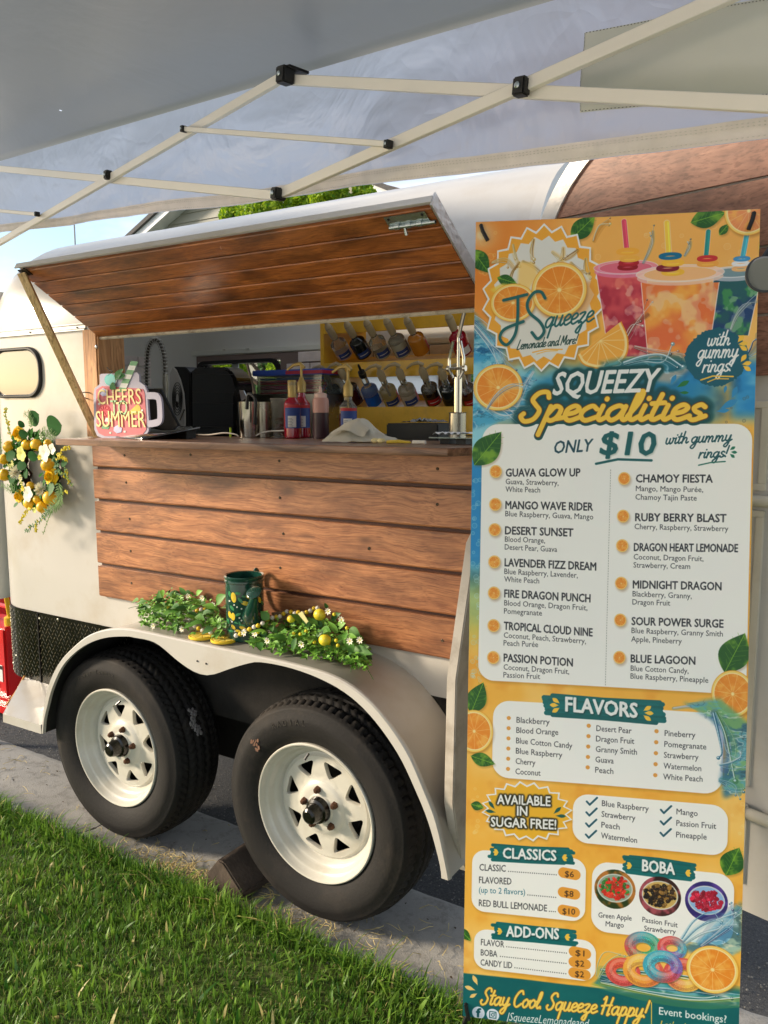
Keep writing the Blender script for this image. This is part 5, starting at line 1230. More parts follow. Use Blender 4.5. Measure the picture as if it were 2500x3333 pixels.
# sprigs: stems with little leaves, and yellow bud sprays
M_fern = mat('fern_green', C3(88, 124, 56), .7, var=.2, vs=50); M_bud = mat('bud_yellow', C3(222, 204, 40), .6, var=.1, vs=60)
def sprig(q, nl, ll, m_, name='sprig', dd=.05, wl=.45, bud=0):
    P = catmull([w_(*a, dd+rn(0, .01)) for a in q], 6); b = MB().tube(P, .0011, 4)
    for k in range(nl):
        t = (k+.5)/nl; i = int(t*(len(P)-1)); p = Vector(P[i]); tn_ = Vector(P[min(i+1, len(P)-1)]-P[max(i-1, 0)]).normalized(); sd_ = Vector((tn_.z, 0, -tn_.x))*(1 if k % 2 else -1)
        b.leaf(p, sd_+tn_*.5+Vector((0, rn(-.4, .2), 0)), (0, -1, .2), ll*kp*rn(.7, 1.1), ll*kp*wl, .1, 3)
    build(name, b, m_, WR, smooth=True)
    if bud:
        b = MB()
        for k in range(bud):
            i = int(rn(.3, 1)*(len(P)-1)); p = Vector(P[i])+Vector((rn(-1, 1), rn(-.6, .3), rn(-1, 1)))*22*kp; b.ball(p, rn(6, 11)*kp, 5, 4)
        build('bud_spray', b, M_bud, WR, smooth=True)
sprig([(130, 640), (90, 500), (70, 400), (85, 300)], 22, 36, M_fern, bud=26)
sprig([(150, 700), (120, 600), (110, 480)], 10, 30, M_bud, bud=30)
sprig([(20, 900), (10, 780), (0, 660)], 14, 32, M_fern)
sprig([(420, 560), (400, 440), (370, 340)], 24, 60, M_fern, wl=.12); sprig([(420, 560), (380, 450), (310, 380)], 22, 60, M_fern, wl=.12)
sprig([(520, 680), (600, 600), (740, 690)], 30, 60, M_fern, wl=.16); sprig([(540, 700), (620, 650), (700, 720)], 26, 60, M_fern, wl=.16)
sprig([(690, 960), (740, 1040), (750, 1180)], 16, 62, M_euc2, wl=.5)
sprig([(760, 1150), (850, 1200), (960, 1340)], 18, 34, M_fern, bud=14); sprig([(840, 1100), (880, 1180), (900, 1300)], 12, 34, M_fern, bud=10)
sprig([(740, 1000), (820, 860), (930, 830)], 14, 34, M_bud, bud=24); sprig([(740, 930), (820, 960), (890, 1000)], 14, 34, M_bud, bud=24)
sprig([(770, 1300), (780, 1480), (700, 1600), (600, 1700)], 44, 90, M_fern, wl=.14); sprig([(780, 1350), (800, 1500), (740, 1620), (560, 1760)], 40, 70, M_fern, wl=.2)
sprig([(640, 1640), (560, 1760), (440, 1850), (325, 1945)], 26, 48, M_euc2, wl=.5, bud=8); sprig([(680, 1660), (620, 1800), (565, 1970)], 10, 30, M_fern)
sprig([(400, 1620), (330, 1700), (250, 1840)], 16, 40, M_bud, bud=46); sprig([(470, 1800), (470, 1880), (480, 1930)], 6, 30, M_bud, bud=26)
sprig([(200, 1330), (110, 1360), (5, 1340)], 20, 70, M_fern, wl=.12); sprig([(230, 1400), (150, 1400), (60, 1350)], 20, 60, M_fern, wl=.12)
sprig([(150, 1000), (160, 1060), (110, 1080)], 12, 46, M_cent, wl=.3); sprig([(250, 1200), (280, 1280), (290, 1350)], 12, 46, M_cent, wl=.3)
b = MB()
for q in ((860, 1420), (830, 1440), (880, 1430)): p = w_(*q, .05); b.leaf(p+Vector((0, 0, .012)), (rn(-.5, .5), -.2, -1), (0, -1, 0), .016, .012, .2, 4)
build('bell_flower', b, M_bud, WR, smooth=True)
for q in ((300, 1370), (520, 960), (545, 690)):
    b = MB(); p = w_(*q, .055)
    for k in range(6): a = 2*PI*k/6; b.leaf(p, (math.cos(a), -.3, math.sin(a)), (0, -1, 0), 42*kp, 22*kp, .2, 4)
    build('petal_flower', b, M_bud if q[0] < 530 else M_white, WR, smooth=True)

# ================================================================== GARLAND AND CAN ON THE FENDER
FZ = .7965
g_ = lambda x, y, dz=0: atz(*r7(x, y), FZ+dz)
M_gl = [mat('silk_leaf', C3(80, 130, 46), .5, var=.18, vs=30, objvar=.15), mat('silk_leaf_dark', C3(54, 100, 38), .5, var=.18, vs=30, objvar=.15), mat('silk_leaf_light', C3(112, 164, 58), .5, var=.18, vs=30, objvar=.12)]
BEADPX = [(495, 335), (446, 346), (413, 378), (402, 400), (415, 428), (445, 450), (478, 466), (520, 474), (690, 490), (730, 468), (770, 453), (812, 438), (842, 418), (880, 392), (930, 382), (984, 352), (1050, 356), (1124, 347), (1165, 330), (1180, 370), (1212, 522)]
def nearbead(p):
    d = p-CAM; x = W0/2+FPX*d.dot(CR)/d.dot(CF); y = H0/2-FPX*d.dot(CU)/d.dot(CF); x, y = (x-400)/.5425, (y-1800)/.5425
    return any((x-a)**2+(y-c_)**2 < 26**2 for a, c_ in BEADPX)
def garland(label, xr, n_big, n_small, named, envelope, seed):
    random.seed(seed)
    x0, x1 = xr; ctr = g_((x0+x1)/2, 480)
    G = thing('garland', (ctr.x, -.12, FZ), label, 'garland', 'artificial greenery laid on the fender')
    # the heap occupies y from the wall to near the lip; height from the photo's envelope
    def top(x): return np.interp(x, *envelope)
    b = MB()
    for k in range(n_small):
        x = rn(x0, x1); h = top(x)*abs(random.gauss(0, .5)); h = min(h, top(x)); Y = rn(-.20, -.02)
        p = at(*r7(x, 430), Y); p.z = FZ+.004+h
        if nearbead(p): continue
        for q in range(3):
            dd = Vector((rn(-1, 1), rn(-1, .5), rn(-.3, .8))); b.leaf(p, dd, (rn(-.5, .5), rn(-1, 0), 1), rn(.010, .022), rn(.007, .012), .3, 2)
    o = build('foliage', b, M_gl[2], G, smooth=True); o['kind'] = 'stuff'
    b = MB()
    for k in range(16):
        x = rn(x0+20, x1-20); Y = rn(-.19, -.02); p = at(*r7(x, 430), Y); p.z = FZ+.01+top(x)*rn(0, .7); d = Vector((rn(-1, 1), rn(-.4, .2), rn(-.5, .0))).normalized()
        b.tube([p, p+d*.03+Vector((0, 0, .006)), p+d*.06], .001, 4)
    build('stem', b, M_gl[1], G)
    for k in range(n_big):
        x = rn(x0, x1); Y = rn(-.20, -.02); p = at(*r7(x, 430), Y); h = top(x)*rn(.15, .95); p.z = FZ+.008+h
        if nearbead(p): continue
        dd = Vector((rn(-1, 1), rn(-1, .2), rn(-.35, .7))); build('leaf', MB().leaf(p, dd, (rn(-.4, .4), -.6, 1), rn(.032, .056), rn(.018, .030), .25, 5), random.choice(M_gl), G, smooth=True)
    for (xa, ya, xb_, yb_, Y, wd) in named:
        p0, p1 = at(*r7(xa, ya), Y), at(*r7(xb_, yb_), Y-.01); L_ = (p1-p0).length; build('leaf', MB().leaf(p0, p1-p0, (.1, -1, .5), L_, L_*wd, .12, 7), random.choice(M_gl[:2]+M_gl), G, smooth=True)
    return G
G1 = garland('greenery garland heap left of the lemon can with white daisies', (100, 600), 70, 400,
    [(240, 370, 205, 225, -.10, .42), (265, 372, 165, 340, -.13, .5), (170, 320, 85, 350, -.13, .42), (380, 250, 335, 205, -.05, .5), (470, 400, 455, 350, -.14, .9), (330, 420, 300, 495, -.19, .35), (320, 330, 270, 270, -.08, .5), (420, 330, 350, 290, -.08, .5), (500, 300, 420, 285, -.05, .4), (560, 300, 610, 250, -.05, .6), (590, 430, 565, 455, -.17, .9), (610, 420, 615, 450, -.17, .9), (200, 380, 130, 400, -.14, .4), (440, 250, 470, 225, -.03, .5)],
    ([100, 200, 340, 480, 600], [.03, .075, .085, .075, .06]), 11)
G2 = garland('longer greenery garland heap right of the lemon can with berries and lemons', (760, 1470), 110, 560,
    [(880, 400, 825, 350, -.13, .75), (1000, 420, 1065, 380, -.10, .5), (1130, 440, 1060, 400, -.10, .6), (1200, 440, 1120, 400, -.09, .6), (1040, 510, 1010, 590, -.20, .45), (1250, 400, 1300, 360, -.06, .5), (1290, 440, 1330, 420, -.08, .7), (1360, 450, 1420, 500, -.08, .6), (1380, 570, 1490, 605, -.17, .4), (1380, 590, 1350, 610, -.18, .5), (1270, 530, 1240, 580, -.17, .7), (930, 480, 880, 430, -.12, .4), (900, 540, 780, 520, -.17, .3), (1160, 490, 1210, 470, -.15, .5), (1230, 330, 1210, 300, -.03, .6), (860, 500, 820, 460, -.16, .6), (1320, 540, 1340, 480, -.13, .6), (1420, 580, 1470, 560, -.13, .5)],
    ([760, 860, 1000, 1150, 1300, 1400, 1470], [.03, .06, .07, .075, .065, .045, .02]), 12)
random.seed(21)
def daisy(G, x, y, Y, r=.0125):
    b = MB(); p = at(*r7(x, y), Y)
    for k in range(8): a = 2*PI*k/8+rn(-.1, .1); b.leaf(p, (math.cos(a), -.5, math.sin(a)*.9+.2), (0, -1, .4), r, r*.42, .1, 3)
    o = build('daisy', b, M_white, G, smooth=True); build('daisy_eye', MB().ball(p+Vector((0, -.002, 0)), .0022, 6, 4), M_bud, o, smooth=True)
for (x, y, Y) in ((125, 365, -.17), (185, 437, -.19), (358, 455, -.20), (545, 312, -.08), (480, 270, -.07), (395, 260, -.06)): daisy(G1, x, y, Y)
for (x, y, Y) in ((870, 525, -.20), (1075, 548, -.20), (1235, 350, -.09), (1365, 528, -.19), (795, 485, -.19), (1425, 522, -.15), (730, 478, -.19), (1315, 400, -.08)): daisy(G2, x, y, Y)
for (x, y, Y, r, G) in ((1180, 370, -.09, .0175, G2), (1212, 522, -.19, .0165, G2), (275, 330, -.09, .011, G1), (1010, 395, -.12, .012, G2)):
    build('lemon', MB().ball(at(*r7(x, y), Y), r, 16, 12, (1.1, 1, 1)), M_lemon2, G, smooth=True)
for (x, y) in ((1065, 487), (1025, 483), (1290, 555), (1280, 525), (1345, 450), (1150, 535), (1268, 368), (812, 475), (165, 318), (250, 322), (1100, 470), (1240, 560)):
    build('berry', MB().ball(at(*r7(x, y), -.19 if y > 420 else -.10), .0052, 9, 6), M_bud, G2 if x > 700 else G1, smooth=True)
# burlap ribbon ends
for q, lab in ((((400, 470), (545, 435), (650, 490), (620, 505), (540, 485)), 'frayed burlap ribbon end under the beads left of the can'), (((890, 360), (1050, 340), (1000, 420), (920, 420)), 'frayed burlap ribbon bow behind the beads right of the can')):
    Y0 = -.15 if q[0][0] < 500 else -.06
    b = MB().prism([at(*r7(*a), Y0) for a in q], (0, .004, .001)); o = build('burlap_ribbon', b, mat('burlap', C3(150, 122, 92), .95, var=.2, vs=120, bump=1, bs=400)); lbl(o, lab, 'ribbon')
b = MB().prism([at(*r7(*a), -.14) for a in ((1050, 365), (1075, 350), (1112, 410), (1100, 424))], (0, .002, 0)); o = build('paper_tag', b, mat('tag_straw', C3(206, 200, 140), .8)); lbl(o, 'pale yellow tag sticking out of the right garland', 'tag')
# bead strings
M_bw = mat('bead_white', C3(226, 222, 210), .4, var=.03); M_by = mat('bead_yellow', C3(226, 192, 36), .4, var=.05)
def beads(seq, label, first):
    pts = [at(*r7(x, y), Y) for x, y, Y in seq]; B_ = thing('bead_garland', pts[0], label, 'bead garland', 'yellow and white wooden bead strings on the fender')
    build('cord', MB().tube([tuple(p) for p in pts], .0012, 5), mat('jute', C3(170, 140, 90), .9), B_)
    for k, p in enumerate(pts):
        r = .0072 if seq[k][2] < -.12 else .0068
        build('bead', MB().ball(p, r, 14, 9), (M_bw, M_by)[(k+first) % 2], B_, smooth=True)
beads([(495, 333, -.10), (470, 339, -.105), (446, 346, -.11), (423, 359, -.12), (413, 378, -.13), (402, 397, -.14), (410, 424, -.155), (432, 440, -.165), (455, 453, -.17), (478, 465, -.175), (502, 471, -.18), (527, 475, -.18)], 'curling string of yellow and white beads left of the lemon can', 1)
beads([(680, 495, -.19), (706, 486, -.185), (732, 468, -.175), (760, 458, -.17), (788, 444, -.165), (812, 436, -.16), (838, 421, -.15), (868, 398, -.12), (897, 388, -.10), (920, 383, -.09), (942, 380, -.085), (964, 365, -.07), (984, 351, -.06), (1009, 353, -.07), (1032, 362, -.08), (1053, 356, -.08), (1078, 362, -.08), (1102, 356, -.07), (1124, 347, -.06), (1147, 333, -.05), (1168, 330, -.05)], 'string of yellow and white beads running right behind the garland', 0)
for (x, y, lab) in ((475, 506, 'round yellow lemon slice coaster nearer the bead string'), (608, 528, 'round yellow lemon slice coaster nearer the fender lip')):
    p = g_(x, y); Cs = thing('lemon_coaster', (p.x, p.y, FZ), lab, 'coaster', 'lemon slice coasters on the fender')
    build('coaster_rim', MB().lathe([(0, 0), (.039, 0), (.041, .002), (.041, .007), (.039, .0085), (.037, .0075), (0, .0075)], (p.x, p.y, FZ), (0, 0, 1), 36, cap=False), mat('coaster_yellow', C3(224, 190, 44), .5, var=.05), Cs, smooth=True)
    b = MB()
    for k in range(9):
        a0, a1 = 2*PI*k/9+.06, 2*PI*(k+1)/9-.06; b.prism([Vector((p.x, p.y, FZ+.0076))+Vector((math.cos(a), math.sin(a), 0))*r for r, a in ((.006, (a0+a1)/2), (.033, a0), (.0345, (a0+a1)/2), (.033, a1))], (0, 0, .0012))
    build('segment', b, mat('coaster_flesh', C3(232, 208, 92), .5, var=.08, vs=60), Cs)
# watering can
p = g_(735, 455); cxn = at(*r7(732, 300), -.115); WX, WYc = cxn.x, -.115
hT = at(*r7(732, 128), -.115).z; rC = .0605
WC = thing('watering_can', (WX, WYc, FZ), 'dark green ceramic watering can printed with lemons on the fender', 'watering can')
M_can = mat('green_glaze', C3(26, 66, 56), .14, var=.08, vs=8, coat=.7)
Hc = hT-FZ
build('can_body', MB().lathe([(.001, .001), (rC-.006, .001), (rC-.002, .006), (rC-.002, Hc-.022), (rC+.001, Hc-.019), (rC+.001, Hc-.014), (rC-.001, Hc-.012), (rC+.001, Hc-.008), (rC+.002, Hc-.003), (rC-.001, Hc), (rC-.006, Hc-.002), (rC-.007, Hc-.02), (rC-.008, .012), (.001, .012)], (WX, WYc, FZ), (0, 0, 1), 48, cap=False), M_can, WC, smooth=True)
def onc(x, y, off=.0):
    """photo point -> cylinder surface of the can"""
    d = ray(*r7(x, y)).normalized(); ox, oy = CAM.x-WX, CAM.y-WYc; A_ = d.x**2+d.y**2; B_ = 2*(ox*d.x+oy*d.y); R_ = rC-.0018+off; C_ = ox*ox+oy*oy-R_*R_; D_ = B_*B_-4*A_*C_
    if D_ < 0: return None
    return CAM+d*((-B_-math.sqrt(D_))/(2*A_))
q_ = onc(772, 392); s0 = q_+Vector((0, .012, -.008)); s1 = q_+Vector((.004, -.010, .010)); s2 = at(*r7(793, 256), q_.y-.030)
b = MB().tube([s0, s1, s1.lerp(s2, .5), s2.lerp(s1, .1), s2], [.030, .025, .0165, .012, .0105], 18); build('spout', b, M_can, WC, smooth=True)
rd = Vector((.10, -.62, .78)).normalized(); s3 = s2+Vector((0, 0, .004))
ro = build('spout_rose', MB().lathe([(.009, -.012), (.014, -.004), (.0225, .006), (.0235, .010), (.0215, .0115), (0, .013)], s3, rd, 26, cap=False), M_can, WC, smooth=True)
u_ = rd.orthogonal().normalized(); v_ = rd.cross(u_); b = MB()
for rr_, n_ in ((.006, 5), (.0115, 9), (.017, 13)):
    for k in range(n_): a = 2*PI*k/n_+rr_*90; b.lathe([(.0015, .0), (.0013, .0008)], s3+u_*rr_*math.cos(a)+v_*rr_*math.sin(a)+rd*(.0128-rr_*.07), rd, 6)
build('rose_hole', b, M_blackp, ro)
b = MB().tube(catmull([Vector((WX-.012, WYc+rC-.002, FZ+Hc-.01)), Vector((WX-.014, WYc+rC+.012, FZ+Hc+.002)), Vector((WX-.014, WYc+rC+.024, FZ+Hc-.03)), Vector((WX-.012, WYc+rC+.016, FZ+Hc-.09)), Vector((WX-.012, WYc+rC-.002, FZ+Hc-.11))], 5), .006, 10); build('can_handle', b, M_can, WC, smooth=True)
M_lp = mat('lemon_decal', C3(214, 184, 34), .3, var=.1, vs=60, coat=.4); M_lfp = mat('leaf_decal', C3(40, 124, 72), .3, var=.1, vs=60, coat=.4); M_fp = mat('flower_decal', C3(200, 206, 196), .4)
def decal(name, cx, cy, a, b_, rot, m, lens=False, n=12):
    ps = []
    for k in range(n):
        t = 2*PI*k/n; x, y = a*math.cos(t), b_*math.sin(t)*(abs(math.sin(t))**.35 if lens else 1); xr_, yr_ = x*math.cos(rot)-y*math.sin(rot), x*math.sin(rot)+y*math.cos(rot)
        q = onc(cx+xr_, cy+yr_, .0009)
        if q is None: return
        ps.append(q)
    b = MB().add(ps+[onc(cx, cy, .0012)], [(i, (i+1) % n, n) for i in range(n)]); build(name, b, m, WC)
for (x, y, a, b_, r) in ((664, 267, 32, 15, 1.4), (622, 302, 26, 9, 1.5), (642, 370, 22, 9, 1.3), (661, 382, 24, 12, 1.5), (734, 302, 24, 13, .2), (753, 264, 18, 10, .6), (821, 282, 18, 9, 1.4), (852, 240, 24, 6, 1.5), (662, 444, 18, 9, .9), (722, 452, 26, 10, .4), (690, 468, 18, 8, .2), (826, 385, 20, 8, 1.4)): decal('lemon_print', x, y, a, b_, r, M_lp)
for (x, y, a, r) in ((690, 243, 20, .1), (705, 285, 22, .8), (655, 330, 20, .9), (690, 370, 20, -.4), (640, 245, 18, 1.4), (680, 420, 14, .4), (702, 425, 16, 1.2), (722, 435, 14, .3), (838, 300, 16, 1.0), (725, 262, 14, .2), (632, 410, 18, 1.3), (650, 468, 16, .2)): decal('leaf_print', x, y, a, a*.42, r, M_lfp, True)
for (x, y) in ((668, 312), (685, 325), (640, 288), (712, 335), (700, 390), (712, 405), (655, 412), (672, 470)): decal('flower_print', x, y, 5, 5, 0, M_fp)

# ================================================================== CANOPY
g0 = ray(1695, 283); hd = math.hypot(g0.x, g0.y); OC = CAM+g0*(1.46/hd)
vd = ray(-1400, 930).normalized(); Dc = -vd                                     # towards the right
Nc = Dc.cross(Vector((0, 0, 1))).normalized()                                    # points to the camera side?
if Nc.dot(CAM-OC) < 0: Nc = -Nc
UPc = (Vector((0, 0, 1))-Dc*Dc.z).normalized()
def cpl(x, y, off=0.0):
    """photo point -> truss plane shifted by off towards the camera"""
    d = ray(x, y); o_ = OC+Nc*off; return CAM+d*((o_-CAM).dot(Nc)/d.dot(Nc))
CN = thing('canopy_tent', (OC.x, OC.y-.8, 0), 'grey pop-up canopy with cream folding frame overhead', 'canopy')
M_bar = mat('frame_enamel', C3(244, 238, 226), .38, var=.04, vs=4, coat=.25)
M_jnt = mat('joint_black', C3(30, 29, 28), .5, var=.1)
wbar = .0215; th_ = .0125
def barc(a, b_, off, w=wbar): build('truss_bar', MB().bar(cpl(*a, off), cpl(*b_, off), Nc, w, th_), M_bar, CN, bevel=.0012)
barc((-260, 941), (925, 249), .0); barc((907, 634), (2700, -160), .0)
barc((-300, 520), (898, 637), -.016); barc((938, 260), (2640, 347), -.016)
barc((598, 420), (1266, 470), .014, .0115); barc((-260, 662), (124, 698), .014, .0115)
for i, (q, s) in enumerate((((352, 570), 30), ((1697, 283), 34), ((906, 632), 30), ((928, 246), 40))):
    p = cpl(*q, .008); w = s/FPX*1.6
    b = MB().obox(p, Dc, UPc, Nc, w*.62, w*.72, .0105 if i < 2 else .016)
    if i == 3: b.obox(p+UPc*w*.6+Nc*-.02, Dc, UPc, Nc, w*1.1, .003, .03)
    j = build('joint_bracket', b, M_jnt, CN, bevel=.003)
    build('pivot_bolt', MB().lathe([(.0055, 0), (.0055, .003), (.003, .005)], p+Nc*(.0105 if i < 2 else .016), Nc, 10), M_zinc, j, smooth=True)
for q in ((598, 420), (1264, 470), (121, 697)):
    p = cpl(*q, .018); j = build('end_clip', MB().obox(p, Dc, UPc, Nc, .006, .0075, .008), M_jnt, CN, bevel=.001); build('pivot_bolt', MB().lathe([(.0035, 0), (.0035, .002), (.002, .003)], p+Nc*.008, Nc, 8), M_zinc, j)
# fabric: valance and roof as one sheet of cloth
def fabric(name, base, tw=.68, fold=.9):
    m, t, bs_ = newmat(name); L = t.links.new; N = t.nodes.new
    c_ = N('ShaderNodeTexCoord'); n1 = N('ShaderNodeTexNoise'); n1.inputs['Scale'].default_value = 2.4; n1.inputs['Detail'].default_value = 4; n1.inputs['Roughness'].default_value = .45; n1.inputs['Distortion'].default_value = 1.2
    L(c_.outputs['Object'], n1.inputs['Vector'])
    bs_.inputs['Base Color'].default_value = base; bs_.inputs['Roughness'].default_value = .36; bs_.inputs['Metallic'].default_value = .45; bs_.inputs['Specular IOR Level'].default_value = .6
    bp = N('ShaderNodeBump'); bp.inputs['Strength'].default_value = fold; bp.inputs['Distance'].default_value = .05; L(n1.outputs['Fac'], bp.inputs['Height'])
    vo = N('ShaderNodeTexVoronoi'); vo.feature = 'DISTANCE_TO_EDGE'; vo.inputs['Scale'].default_value = 9
    n3 = N('ShaderNodeTexNoise'); n3.inputs['Scale'].default_value = 4; L(c_.outputs['Object'], n3.inputs['Vector'])
    va = N('ShaderNodeVectorMath'); va.operation = 'MULTIPLY_ADD'; va.inputs[1].default_value = (.25, .25, .25); L(n3.outputs['Color'], va.inputs[0]); L(c_.outputs['Object'], va.inputs[2]); L(va.outputs[0], vo.inputs['Vector'])
    rr_ = N('ShaderNodeValToRGB'); rr_.color_ramp.elements[1].position = .12; L(vo.outputs['Distance'], rr_.inputs['Fac'])
    bp2 = N('ShaderNodeBump'); bp2.inputs['Strength'].default_value = .12*fold; bp2.inputs['Distance'].default_value = .008; L(rr_.outputs['Color'], bp2.inputs['Height']); L(bp.outputs[0], bp2.inputs['Normal']); L(bp2.outputs[0], bs_.inputs['Normal'])
    tr = N('ShaderNodeBsdfTranslucent'); tr.inputs['Color'].default_value = (.74, .79, .90, 1); L(bp2.outputs[0], tr.inputs['Normal'])
    ms = N('ShaderNodeMixShader'); ms.inputs[0].default_value = tw; L(bs_.outputs[0], ms.inputs[1]); L(tr.outputs[0], ms.inputs[2]); L(ms.outputs[0], t.nodes['Material Output'].inputs['Surface']); return m
M_fab = fabric('canopy_cloth', C3(164, 164, 166)); M_fab2 = fabric('roof_cloth', C3(150, 150, 142), .12, .12)
OV = -.075                                                                       # valance hangs behind the frame
def sline(x0, y0, x1, y1):
    a, b_ = cpl(x0, y0, OV), cpl(x1, y1, OV); return a, b_
eA, eB = sline(0, 517, 1300, 133); hA, hB = sline(125, 736, 2500, 427)
tA, tB = sline(1200, 560, 1772, 505)
def onl(a, b_, s):   # point of line a-b at run s along Dc from OC
    u = (b_-a); ud = u.dot(Dc); return a+u*((s-(a-OC).dot(Dc))/ud)
S0, S1 = -2.95, 1.25
def val(u, v):
    s = S0+(S1-S0)*u; e, h = onl(eA, eB, s), onl(hA, hB, s)
    vv = .03+.97*v; p = e.lerp(h, vv)
    k = .016*mnoise.noise((s*3.1, v*2.0, 1.5))*min(1, v*3)+.006*mnoise.noise((s*11, v*9, 4))*v+.010*math.sin(s*5+v*3)*v
    return tuple(p+Nc*(k-.03*v+.02*math.sin(PI*v)))
b = MB().grid(val, 200, 26); build('valance', b, M_fab, CN, smooth=True)
b = MB()
M_hem = mat('hem_white', C3(232, 224, 220), .6, var=.06, vs=30, bump=.3, bs=90)
b.grid(lambda u, v: tuple(Vector(val(u, .895+.105*v))+Nc*.0035), 200, 6); build('hem', b, M_hem, CN, smooth=True)
b = MB()
for r_ in (.915, .93, .985):
    for k in range(520):
        p = Vector(val(k/520, r_))+Nc*.005; b.obox(p, Dc, UPc, Nc, .0014, .0006, .0004)
o = build('stitch', b, mat('thread', C3(214, 210, 204), .8), CN); o['kind'] = 'stuff'
# eave roll and roof
RL = 2.9; sl_ = math.radians(17)
rd_ = (Nc*math.cos(sl_)+Vector((0, 0, 1))*math.sin(sl_)); rd2_ = (Nc*math.cos(sl_)-Vector((0, 0, 1))*math.sin(sl_))
def roof(u, v):
    s = S0+(S1-S0)*u; e = onl(eA, eB, s); v2 = (v**1.5 if v < .5 else (.5**1.5+(v-.5)*(1-.5**1.5)/.5))*RL; q = e.lerp(onl(hA, hB, s), .03)
    if v == 0: return tuple(q)
    hp2 = min(1.0, (s-S0)/.9, (S1-s)/.9); pk = min(v2, 1.45); dn2 = max(0, v2-1.45)
    k = .010*mnoise.noise((s*1.2, v2*1.2, 9))*min(1, v2*6)
    p_ = e+rd_*pk+rd2_*dn2
    return tuple(p_+Vector((0, 0, .012*(1-math.exp(-v2*25))+k)))
b = MB().grid(roof, 110, 60)
def sidefall(p_, h): return p_-Vector((0, 0, h))
for nm_, P_ in (('far_valance', [Vector(roof(u/40, 1.0)) for u in range(41)]), ('side_valance', [Vector(roof(0, v/30)) for v in range(31)]), ('side_valance', [Vector(roof(1, v/30)) for v in range(31)])):
    ez_ = (P_[0].z, P_[-1].z); bt = [Vector((p_.x, p_.y, ez_[0]+(ez_[1]-ez_[0])*i/(len(P_)-1)-.30)) for i, p_ in enumerate(P_)]
    build(nm_, MB().strip(P_, bt), M_fab, CN, smooth=True)
# small tear that lets the sky through
hp_ = None; best = 9
for i, f in enumerate(b.f):
    ctr = sum((Vector(b.v[k]) for k in f), Vector())/4; d = ctr-CAM
    if d.dot(CF) <= 0: continue
    px = W0/2+FPX*d.dot(CR)/d.dot(CF); py = H0/2-FPX*d.dot(CU)/d.dot(CF); e_ = abs(px-197)+abs(py-345)
    if best == 9 or e_ < best: best = e_; hp_ = i
f = b.f[hp_]; q = [Vector(b.v[k]) for k in f]; ctr = sum(q, Vector())/4; del b.f[hp_]
n0 = len(b.v); inn_ = [ctr+(p-ctr).normalized()*.0045*(1+.5*(k % 2)) for k, p in enumerate(q)]; b.v += [tuple(p) for p in inn_]
for k in range(4): b.f.append((f[k], f[(k+1) % 4], n0+(k+1) % 4, n0+k))
build('roof_cloth', b, M_fab2, CN, smooth=True)
# sewn reinforcement patch on the valance
pp = [(1910, 110), (1885, 366), (2500, 292), (2640, 262), (2640, 0), (2500, -5)]
b = MB(); nP = 16
def vpt(x, y, off=.004):
    a = cpl(x, y, OV); s = (a-OC).dot(Dc); e, h = onl(eA, eB, s), onl(hA, hB, s); v = (a-e).dot(h-e)/(h-e).length_squared; v = (v-.03)/.97
    return Vector(val((s-S0)/(S1-S0), v))+Nc*off
b.grid(lambda u, v: tuple(vpt(1910-25*v+690*u, 110+256*v-(118*u if v < 2 else 0)*(1-v*.38))), 24, 10)
build('patch', b, mat('patch_cloth', C3(206, 208, 200), .6, var=.05, vs=4, bump=.4, bs=12), CN, smooth=True)
b = MB()
for (q0, q1) in (((1912, 112), (1888, 362)), ((1888, 362), (2600, 290)), ((1912, 112), (2600, 0))):
    n_ = 60
    for k in range(n_): t = (k+.5)/n_; p = vpt(q0[0]+(q1[0]-q0[0])*t, q0[1]+(q1[1]-q0[1])*t, .0055); dd = vpt(q0[0]+(q1[0]-q0[0])*(t+.01), q0[1]+(q1[1]-q0[1])*(t+.01), .0055)-p; b.bar(p-dd*.3, p+dd*.3, Nc, .001, .0006)
o = build('patch_stitch', b, mat('thread_dark', C3(92, 92, 88), .8), CN); o['kind'] = 'stuff'
# the frame goes on outside the picture: corner legs and the ridge side
for (s, w) in ((S0+.03, 0), (S0+.03, 1), (S1-.03, 0), (S1-.03, 1)):
    e = onl(eA, eB, s); p = Vector(roof((s-S0)/(S1-S0), .985)) if w else e+Nc*.05
    if not w and s > 0: pass
    build('leg', MB().box(p.x-.014, p.x+.014, p.y-.014, p.y+.014, 0.0, p.z-.02), M_bar, CN, bevel=.001)

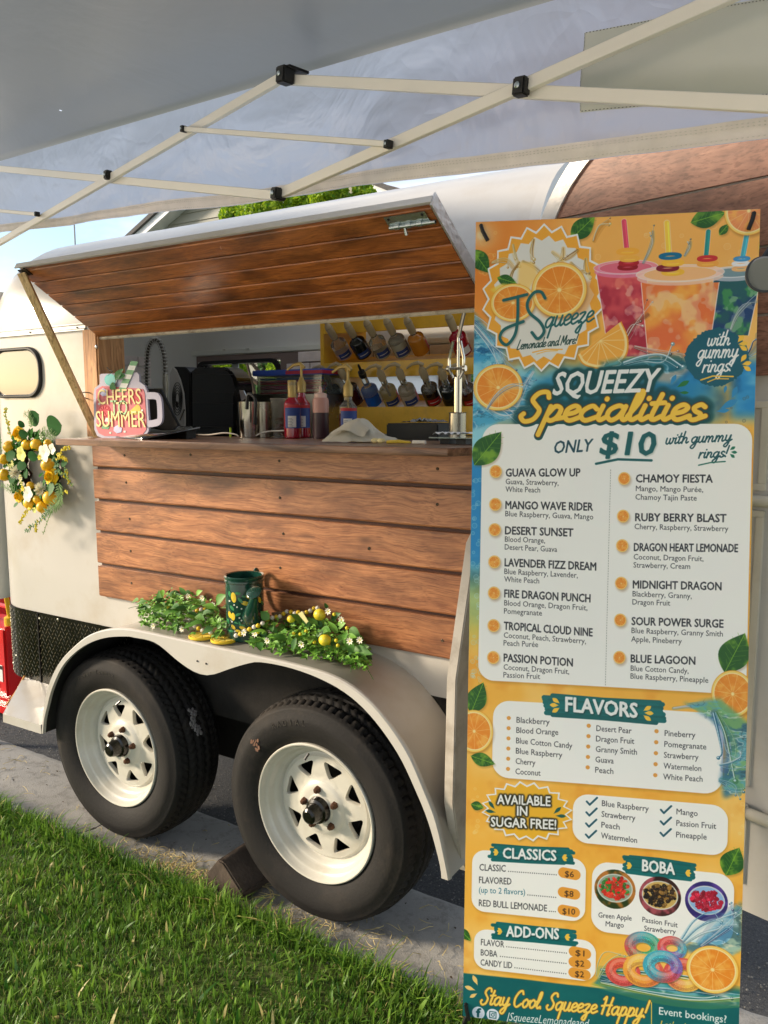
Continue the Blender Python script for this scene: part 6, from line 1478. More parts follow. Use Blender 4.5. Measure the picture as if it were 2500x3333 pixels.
# ================================================================== BACKGROUND
# gable house behind the trailer
yH = 9.0
HS = thing('gabled_house', (at(835, 800, yH).x, yH+3, -.05), 'pale house with lap siding, white rake boards and dark shingled roof behind the trailer', 'house')
ap = at(835, 446, yH); lf_ = at(385, 770, yH); rg = at(1085, 588, yH)
sl1 = (ap.z-lf_.z)/(ap.x-lf_.x); sl2 = (ap.z-rg.z)/(rg.x-ap.x); sl1 = sl2 = (sl1+sl2)/2
hw_ = 6.2; ez = ap.z-sl1*hw_
def gab(z): return (ap.z-z)/sl1
M_sid = mat('lap_siding', C3(140, 140, 130), .6, var=.03, vs=2); M_fas = mat('white_fascia', C3(216, 220, 226), .5); M_shg = mat('grey_shingle', C3(88, 86, 86), .9, var=.25, vs=30, bump=.5, bs=60)
lap = .155; z = -.05; k = 0
while z < ap.z-.05:
    w0 = min(gab(max(z, ez)), hw_-.4); w1 = min(gab(max(z+lap, ez)), hw_-.4)
    w0, w1 = max(w0-.0, .02), max(w1, .01)
    b = MB().add([(ap.x-w0, yH-.02, z), (ap.x+w0, yH-.02, z), (ap.x+w1, yH, z+lap), (ap.x-w1, yH, z+lap)], [(0, 1, 2, 3)]).add([(ap.x-w0, yH-.02, z), (ap.x+w0, yH-.02, z), (ap.x+w0, yH+.01, z), (ap.x-w0, yH+.01, z)], [(3, 2, 1, 0)])
    build('siding_board', b, M_sid, HS); z += lap; k += 1
b = MB().box(ap.x-hw_+.4, ap.x+hw_-.4, yH+.02, yH+8, -.05, ez+.1); build('wall', b, M_sid, HS)
for sg in (-1, 1):
    e = Vector((ap.x+sg*hw_, 0, ez)); d = (Vector((ap.x, 0, ap.z))-e)
    b = MB().prism([(ap.x, yH-.28, ap.z-.02), (e.x, yH-.28, e.z-.02), (e.x, yH-.28, e.z-.17), (ap.x, yH-.28, ap.z-.17)], (0, .04, 0)); build('rake_board', b, M_fas, HS)
    b = MB().prism([(ap.x, yH-.24, ap.z-.14), (e.x, yH-.24, e.z-.14), (e.x, yH-.24, e.z-.17), (ap.x, yH-.24, ap.z-.17)], (0, .26, 0)); build('soffit', b, M_fas, HS)
    b = MB().prism([(ap.x, yH-.34, ap.z+.06), (e.x+sg*.2, yH-.34, e.z+.06-sl1*.2), (e.x+sg*.2, yH-.34, e.z-.02-sl1*.2), (ap.x, yH-.34, ap.z-.02)], (0, 8.6, 0)); build('roof', b, M_shg, HS)
# second roof running on to the right, above the trailer
r0, r1, r2, r3 = at(1090, 575, 12), at(1285, 620, 12), at(1150, 660, 12), at(1040, 600, 12)
H2 = thing('low_house', (r1.x-2, 15, -.05), 'darker brown roofed house just right of the pale gable', 'house')
M_sh2 = mat('brown_shingle', C3(104, 92, 86), .9, var=.2, vs=20, bump=.5, bs=50)
a0 = at(1085, 555, 12); a1 = at(1300, 612, 12); d_ = (a1-a0); 
b = MB().prism([a0-d_*.6, a1+d_*.4, a1+d_*.4+Vector((-1.2, 0, -1.6)), a0-d_*.6+Vector((-1.2, 0, -1.6))], (0, 6, 0)); build('roof', b, M_sh2, H2)
b = MB().box(a0.x-3, a1.x-.6, 12.4, 17.5, -.05, a1.z-1.0); build('wall', b, M_sid, H2)

def tree(name, label, c0, cr, h0, trunk_r, n, leaf, seed, tip=None, extra=(), cat='tree', cols=(C3(120, 150, 30), C3(70, 112, 26))):
    g = np.random.default_rng(seed); T_ = thing(name, (c0[0], c0[1], 0), label, cat)
    top = Vector((c0[0], c0[1], c0[2]))
    build('trunk', MB().tube([(c0[0]+.05, c0[1], 0), (c0[0]-.03, c0[1], h0*.5), (c0[0], c0[1], h0), (c0[0], c0[1], c0[2]+cr[2]*.5)], [trunk_r, trunk_r*.8, trunk_r*.6, trunk_r*.2], 10), mat('bark', C3(84, 70, 58), .95, var=.3, vs=20, bump=1, bs=40), T_, smooth=True)
    for k in range(9):
        a = 2*PI*k/9; b = MB().tube([(c0[0], c0[1], h0*(.7+.04*k)), (c0[0]+cr[0]*.4*math.cos(a), c0[1]+cr[1]*.4*math.sin(a), h0+cr[2]*.4), (c0[0]+cr[0]*.8*math.cos(a), c0[1]+cr[1]*.8*math.sin(a), c0[2]+cr[2]*g.uniform(-.3, .5))], [trunk_r*.4, trunk_r*.25, .01], 6); build('limb', b, MATS['bark'], T_, smooth=True)
    # clumps, then leaves within the clumps
    cl = []
    for k in range(46):
        u = g.normal(size=3); u /= np.linalg.norm(u); r = g.uniform(.55, 1.0); cl.append((np.array(c0)+u*r*np.array(cr), g.uniform(.16, .30)*min(cr)))
    cl += [(np.array(q[:3]), q[3]) for q in extra]
    m = n//len(cl); P = []
    for c_, r_ in cl:
        u = g.normal(size=(m, 3)); u /= np.linalg.norm(u, axis=1)[:, None]; P.append(c_+u*(r_*g.uniform(.3, 1.0, (m, 1))**.6))
    P = np.concatenate(P); m = len(P); d1 = g.normal(size=(m, 3)); d1 /= np.linalg.norm(d1, axis=1)[:, None]; d2 = np.cross(d1, g.normal(size=(m, 3))); d2 /= np.linalg.norm(d2, axis=1)[:, None]
    s = leaf*g.uniform(.6, 1.2, (m, 1)); V = np.stack([P-d1*s, P+d2*s*.45, P+d1*s, P-d2*s*.45], 1).reshape(-1, 3)
    me = bpy.data.meshes.new('crown'); me.vertices.add(m*4); me.vertices.foreach_set('co', (V-np.array(ORG[T_.name])).ravel()); me.loops.add(m*4); me.loops.foreach_set('vertex_index', np.arange(m*4)); me.polygons.add(m); me.polygons.foreach_set('loop_start', np.arange(m)*4)
    at_ = me.attributes.new('tint', 'FLOAT', 'POINT'); at_.data.foreach_set('value', np.repeat(g.uniform(0, 1, m), 4).astype(np.float32)); me.update(); me.validate()
    key = 'leafmat_%s' % name
    mm, t, bs_ = newmat(key); a_ = t.nodes.new('ShaderNodeAttribute'); a_.attribute_name = 'tint'; r_ = t.nodes.new('ShaderNodeValToRGB'); r_.color_ramp.elements[0].color = cols[1]; r_.color_ramp.elements[1].color = cols[0]
    t.links.new(a_.outputs['Fac'], r_.inputs['Fac']); t.links.new(r_.outputs['Color'], bs_.inputs['Base Color']); bs_.inputs['Roughness'].default_value = .5
    tr = t.nodes.new('ShaderNodeBsdfTranslucent'); t.links.new(r_.outputs['Color'], tr.inputs['Color']); ms = t.nodes.new('ShaderNodeMixShader'); ms.inputs[0].default_value = .45
    t.links.new(bs_.outputs[0], ms.inputs[1]); t.links.new(tr.outputs[0], ms.inputs[2]); t.links.new(ms.outputs[0], t.nodes['Material Output'].inputs['Surface'])
    me.materials.append(mm); o = bpy.data.objects.new('crown', me); COL.objects.link(o); o.parent = T_; return T_
ex = []
for (x, y, r) in ((735, 690, .12), (830, 650, .22), (900, 640, .25), (960, 600, .22), (1000, 620, .2), (1050, 600, .18), (1090, 640, .14), (1120, 628, .09), (1158, 602, .09), (1163, 635, .1), (1115, 660, .12), (1200, 632, .06), (760, 700, .12), (1020, 650, .2), (940, 660, .25), (880, 680, .25), (850, 690, .25)):
    q = at(x, y, 4.0); ex.append((q.x, q.y+random.uniform(-.15, .15), q.z-r*.2, r))
cT = at(930, 760, 4.3)
tree('maple_tree', 'bright yellow green leafy tree rising behind the trailer roof', (cT.x, 4.35, 2.15), (1.15, .8, .55), 1.2, .09, 70000, .024, 5, extra=ex, cols=(C3(176, 196, 44), C3(92, 142, 34)))
tree('garden_tree', 'dark green tree seen through the trailer back window', (-5.2, 7.5, 2.2), (2.2, 1.2, 1.7), 1.2, .12, 22000, .07, 6, cols=(C3(74, 116, 56), C3(36, 70, 34)))
tree('distant_shrub', 'round green shrub growing beyond the road', (-2.6, 6.2, 1.1), (1.3, .9, .9), .4, .05, 14000, .05, 8, cols=(C3(90, 130, 50), C3(50, 90, 36)), cat='shrub')
# street furniture at the far left: red fuel can and red tub behind the nose
FC = thing('fuel_can', (-2.10, .42, 0), 'red plastic fuel can with white printed label behind the trailer nose', 'fuel can')
M_red = mat('red_plastic', C3(196, 24, 26), .35, var=.06, vs=8, coat=.3)
qa, qb = at(-60, 2170, .42), at(62, 2265, .42)
xr_ = qb.x; b = MB().box(xr_-.30, xr_, .36, .54, .05, .42); build('can_body', b, M_red, FC, bevel=.012)
l0, l1 = at(0, 2165, .355), at(58, 2235, .355)
b = MB().box(xr_-.27, xr_-.03, .3565, .3585, l1.z, l0.z); build('label_plate', b, mat('label_print', C3(206, 202, 196), .6), FC)
b = MB().box(xr_-.27, xr_-.03, .3552, .3564, l0.z-.022, l0.z-.004); build('label_band', b, M_blackp, FC)
t_ = textmb('SCEPTER', .015, (xr_-.085, .3545, l0.z-.018), (1, 0, 0), (0, 0, 1), .0004); build('label_lettering', t_, M_white_l, FC)
b = MB()
for k in range(9):
    for (x0_, x1_) in ((xr_-.25, xr_-.16), (xr_-.15, xr_-.06)): b.box(x0_, x1_-rn(0, .03), .3556, .3562, l0.z-.034-k*.010, l0.z-.030-k*.010)
build('label_text', b, mat('print_grey', C3(90, 90, 100), .6), FC)
b = MB().tube([(xr_-.20, .45, .42), (xr_-.20, .45, .50), (xr_-.08, .45, .50), (xr_-.08, .45, .42)], .014, 8); build('can_grip', b, M_red, FC, smooth=True)
b = MB().lathe([(.030, .42), (.030, .46), (.022, .465)], (xr_-.035, .42, 0), (0, 0, 1), 18).tube([(xr_-.035, .42, .46), (xr_-.025, .40, .56), (xr_+.0, .38, .62)], [.014, .012, .008], 10); build('pour_spout', b, mat('spout_yellow', C3(206, 164, 30), .4), FC, smooth=True)
TB = MB().prism([(xr_-.5, .30, .0), (xr_+.06, .30, .0), (xr_+.09, .30, .048), (xr_-.53, .30, .048)], (0, .34, 0)); o = build('red_tray', TB, M_red, bevel=.006); lbl(o, 'low red plastic tray under the fuel can', 'tray')
cx__ = at(-10, 1965, .75); b = MB().box(cx__.x-.34, cx__.x+.05, .62, .98, 0, cx__.z+.16); o = build('red_cooler', b, M_red, bevel=.02); lbl(o, 'tall red cooler at the far left edge behind the trailer nose', 'cooler')
b = MB().box(cx__.x-.35, cx__.x+.06, .61, .99, cx__.z+.161, cx__.z+.24); o2 = build('cooler_lid', b, mat('lid_white', C3(206, 202, 196), .4), o, bevel=.012)
pts = [atz(*q, .006) for q in ((-60, 2380), (-20, 2325), (15, 2300))]+[Vector(at(*q, -.02)) for q in ((45, 2262), (62, 2235), (80, 2200))]
o = build('extension_cord', MB().tube(catmull(pts, 5), .004, 6), mat('cord_tan', C3(190, 140, 76), .5), smooth=True); lbl(o, 'thin tan cord hanging down beside the trailer step', 'cord')
# utility pole far behind
pz = at(245, 800, 30); o = build('flag_mast', MB().tube([(pz.x, 30, 0), (pz.x, 30, pz.z+1.5)], [.06, .04], 8), mat('pole_grey', C3(150, 150, 150), .8)); lbl(o, 'thin pale mast far behind the trailer', 'mast')
# ================================================================== MENU BANNER
BS = .91
_BL = CAM+BS*(Vector((.8623, -.3697, .07))-CAM); BR2 = Vector((.928, .3724, .0023)).normalized(); BU2 = Vector((-.038, .0887, .9953)).normalized(); BU2 = (BU2-BR2*BU2.dot(BR2)).normalized()
BWd, BHt = .6155*BS, 1.8678*BS; BN = BR2.cross(BU2)                               # BN points to the reader
TWp, THp = 1000, 3035
def tx(x, y):
    d = ray(x, y); t = (_BL-CAM).dot(BN)/d.dot(BN); q = CAM+d*t-_BL
    return np.array((q.dot(BR2)/BWd*TWp, THp-q.dot(BU2)/BHt*THp))
IMG = np.zeros((THp, TWp, 3), np.float32)
def rgb(r, g, b): return np.array((r, g, b), np.float32)/255
_rs = np.random.default_rng(5)
def fnoise(h, w, cells, octv=4, sx=1.0):
    out = np.zeros((h, w), np.float32); amp = 1; tot = 0
    for o in range(octv):
        ch, cw = max(2, int(h/w*cells*2**o)), max(2, int(cells*2**o*sx)); g = _rs.random((ch+1, cw+1)).astype(np.float32)
        yi = np.linspace(0, ch-1e-3, h); xi = np.linspace(0, cw-1e-3, w); y0 = yi.astype(int); x0 = xi.astype(int); fy = (yi-y0)[:, None]; fx = (xi-x0)[None]; fy = fy*fy*(3-2*fy); fx = fx*fx*(3-2*fx)
        a = g[y0][:, x0]; b_ = g[y0][:, x0+1]; c_ = g[y0+1][:, x0]; d = g[y0+1][:, x0+1]
        out += amp*((a*(1-fx)+b_*fx)*(1-fy)+(c_*(1-fx)+d*fx)*fy); tot += amp; amp *= .55
    return out/tot
sst = lambda a, b_, x: np.clip((x-a)/(b_-a), 0, 1)**2*(3-2*np.clip((x-a)/(b_-a), 0, 1))
def lerpc(base, col, m): return base*(1-m[..., None])+col*m[..., None]
YY, XX = np.mgrid[0:THp, 0:TWp].astype(np.float32)
N1, N2, N3 = fnoise(THp, TWp, 4), fnoise(THp, TWp, 9), fnoise(THp, TWp, 5, 5, .5)
yv = lambda y: tx(1540, y)[1]
IMG[:] = rgb(248, 184, 70); IMG[:] = lerpc(IMG, rgb(254, 210, 120), sst(.45, .75, N1)*.7); IMG[:] = lerpc(IMG, rgb(232, 146, 40), sst(.5, .8, N2)*.5)
tp = 1-sst(yv(900), yv(1250), YY); IMG[:] = lerpc(IMG, rgb(246, 180, 96), tp*.7); IMG[:] = lerpc(IMG, rgb(232, 128, 40), tp*(1-sst(60, 420, XX))*sst(.3, .7, N1+.2)*.8)
# water on the left and behind the title
wm = sst(yv(1020), yv(1150), YY+140*(N2-.5)+XX*.12)*(1-sst(yv(1900), yv(2080), YY+160*(N2-.5)))
wx = 1-sst(70, 150, XX+60*(N1-.5)); wt = sst(yv(1120), yv(1200), YY-60*(XX/1000)+160*(N1-.5))*(1-sst(yv(1340), yv(1420), YY))*(1-sst(780, 960, XX-120*(N2-.5)))
wm = np.maximum(wm*wx, wt); wr = sst(yv(1150), yv(1210), YY)*(1-sst(yv(1330), yv(1400), YY))*sst(880, 950, XX); wm = np.maximum(wm, wr)
wc_ = lerpc(np.broadcast_to(rgb(38, 140, 200), IMG.shape), rgb(150, 214, 230), sst(.5, .72, N3)); wc_ = lerpc(wc_, rgb(16, 92, 146), sst(.52, .75, N2)*.8)
IMG[:] = IMG*(1-wm[..., None])+wc_*wm[..., None]
gm = sst(yv(1800), yv(1950), YY)*(1-sst(yv(2020), yv(2150), YY))*(1-sst(60, 140, XX)); IMG[:] = lerpc(IMG, rgb(190, 196, 80), gm*.6)
tealg = np.exp(-(((XX-tx(1950, 1300)[0])/330)**2+((YY-tx(1950, 1300)[1])/110)**2)*1.2); IMG[:] = lerpc(IMG, rgb(28, 112, 122), np.clip(tealg*1.1, 0, 1)*.75)
# ---- mask tools
def blend(m, x0, y0, col, a=1.0):
    h, w = m.shape; X0, Y0 = max(x0, 0), max(y0, 0); X1, Y1 = min(x0+w, TWp), min(y0+h, THp)
    if X1 <= X0 or Y1 <= Y0: return
    mm = m[Y0-y0:Y1-y0, X0-x0:X1-x0][..., None]*a; R = IMG[Y0:Y1, X0:X1]
    c_ = col[Y0-y0:Y1-y0, X0-x0:X1-x0] if getattr(col, 'ndim', 1) == 3 else col
    R[:] = R*(1-mm)+c_*mm
def boxb(m, r):
    if r < 1: return m
    r = int(r)
    for ax in (0, 1):
        c_ = np.cumsum(np.pad(m, [(r+1, r) if ax == 0 else (0, 0), (r+1, r) if ax == 1 else (0, 0)]), axis=ax); n_ = m.shape[ax]
        m = (np.take(c_, range(2*r+1, 2*r+1+n_), ax)-np.take(c_, range(0, n_), ax))/(2*r+1)
    return m
def blur(m, r): return boxb(boxb(m, r), max(1, r*.7))
def grow(m, r): return np.clip(boxb(boxb(m, r*.6), r*.6)*6*max(1, r/3), 0, 1)
def polymask(P, pad=3):
    P = np.array(P, float); x0, y0 = np.floor(P.min(0)).astype(int)-pad; x1, y1 = np.ceil(P.max(0)).astype(int)+pad
    x0, y0 = max(x0, -300), max(y0, -300); x1, y1 = min(x1, TWp+300), min(y1, THp+300)
    yy, xx = np.mgrid[y0*2:y1*2, x0*2:x1*2]; yy = (yy+.5)/2; xx = (xx+.5)/2; ins = np.zeros(xx.shape, bool)
    for i in range(len(P)):
        a, b_ = P[i-1], P[i]
        if a[1] == b_[1]: continue
        cond = (a[1] > yy) != (b_[1] > yy); ins ^= cond & (xx < (b_[0]-a[0])*(yy-a[1])/(b_[1]-a[1])+a[0])
    m = ins.astype(np.float32); h, w = m.shape; return m.reshape(h//2, 2, w//2, 2).mean((1, 3)), x0, y0
def fill(P, col, a=1.0, soft=0): m, x0, y0 = polymask(P, 3+soft*3); m = blur(m, soft) if soft else m; blend(m, x0, y0, col, a)
def strokes(lines, wd, pad=4):
    L_ = [np.array(l, float) for l in lines]; A = np.concatenate(L_); x0, y0 = np.floor(A.min(0)-wd-pad).astype(int); x1, y1 = np.ceil(A.max(0)+wd+pad).astype(int)
    D_ = np.full((y1-y0, x1-x0), 1e3, np.float32)
    for l in L_:
        for i in range(len(l)-1):
            a, b_ = l[i], l[i+1]; w_i = wd; bx0, by0 = np.floor(np.minimum(a, b_)-wd-2).astype(int)-(x0, y0); bx1, by1 = np.ceil(np.maximum(a, b_)+wd+2).astype(int)-(x0, y0)
            bx0, by0 = max(bx0, 0), max(by0, 0); yy, xx = np.mgrid[by0:by1, bx0:bx1]; yy = yy+y0+.5; xx = xx+x0+.5; d = b_-a; n_ = d@d+1e-9
            t = np.clip(((xx-a[0])*d[0]+(yy-a[1])*d[1])/n_, 0, 1); q = np.hypot(xx-a[0]-t*d[0], yy-a[1]-t*d[1]); S = D_[by0:by1, bx0:bx1]; np.minimum(S, q[:S.shape[0], :S.shape[1]], out=S)
    return np.clip(wd/2-D_+.5, 0, 1), x0, y0
def draw(lines, wd, col, a=1.0): m, x0, y0 = strokes(lines, wd); blend(m, x0, y0, col, a)
def dilate(m, r):
    out = m.copy(); R_ = int(math.ceil(r))
    for dy in range(-R_, R_+1):
        for dx in range(-R_, R_+1):
            w_ = min(1, max(0, r+.5-math.hypot(dx, dy)))
            if w_ > 0 and (dx or dy): np.maximum(out, np.roll(m, (dy, dx), (0, 1))*w_, out=out)
    return out
def trimask(V, F, pad=6):
    x0, y0 = np.floor(V.min(0)).astype(int)-pad; x1, y1 = np.ceil(V.max(0)).astype(int)+pad; S = 3
    m = np.zeros(((y1-y0)*S, (x1-x0)*S), bool); Q = (V-(x0, y0))*S
    for f in F:
        t = Q[list(f)]; a, b_, c_ = t; area = (b_[0]-a[0])*(c_[1]-a[1])-(b_[1]-a[1])*(c_[0]-a[0])
        if abs(area) < 1e-6: continue
        mn = np.floor(t.min(0)).astype(int); mx_ = np.ceil(t.max(0)).astype(int)+1
        xx = np.arange(mn[0], mx_[0])[None]+.5; yy = np.arange(mn[1], mx_[1])[:, None]+.5
        w0 = (b_[0]-a[0])*(yy-a[1])-(b_[1]-a[1])*(xx-a[0]); w1 = (c_[0]-b_[0])*(yy-b_[1])-(c_[1]-b_[1])*(xx-b_[0]); w2 = (a[0]-c_[0])*(yy-c_[1])-(a[1]-c_[1])*(xx-c_[0])
        ins = ((w0 >= -.01) & (w1 >= -.01) & (w2 >= -.01)) if area > 0 else ((w0 <= .01) & (w1 <= .01) & (w2 <= .01)); m[mn[1]:mx_[1], mn[0]:mx_[0]] |= ins
    h, w = m.shape; return m.astype(np.float32).reshape(h//S, S, w//S, S).mean((1, 3)), x0, y0
_cu = bpy.data.curves.new('layout', 'FONT'); _cu.size = 1; _cu.resolution_u = 2; _ob = bpy.data.objects.new('layout', _cu); COL.objects.link(_ob)
def strmesh(s, bold):
    _cu.body = s; _cu.offset = bold; bpy.context.view_layer.update(); me = _ob.evaluated_get(bpy.context.evaluated_depsgraph_get()).to_mesh(); me.calc_loop_triangles()
    V = np.array([v.co.xy[:] for v in me.vertices]); F = [tuple(t.vertices) for t in me.loop_triangles]; return V, F
CAPH = strmesh('H', 0)[0][:, 1].max()
def text(s, p0, p1, h, col, bold=.010, shear=0.0, glow=None, fit='both', shadow=None):
    """p0, p1: baseline ends in the photo; h: cap height in photo pixels"""
    V, F = strmesh(s, 0); T0, T1 = tx(*p0), tx(*p1); up = tx(p0[0], p0[1]-h)-T0; up[0] *= .2; d = T1-T0
    lo, hi = V[:, 0].min(), V[:, 0].max(); u = (V[:, 0]-lo)/(hi-lo); vv = V[:, 1]/CAPH
    Q = T0+u[:, None]*d+vv[:, None]*up+(vv*shear*abs(up[1]))[:, None]*np.array((1., 0)); m, x0, y0 = trimask(Q, F, 24 if (glow is not None or shadow is not None) else 6); m = dilate(m, 1.3*bold*abs(up[1])/CAPH)
    if shadow is not None: blend(blur(np.roll(m, (4, 3), (0, 1)), 3), x0, y0, shadow, .8)
    if glow is not None: g_m = blur(grow(m, glow[1]), glow[2]) if glow[2] else grow(m, glow[1]); blend(np.clip(g_m*glow[3], 0, 1), x0, y0, glow[0], 1)
    blend(m, x0, y0, col)
# ---- monoline script letters: x-height 1, ascender 2, descender -1
GL = {
 'a': (1.15, [[(.88, .80), (.55, 1.0), (.15, .75), (.08, .32), (.35, 0), (.68, .25), (.88, .80)], [(.90, .95), (.84, .30), (1.0, .02), (1.25, .22)]]),
 'c': (.88, [[(.82, .78), (.55, 1.0), (.18, .75), (.08, .35), (.38, 0), (.98, .25)]]),
 'd': (1.15, [[(.85, .80), (.55, 1.0), (.15, .75), (.08, .32), (.35, 0), (.68, .25), (.88, .80)], [(.98, 2.0), (.84, .35), (1.0, .02), (1.25, .22)]]),
 'e': (.86, [[(.10, .42), (.55, .55), (.74, .82), (.48, 1.02), (.15, .78), (.10, .30), (.40, 0), (.96, .26)]]),
 'g': (1.1, [[(.85, .80), (.55, 1.0), (.15, .75), (.08, .32), (.35, 0), (.68, .25), (.86, .80)], [(.90, .95), (.80, -.35), (.50, -.95), (.12, -.80), (.30, -.40), (1.2, .22)]]),
 'h': (1.08, [[(.30, 2.0), (.14, 0)], [(.18, .35), (.50, .95), (.80, .82), (.76, .22), (.92, .02), (1.16, .22)]]),
 'i': (.52, [[(.22, 1.0), (.14, .28), (.28, .02), (.58, .24)], [(.30, 1.46), (.31, 1.50)]]),
 'l': (.52, [[(0, .25), (.38, 1.25), (.42, 1.95), (.20, 1.75), (.10, .35), (.28, .02), (.58, .24)]]),
 'm': (1.62, [[(.16, 1.0), (.10, 0)], [(.14, .4), (.42, .97), (.66, .80), (.62, 0)], [(.66, .4), (.96, .97), (1.22, .80), (1.18, .22), (1.34, .02), (1.68, .24)]]),
 'n': (1.12, [[(.16, 1.0), (.10, 0)], [(.14, .4), (.46, .97), (.76, .80), (.72, .22), (.88, .02), (1.18, .24)]]),
 'o': (1.0, [[(.48, 1.0), (.15, .75), (.08, .35), (.35, 0), (.72, .25), (.78, .72), (.50, 1.0)], [(.55, .98), (.75, .78), (1.05, .85)]]),
 'p': (1.05, [[(.22, 1.0), (.02, -1.0)], [(.20, .5), (.48, 1.0), (.82, .80), (.72, .22), (.42, 0), (.16, .18)], [(.62, .1), (1.12, .22)]]),
 'q': (1.1, [[(.85, .80), (.55, 1.0), (.15, .75), (.08, .32), (.35, 0), (.68, .25), (.86, .80)], [(.90, .95), (.74, -1.0)], [(.80, .1), (1.15, .25)]]),
 'r': (.78, [[(.14, 1.0), (.08, 0)], [(.12, .45), (.40, .95), (.72, .92)]]),
 's': (.82, [[(.74, .86), (.50, 1.02), (.22, .82), (.32, .58), (.62, .38), (.60, .10), (.32, -.02), (.08, .14)], [(.6, .08), (.9, .24)]]),
 't': (.66, [[(.40, 1.75), (.20, .30), (.36, .02), (.70, .24)], [(.02, 1.12), (.66, 1.18)]]),
 'u': (1.1, [[(.14, 1.0), (.10, .30), (.32, 0), (.64, .25), (.78, .95)], [(.80, 1.0), (.74, .25), (.90, .02), (1.16, .24)]]),
 'w': (1.45, [[(.14, 1.0), (.12, .25), (.35, 0), (.62, .25), (.70, .90)], [(.68, .4), (.82, .02), (1.12, .25), (1.22, .85), (1.12, 1.0), (1.5, .88)]]),
 'y': (1.08, [[(.14, 1.0), (.12, .35), (.36, .05), (.66, .30), (.82, .95)], [(.86, 1.0), (.72, -.35), (.42, -.95), (.08, -.78), (.30, -.38), (1.15, .24)]]),
 'z': (.98, [[(.12, .88), (.40, 1.0), (.72, .92), (.20, .08), (.50, .10), (.62, -.25), (.45, -.90), (.12, -.80), (.30, -.40), (1.05, .24)]]),
 'S': (1.25, [[(1.22, 1.62), (1.05, 2.0), (.62, 1.95), (.38, 1.50), (.62, 1.12), (.92, .70), (.75, .12), (.30, -.05), (.02, .28), (.12, .50)]]),
 'H': (1.5, [[(.10, 1.75), (.42, 1.98), (.28, .0)], [(1.28, 2.0), (1.02, .0), (1.3, .05)], [(.02, .95), (.6, 1.05), (1.35, 1.12)]]),
 'C': (1.3, [[(1.12, 1.60), (.90, 2.0), (.45, 1.75), (.12, 1.0), (.22, .25), (.62, 0), (1.15, .42)]]),
 'L': (1.1, [[(.40, 2.0), (.22, .9), (.10, .05), (.5, .0), (.95, .12)]]),
 'M': (1.7, [[(.12, 0), (.35, 1.9), (.80, .5), (1.30, 1.95), (1.45, 0)]]),
 'J': (1.0, [[(.20, 1.9), (1.1, 1.98)], [(.72, 1.95), (.55, .1), (.10, -.5), (-.3, -.1), (.4, .5)]]),
 '!': (.5, [[(.42, 2.0), (.26, .62)], [(.20, .04), (.20, .08)]]), '.': (.42, [[(.12, .04), (.12, .08)]]), ' ': (.55, []), 'v': (1.0, [[(.1, 1), (.35, 0), (.8, 1)]]),
}
def script(s, p0, p1, xh, wd, col, shear=.22, outline=None, glow=None, glow2=None):
    X = 0; Ls = []
    for ch in s:
        adv, st = GL[ch]
        for l in st: Ls.append([np.array(q)+(X, 0) for q in l])
        X += adv
    T0, T1 = tx(*p0), tx(*p1); up = abs((tx(p0[0], p0[1]-xh)-T0)[1]); d = (T1-T0)/X
    L2 = []
    for l in Ls:
        c_ = catmull(l, 5) if len(l) > 2 else l; L2.append([T0+d*q[0]+np.array((q[1]*shear*up, -q[1]*up)) for q in c_])
    m, x0, y0 = strokes(L2, wd, 40)
    if glow2: g_m, gx, gy = strokes(L2, wd+glow2[1]*2, 40); blend(blur(g_m, glow2[2]), gx, gy, glow2[0], glow2[3])
    if glow: g_m, gx, gy = strokes(L2, wd+glow[1]*2, 40); blend(np.roll(g_m, (4, 2), (0, 1)), gx, gy, glow[0], 1)
    if outline: g_m, gx, gy = strokes(L2, wd+outline[1]*2, 40); blend(g_m, gx, gy, outline[0], 1)
    blend(m, x0, y0, col)
# ---- picture elements
def leafp(p0, p1, wd=.5, dark=rgb(38, 92, 36), light=rgb(120, 166, 50)):
    a, b_ = np.array(tx(*p0)), np.array(tx(*p1)); d = b_-a; n_ = np.array((-d[1], d[0])); P = [a+d*t+n_*wd*.5*math.sin(PI*t**.85) for t in np.linspace(0, 1, 14)]+[a+d*t-n_*wd*.5*math.sin(PI*t**.85) for t in np.linspace(1, 0, 14)]
    fill([p+(4, 6) for p in P], rgb(120, 80, 30), .3, 4); m, x0, y0 = polymask(P); h, w = m.shape; tex_ = fnoise(h, w, 3, 3)[..., None]; blend(m, x0, y0, dark*(1-sst(.45, .8, tex_))+light*sst(.45, .8, tex_))
    draw([[a, b_]], 2.2, light*1.1)
    for t in np.linspace(.15, .8, 6):
        for sg in (-1, 1): draw([[a+d*t, a+d*(t+.14)+n_*sg*wd*.36*math.sin(PI*t)]], 1.2, light, .7)
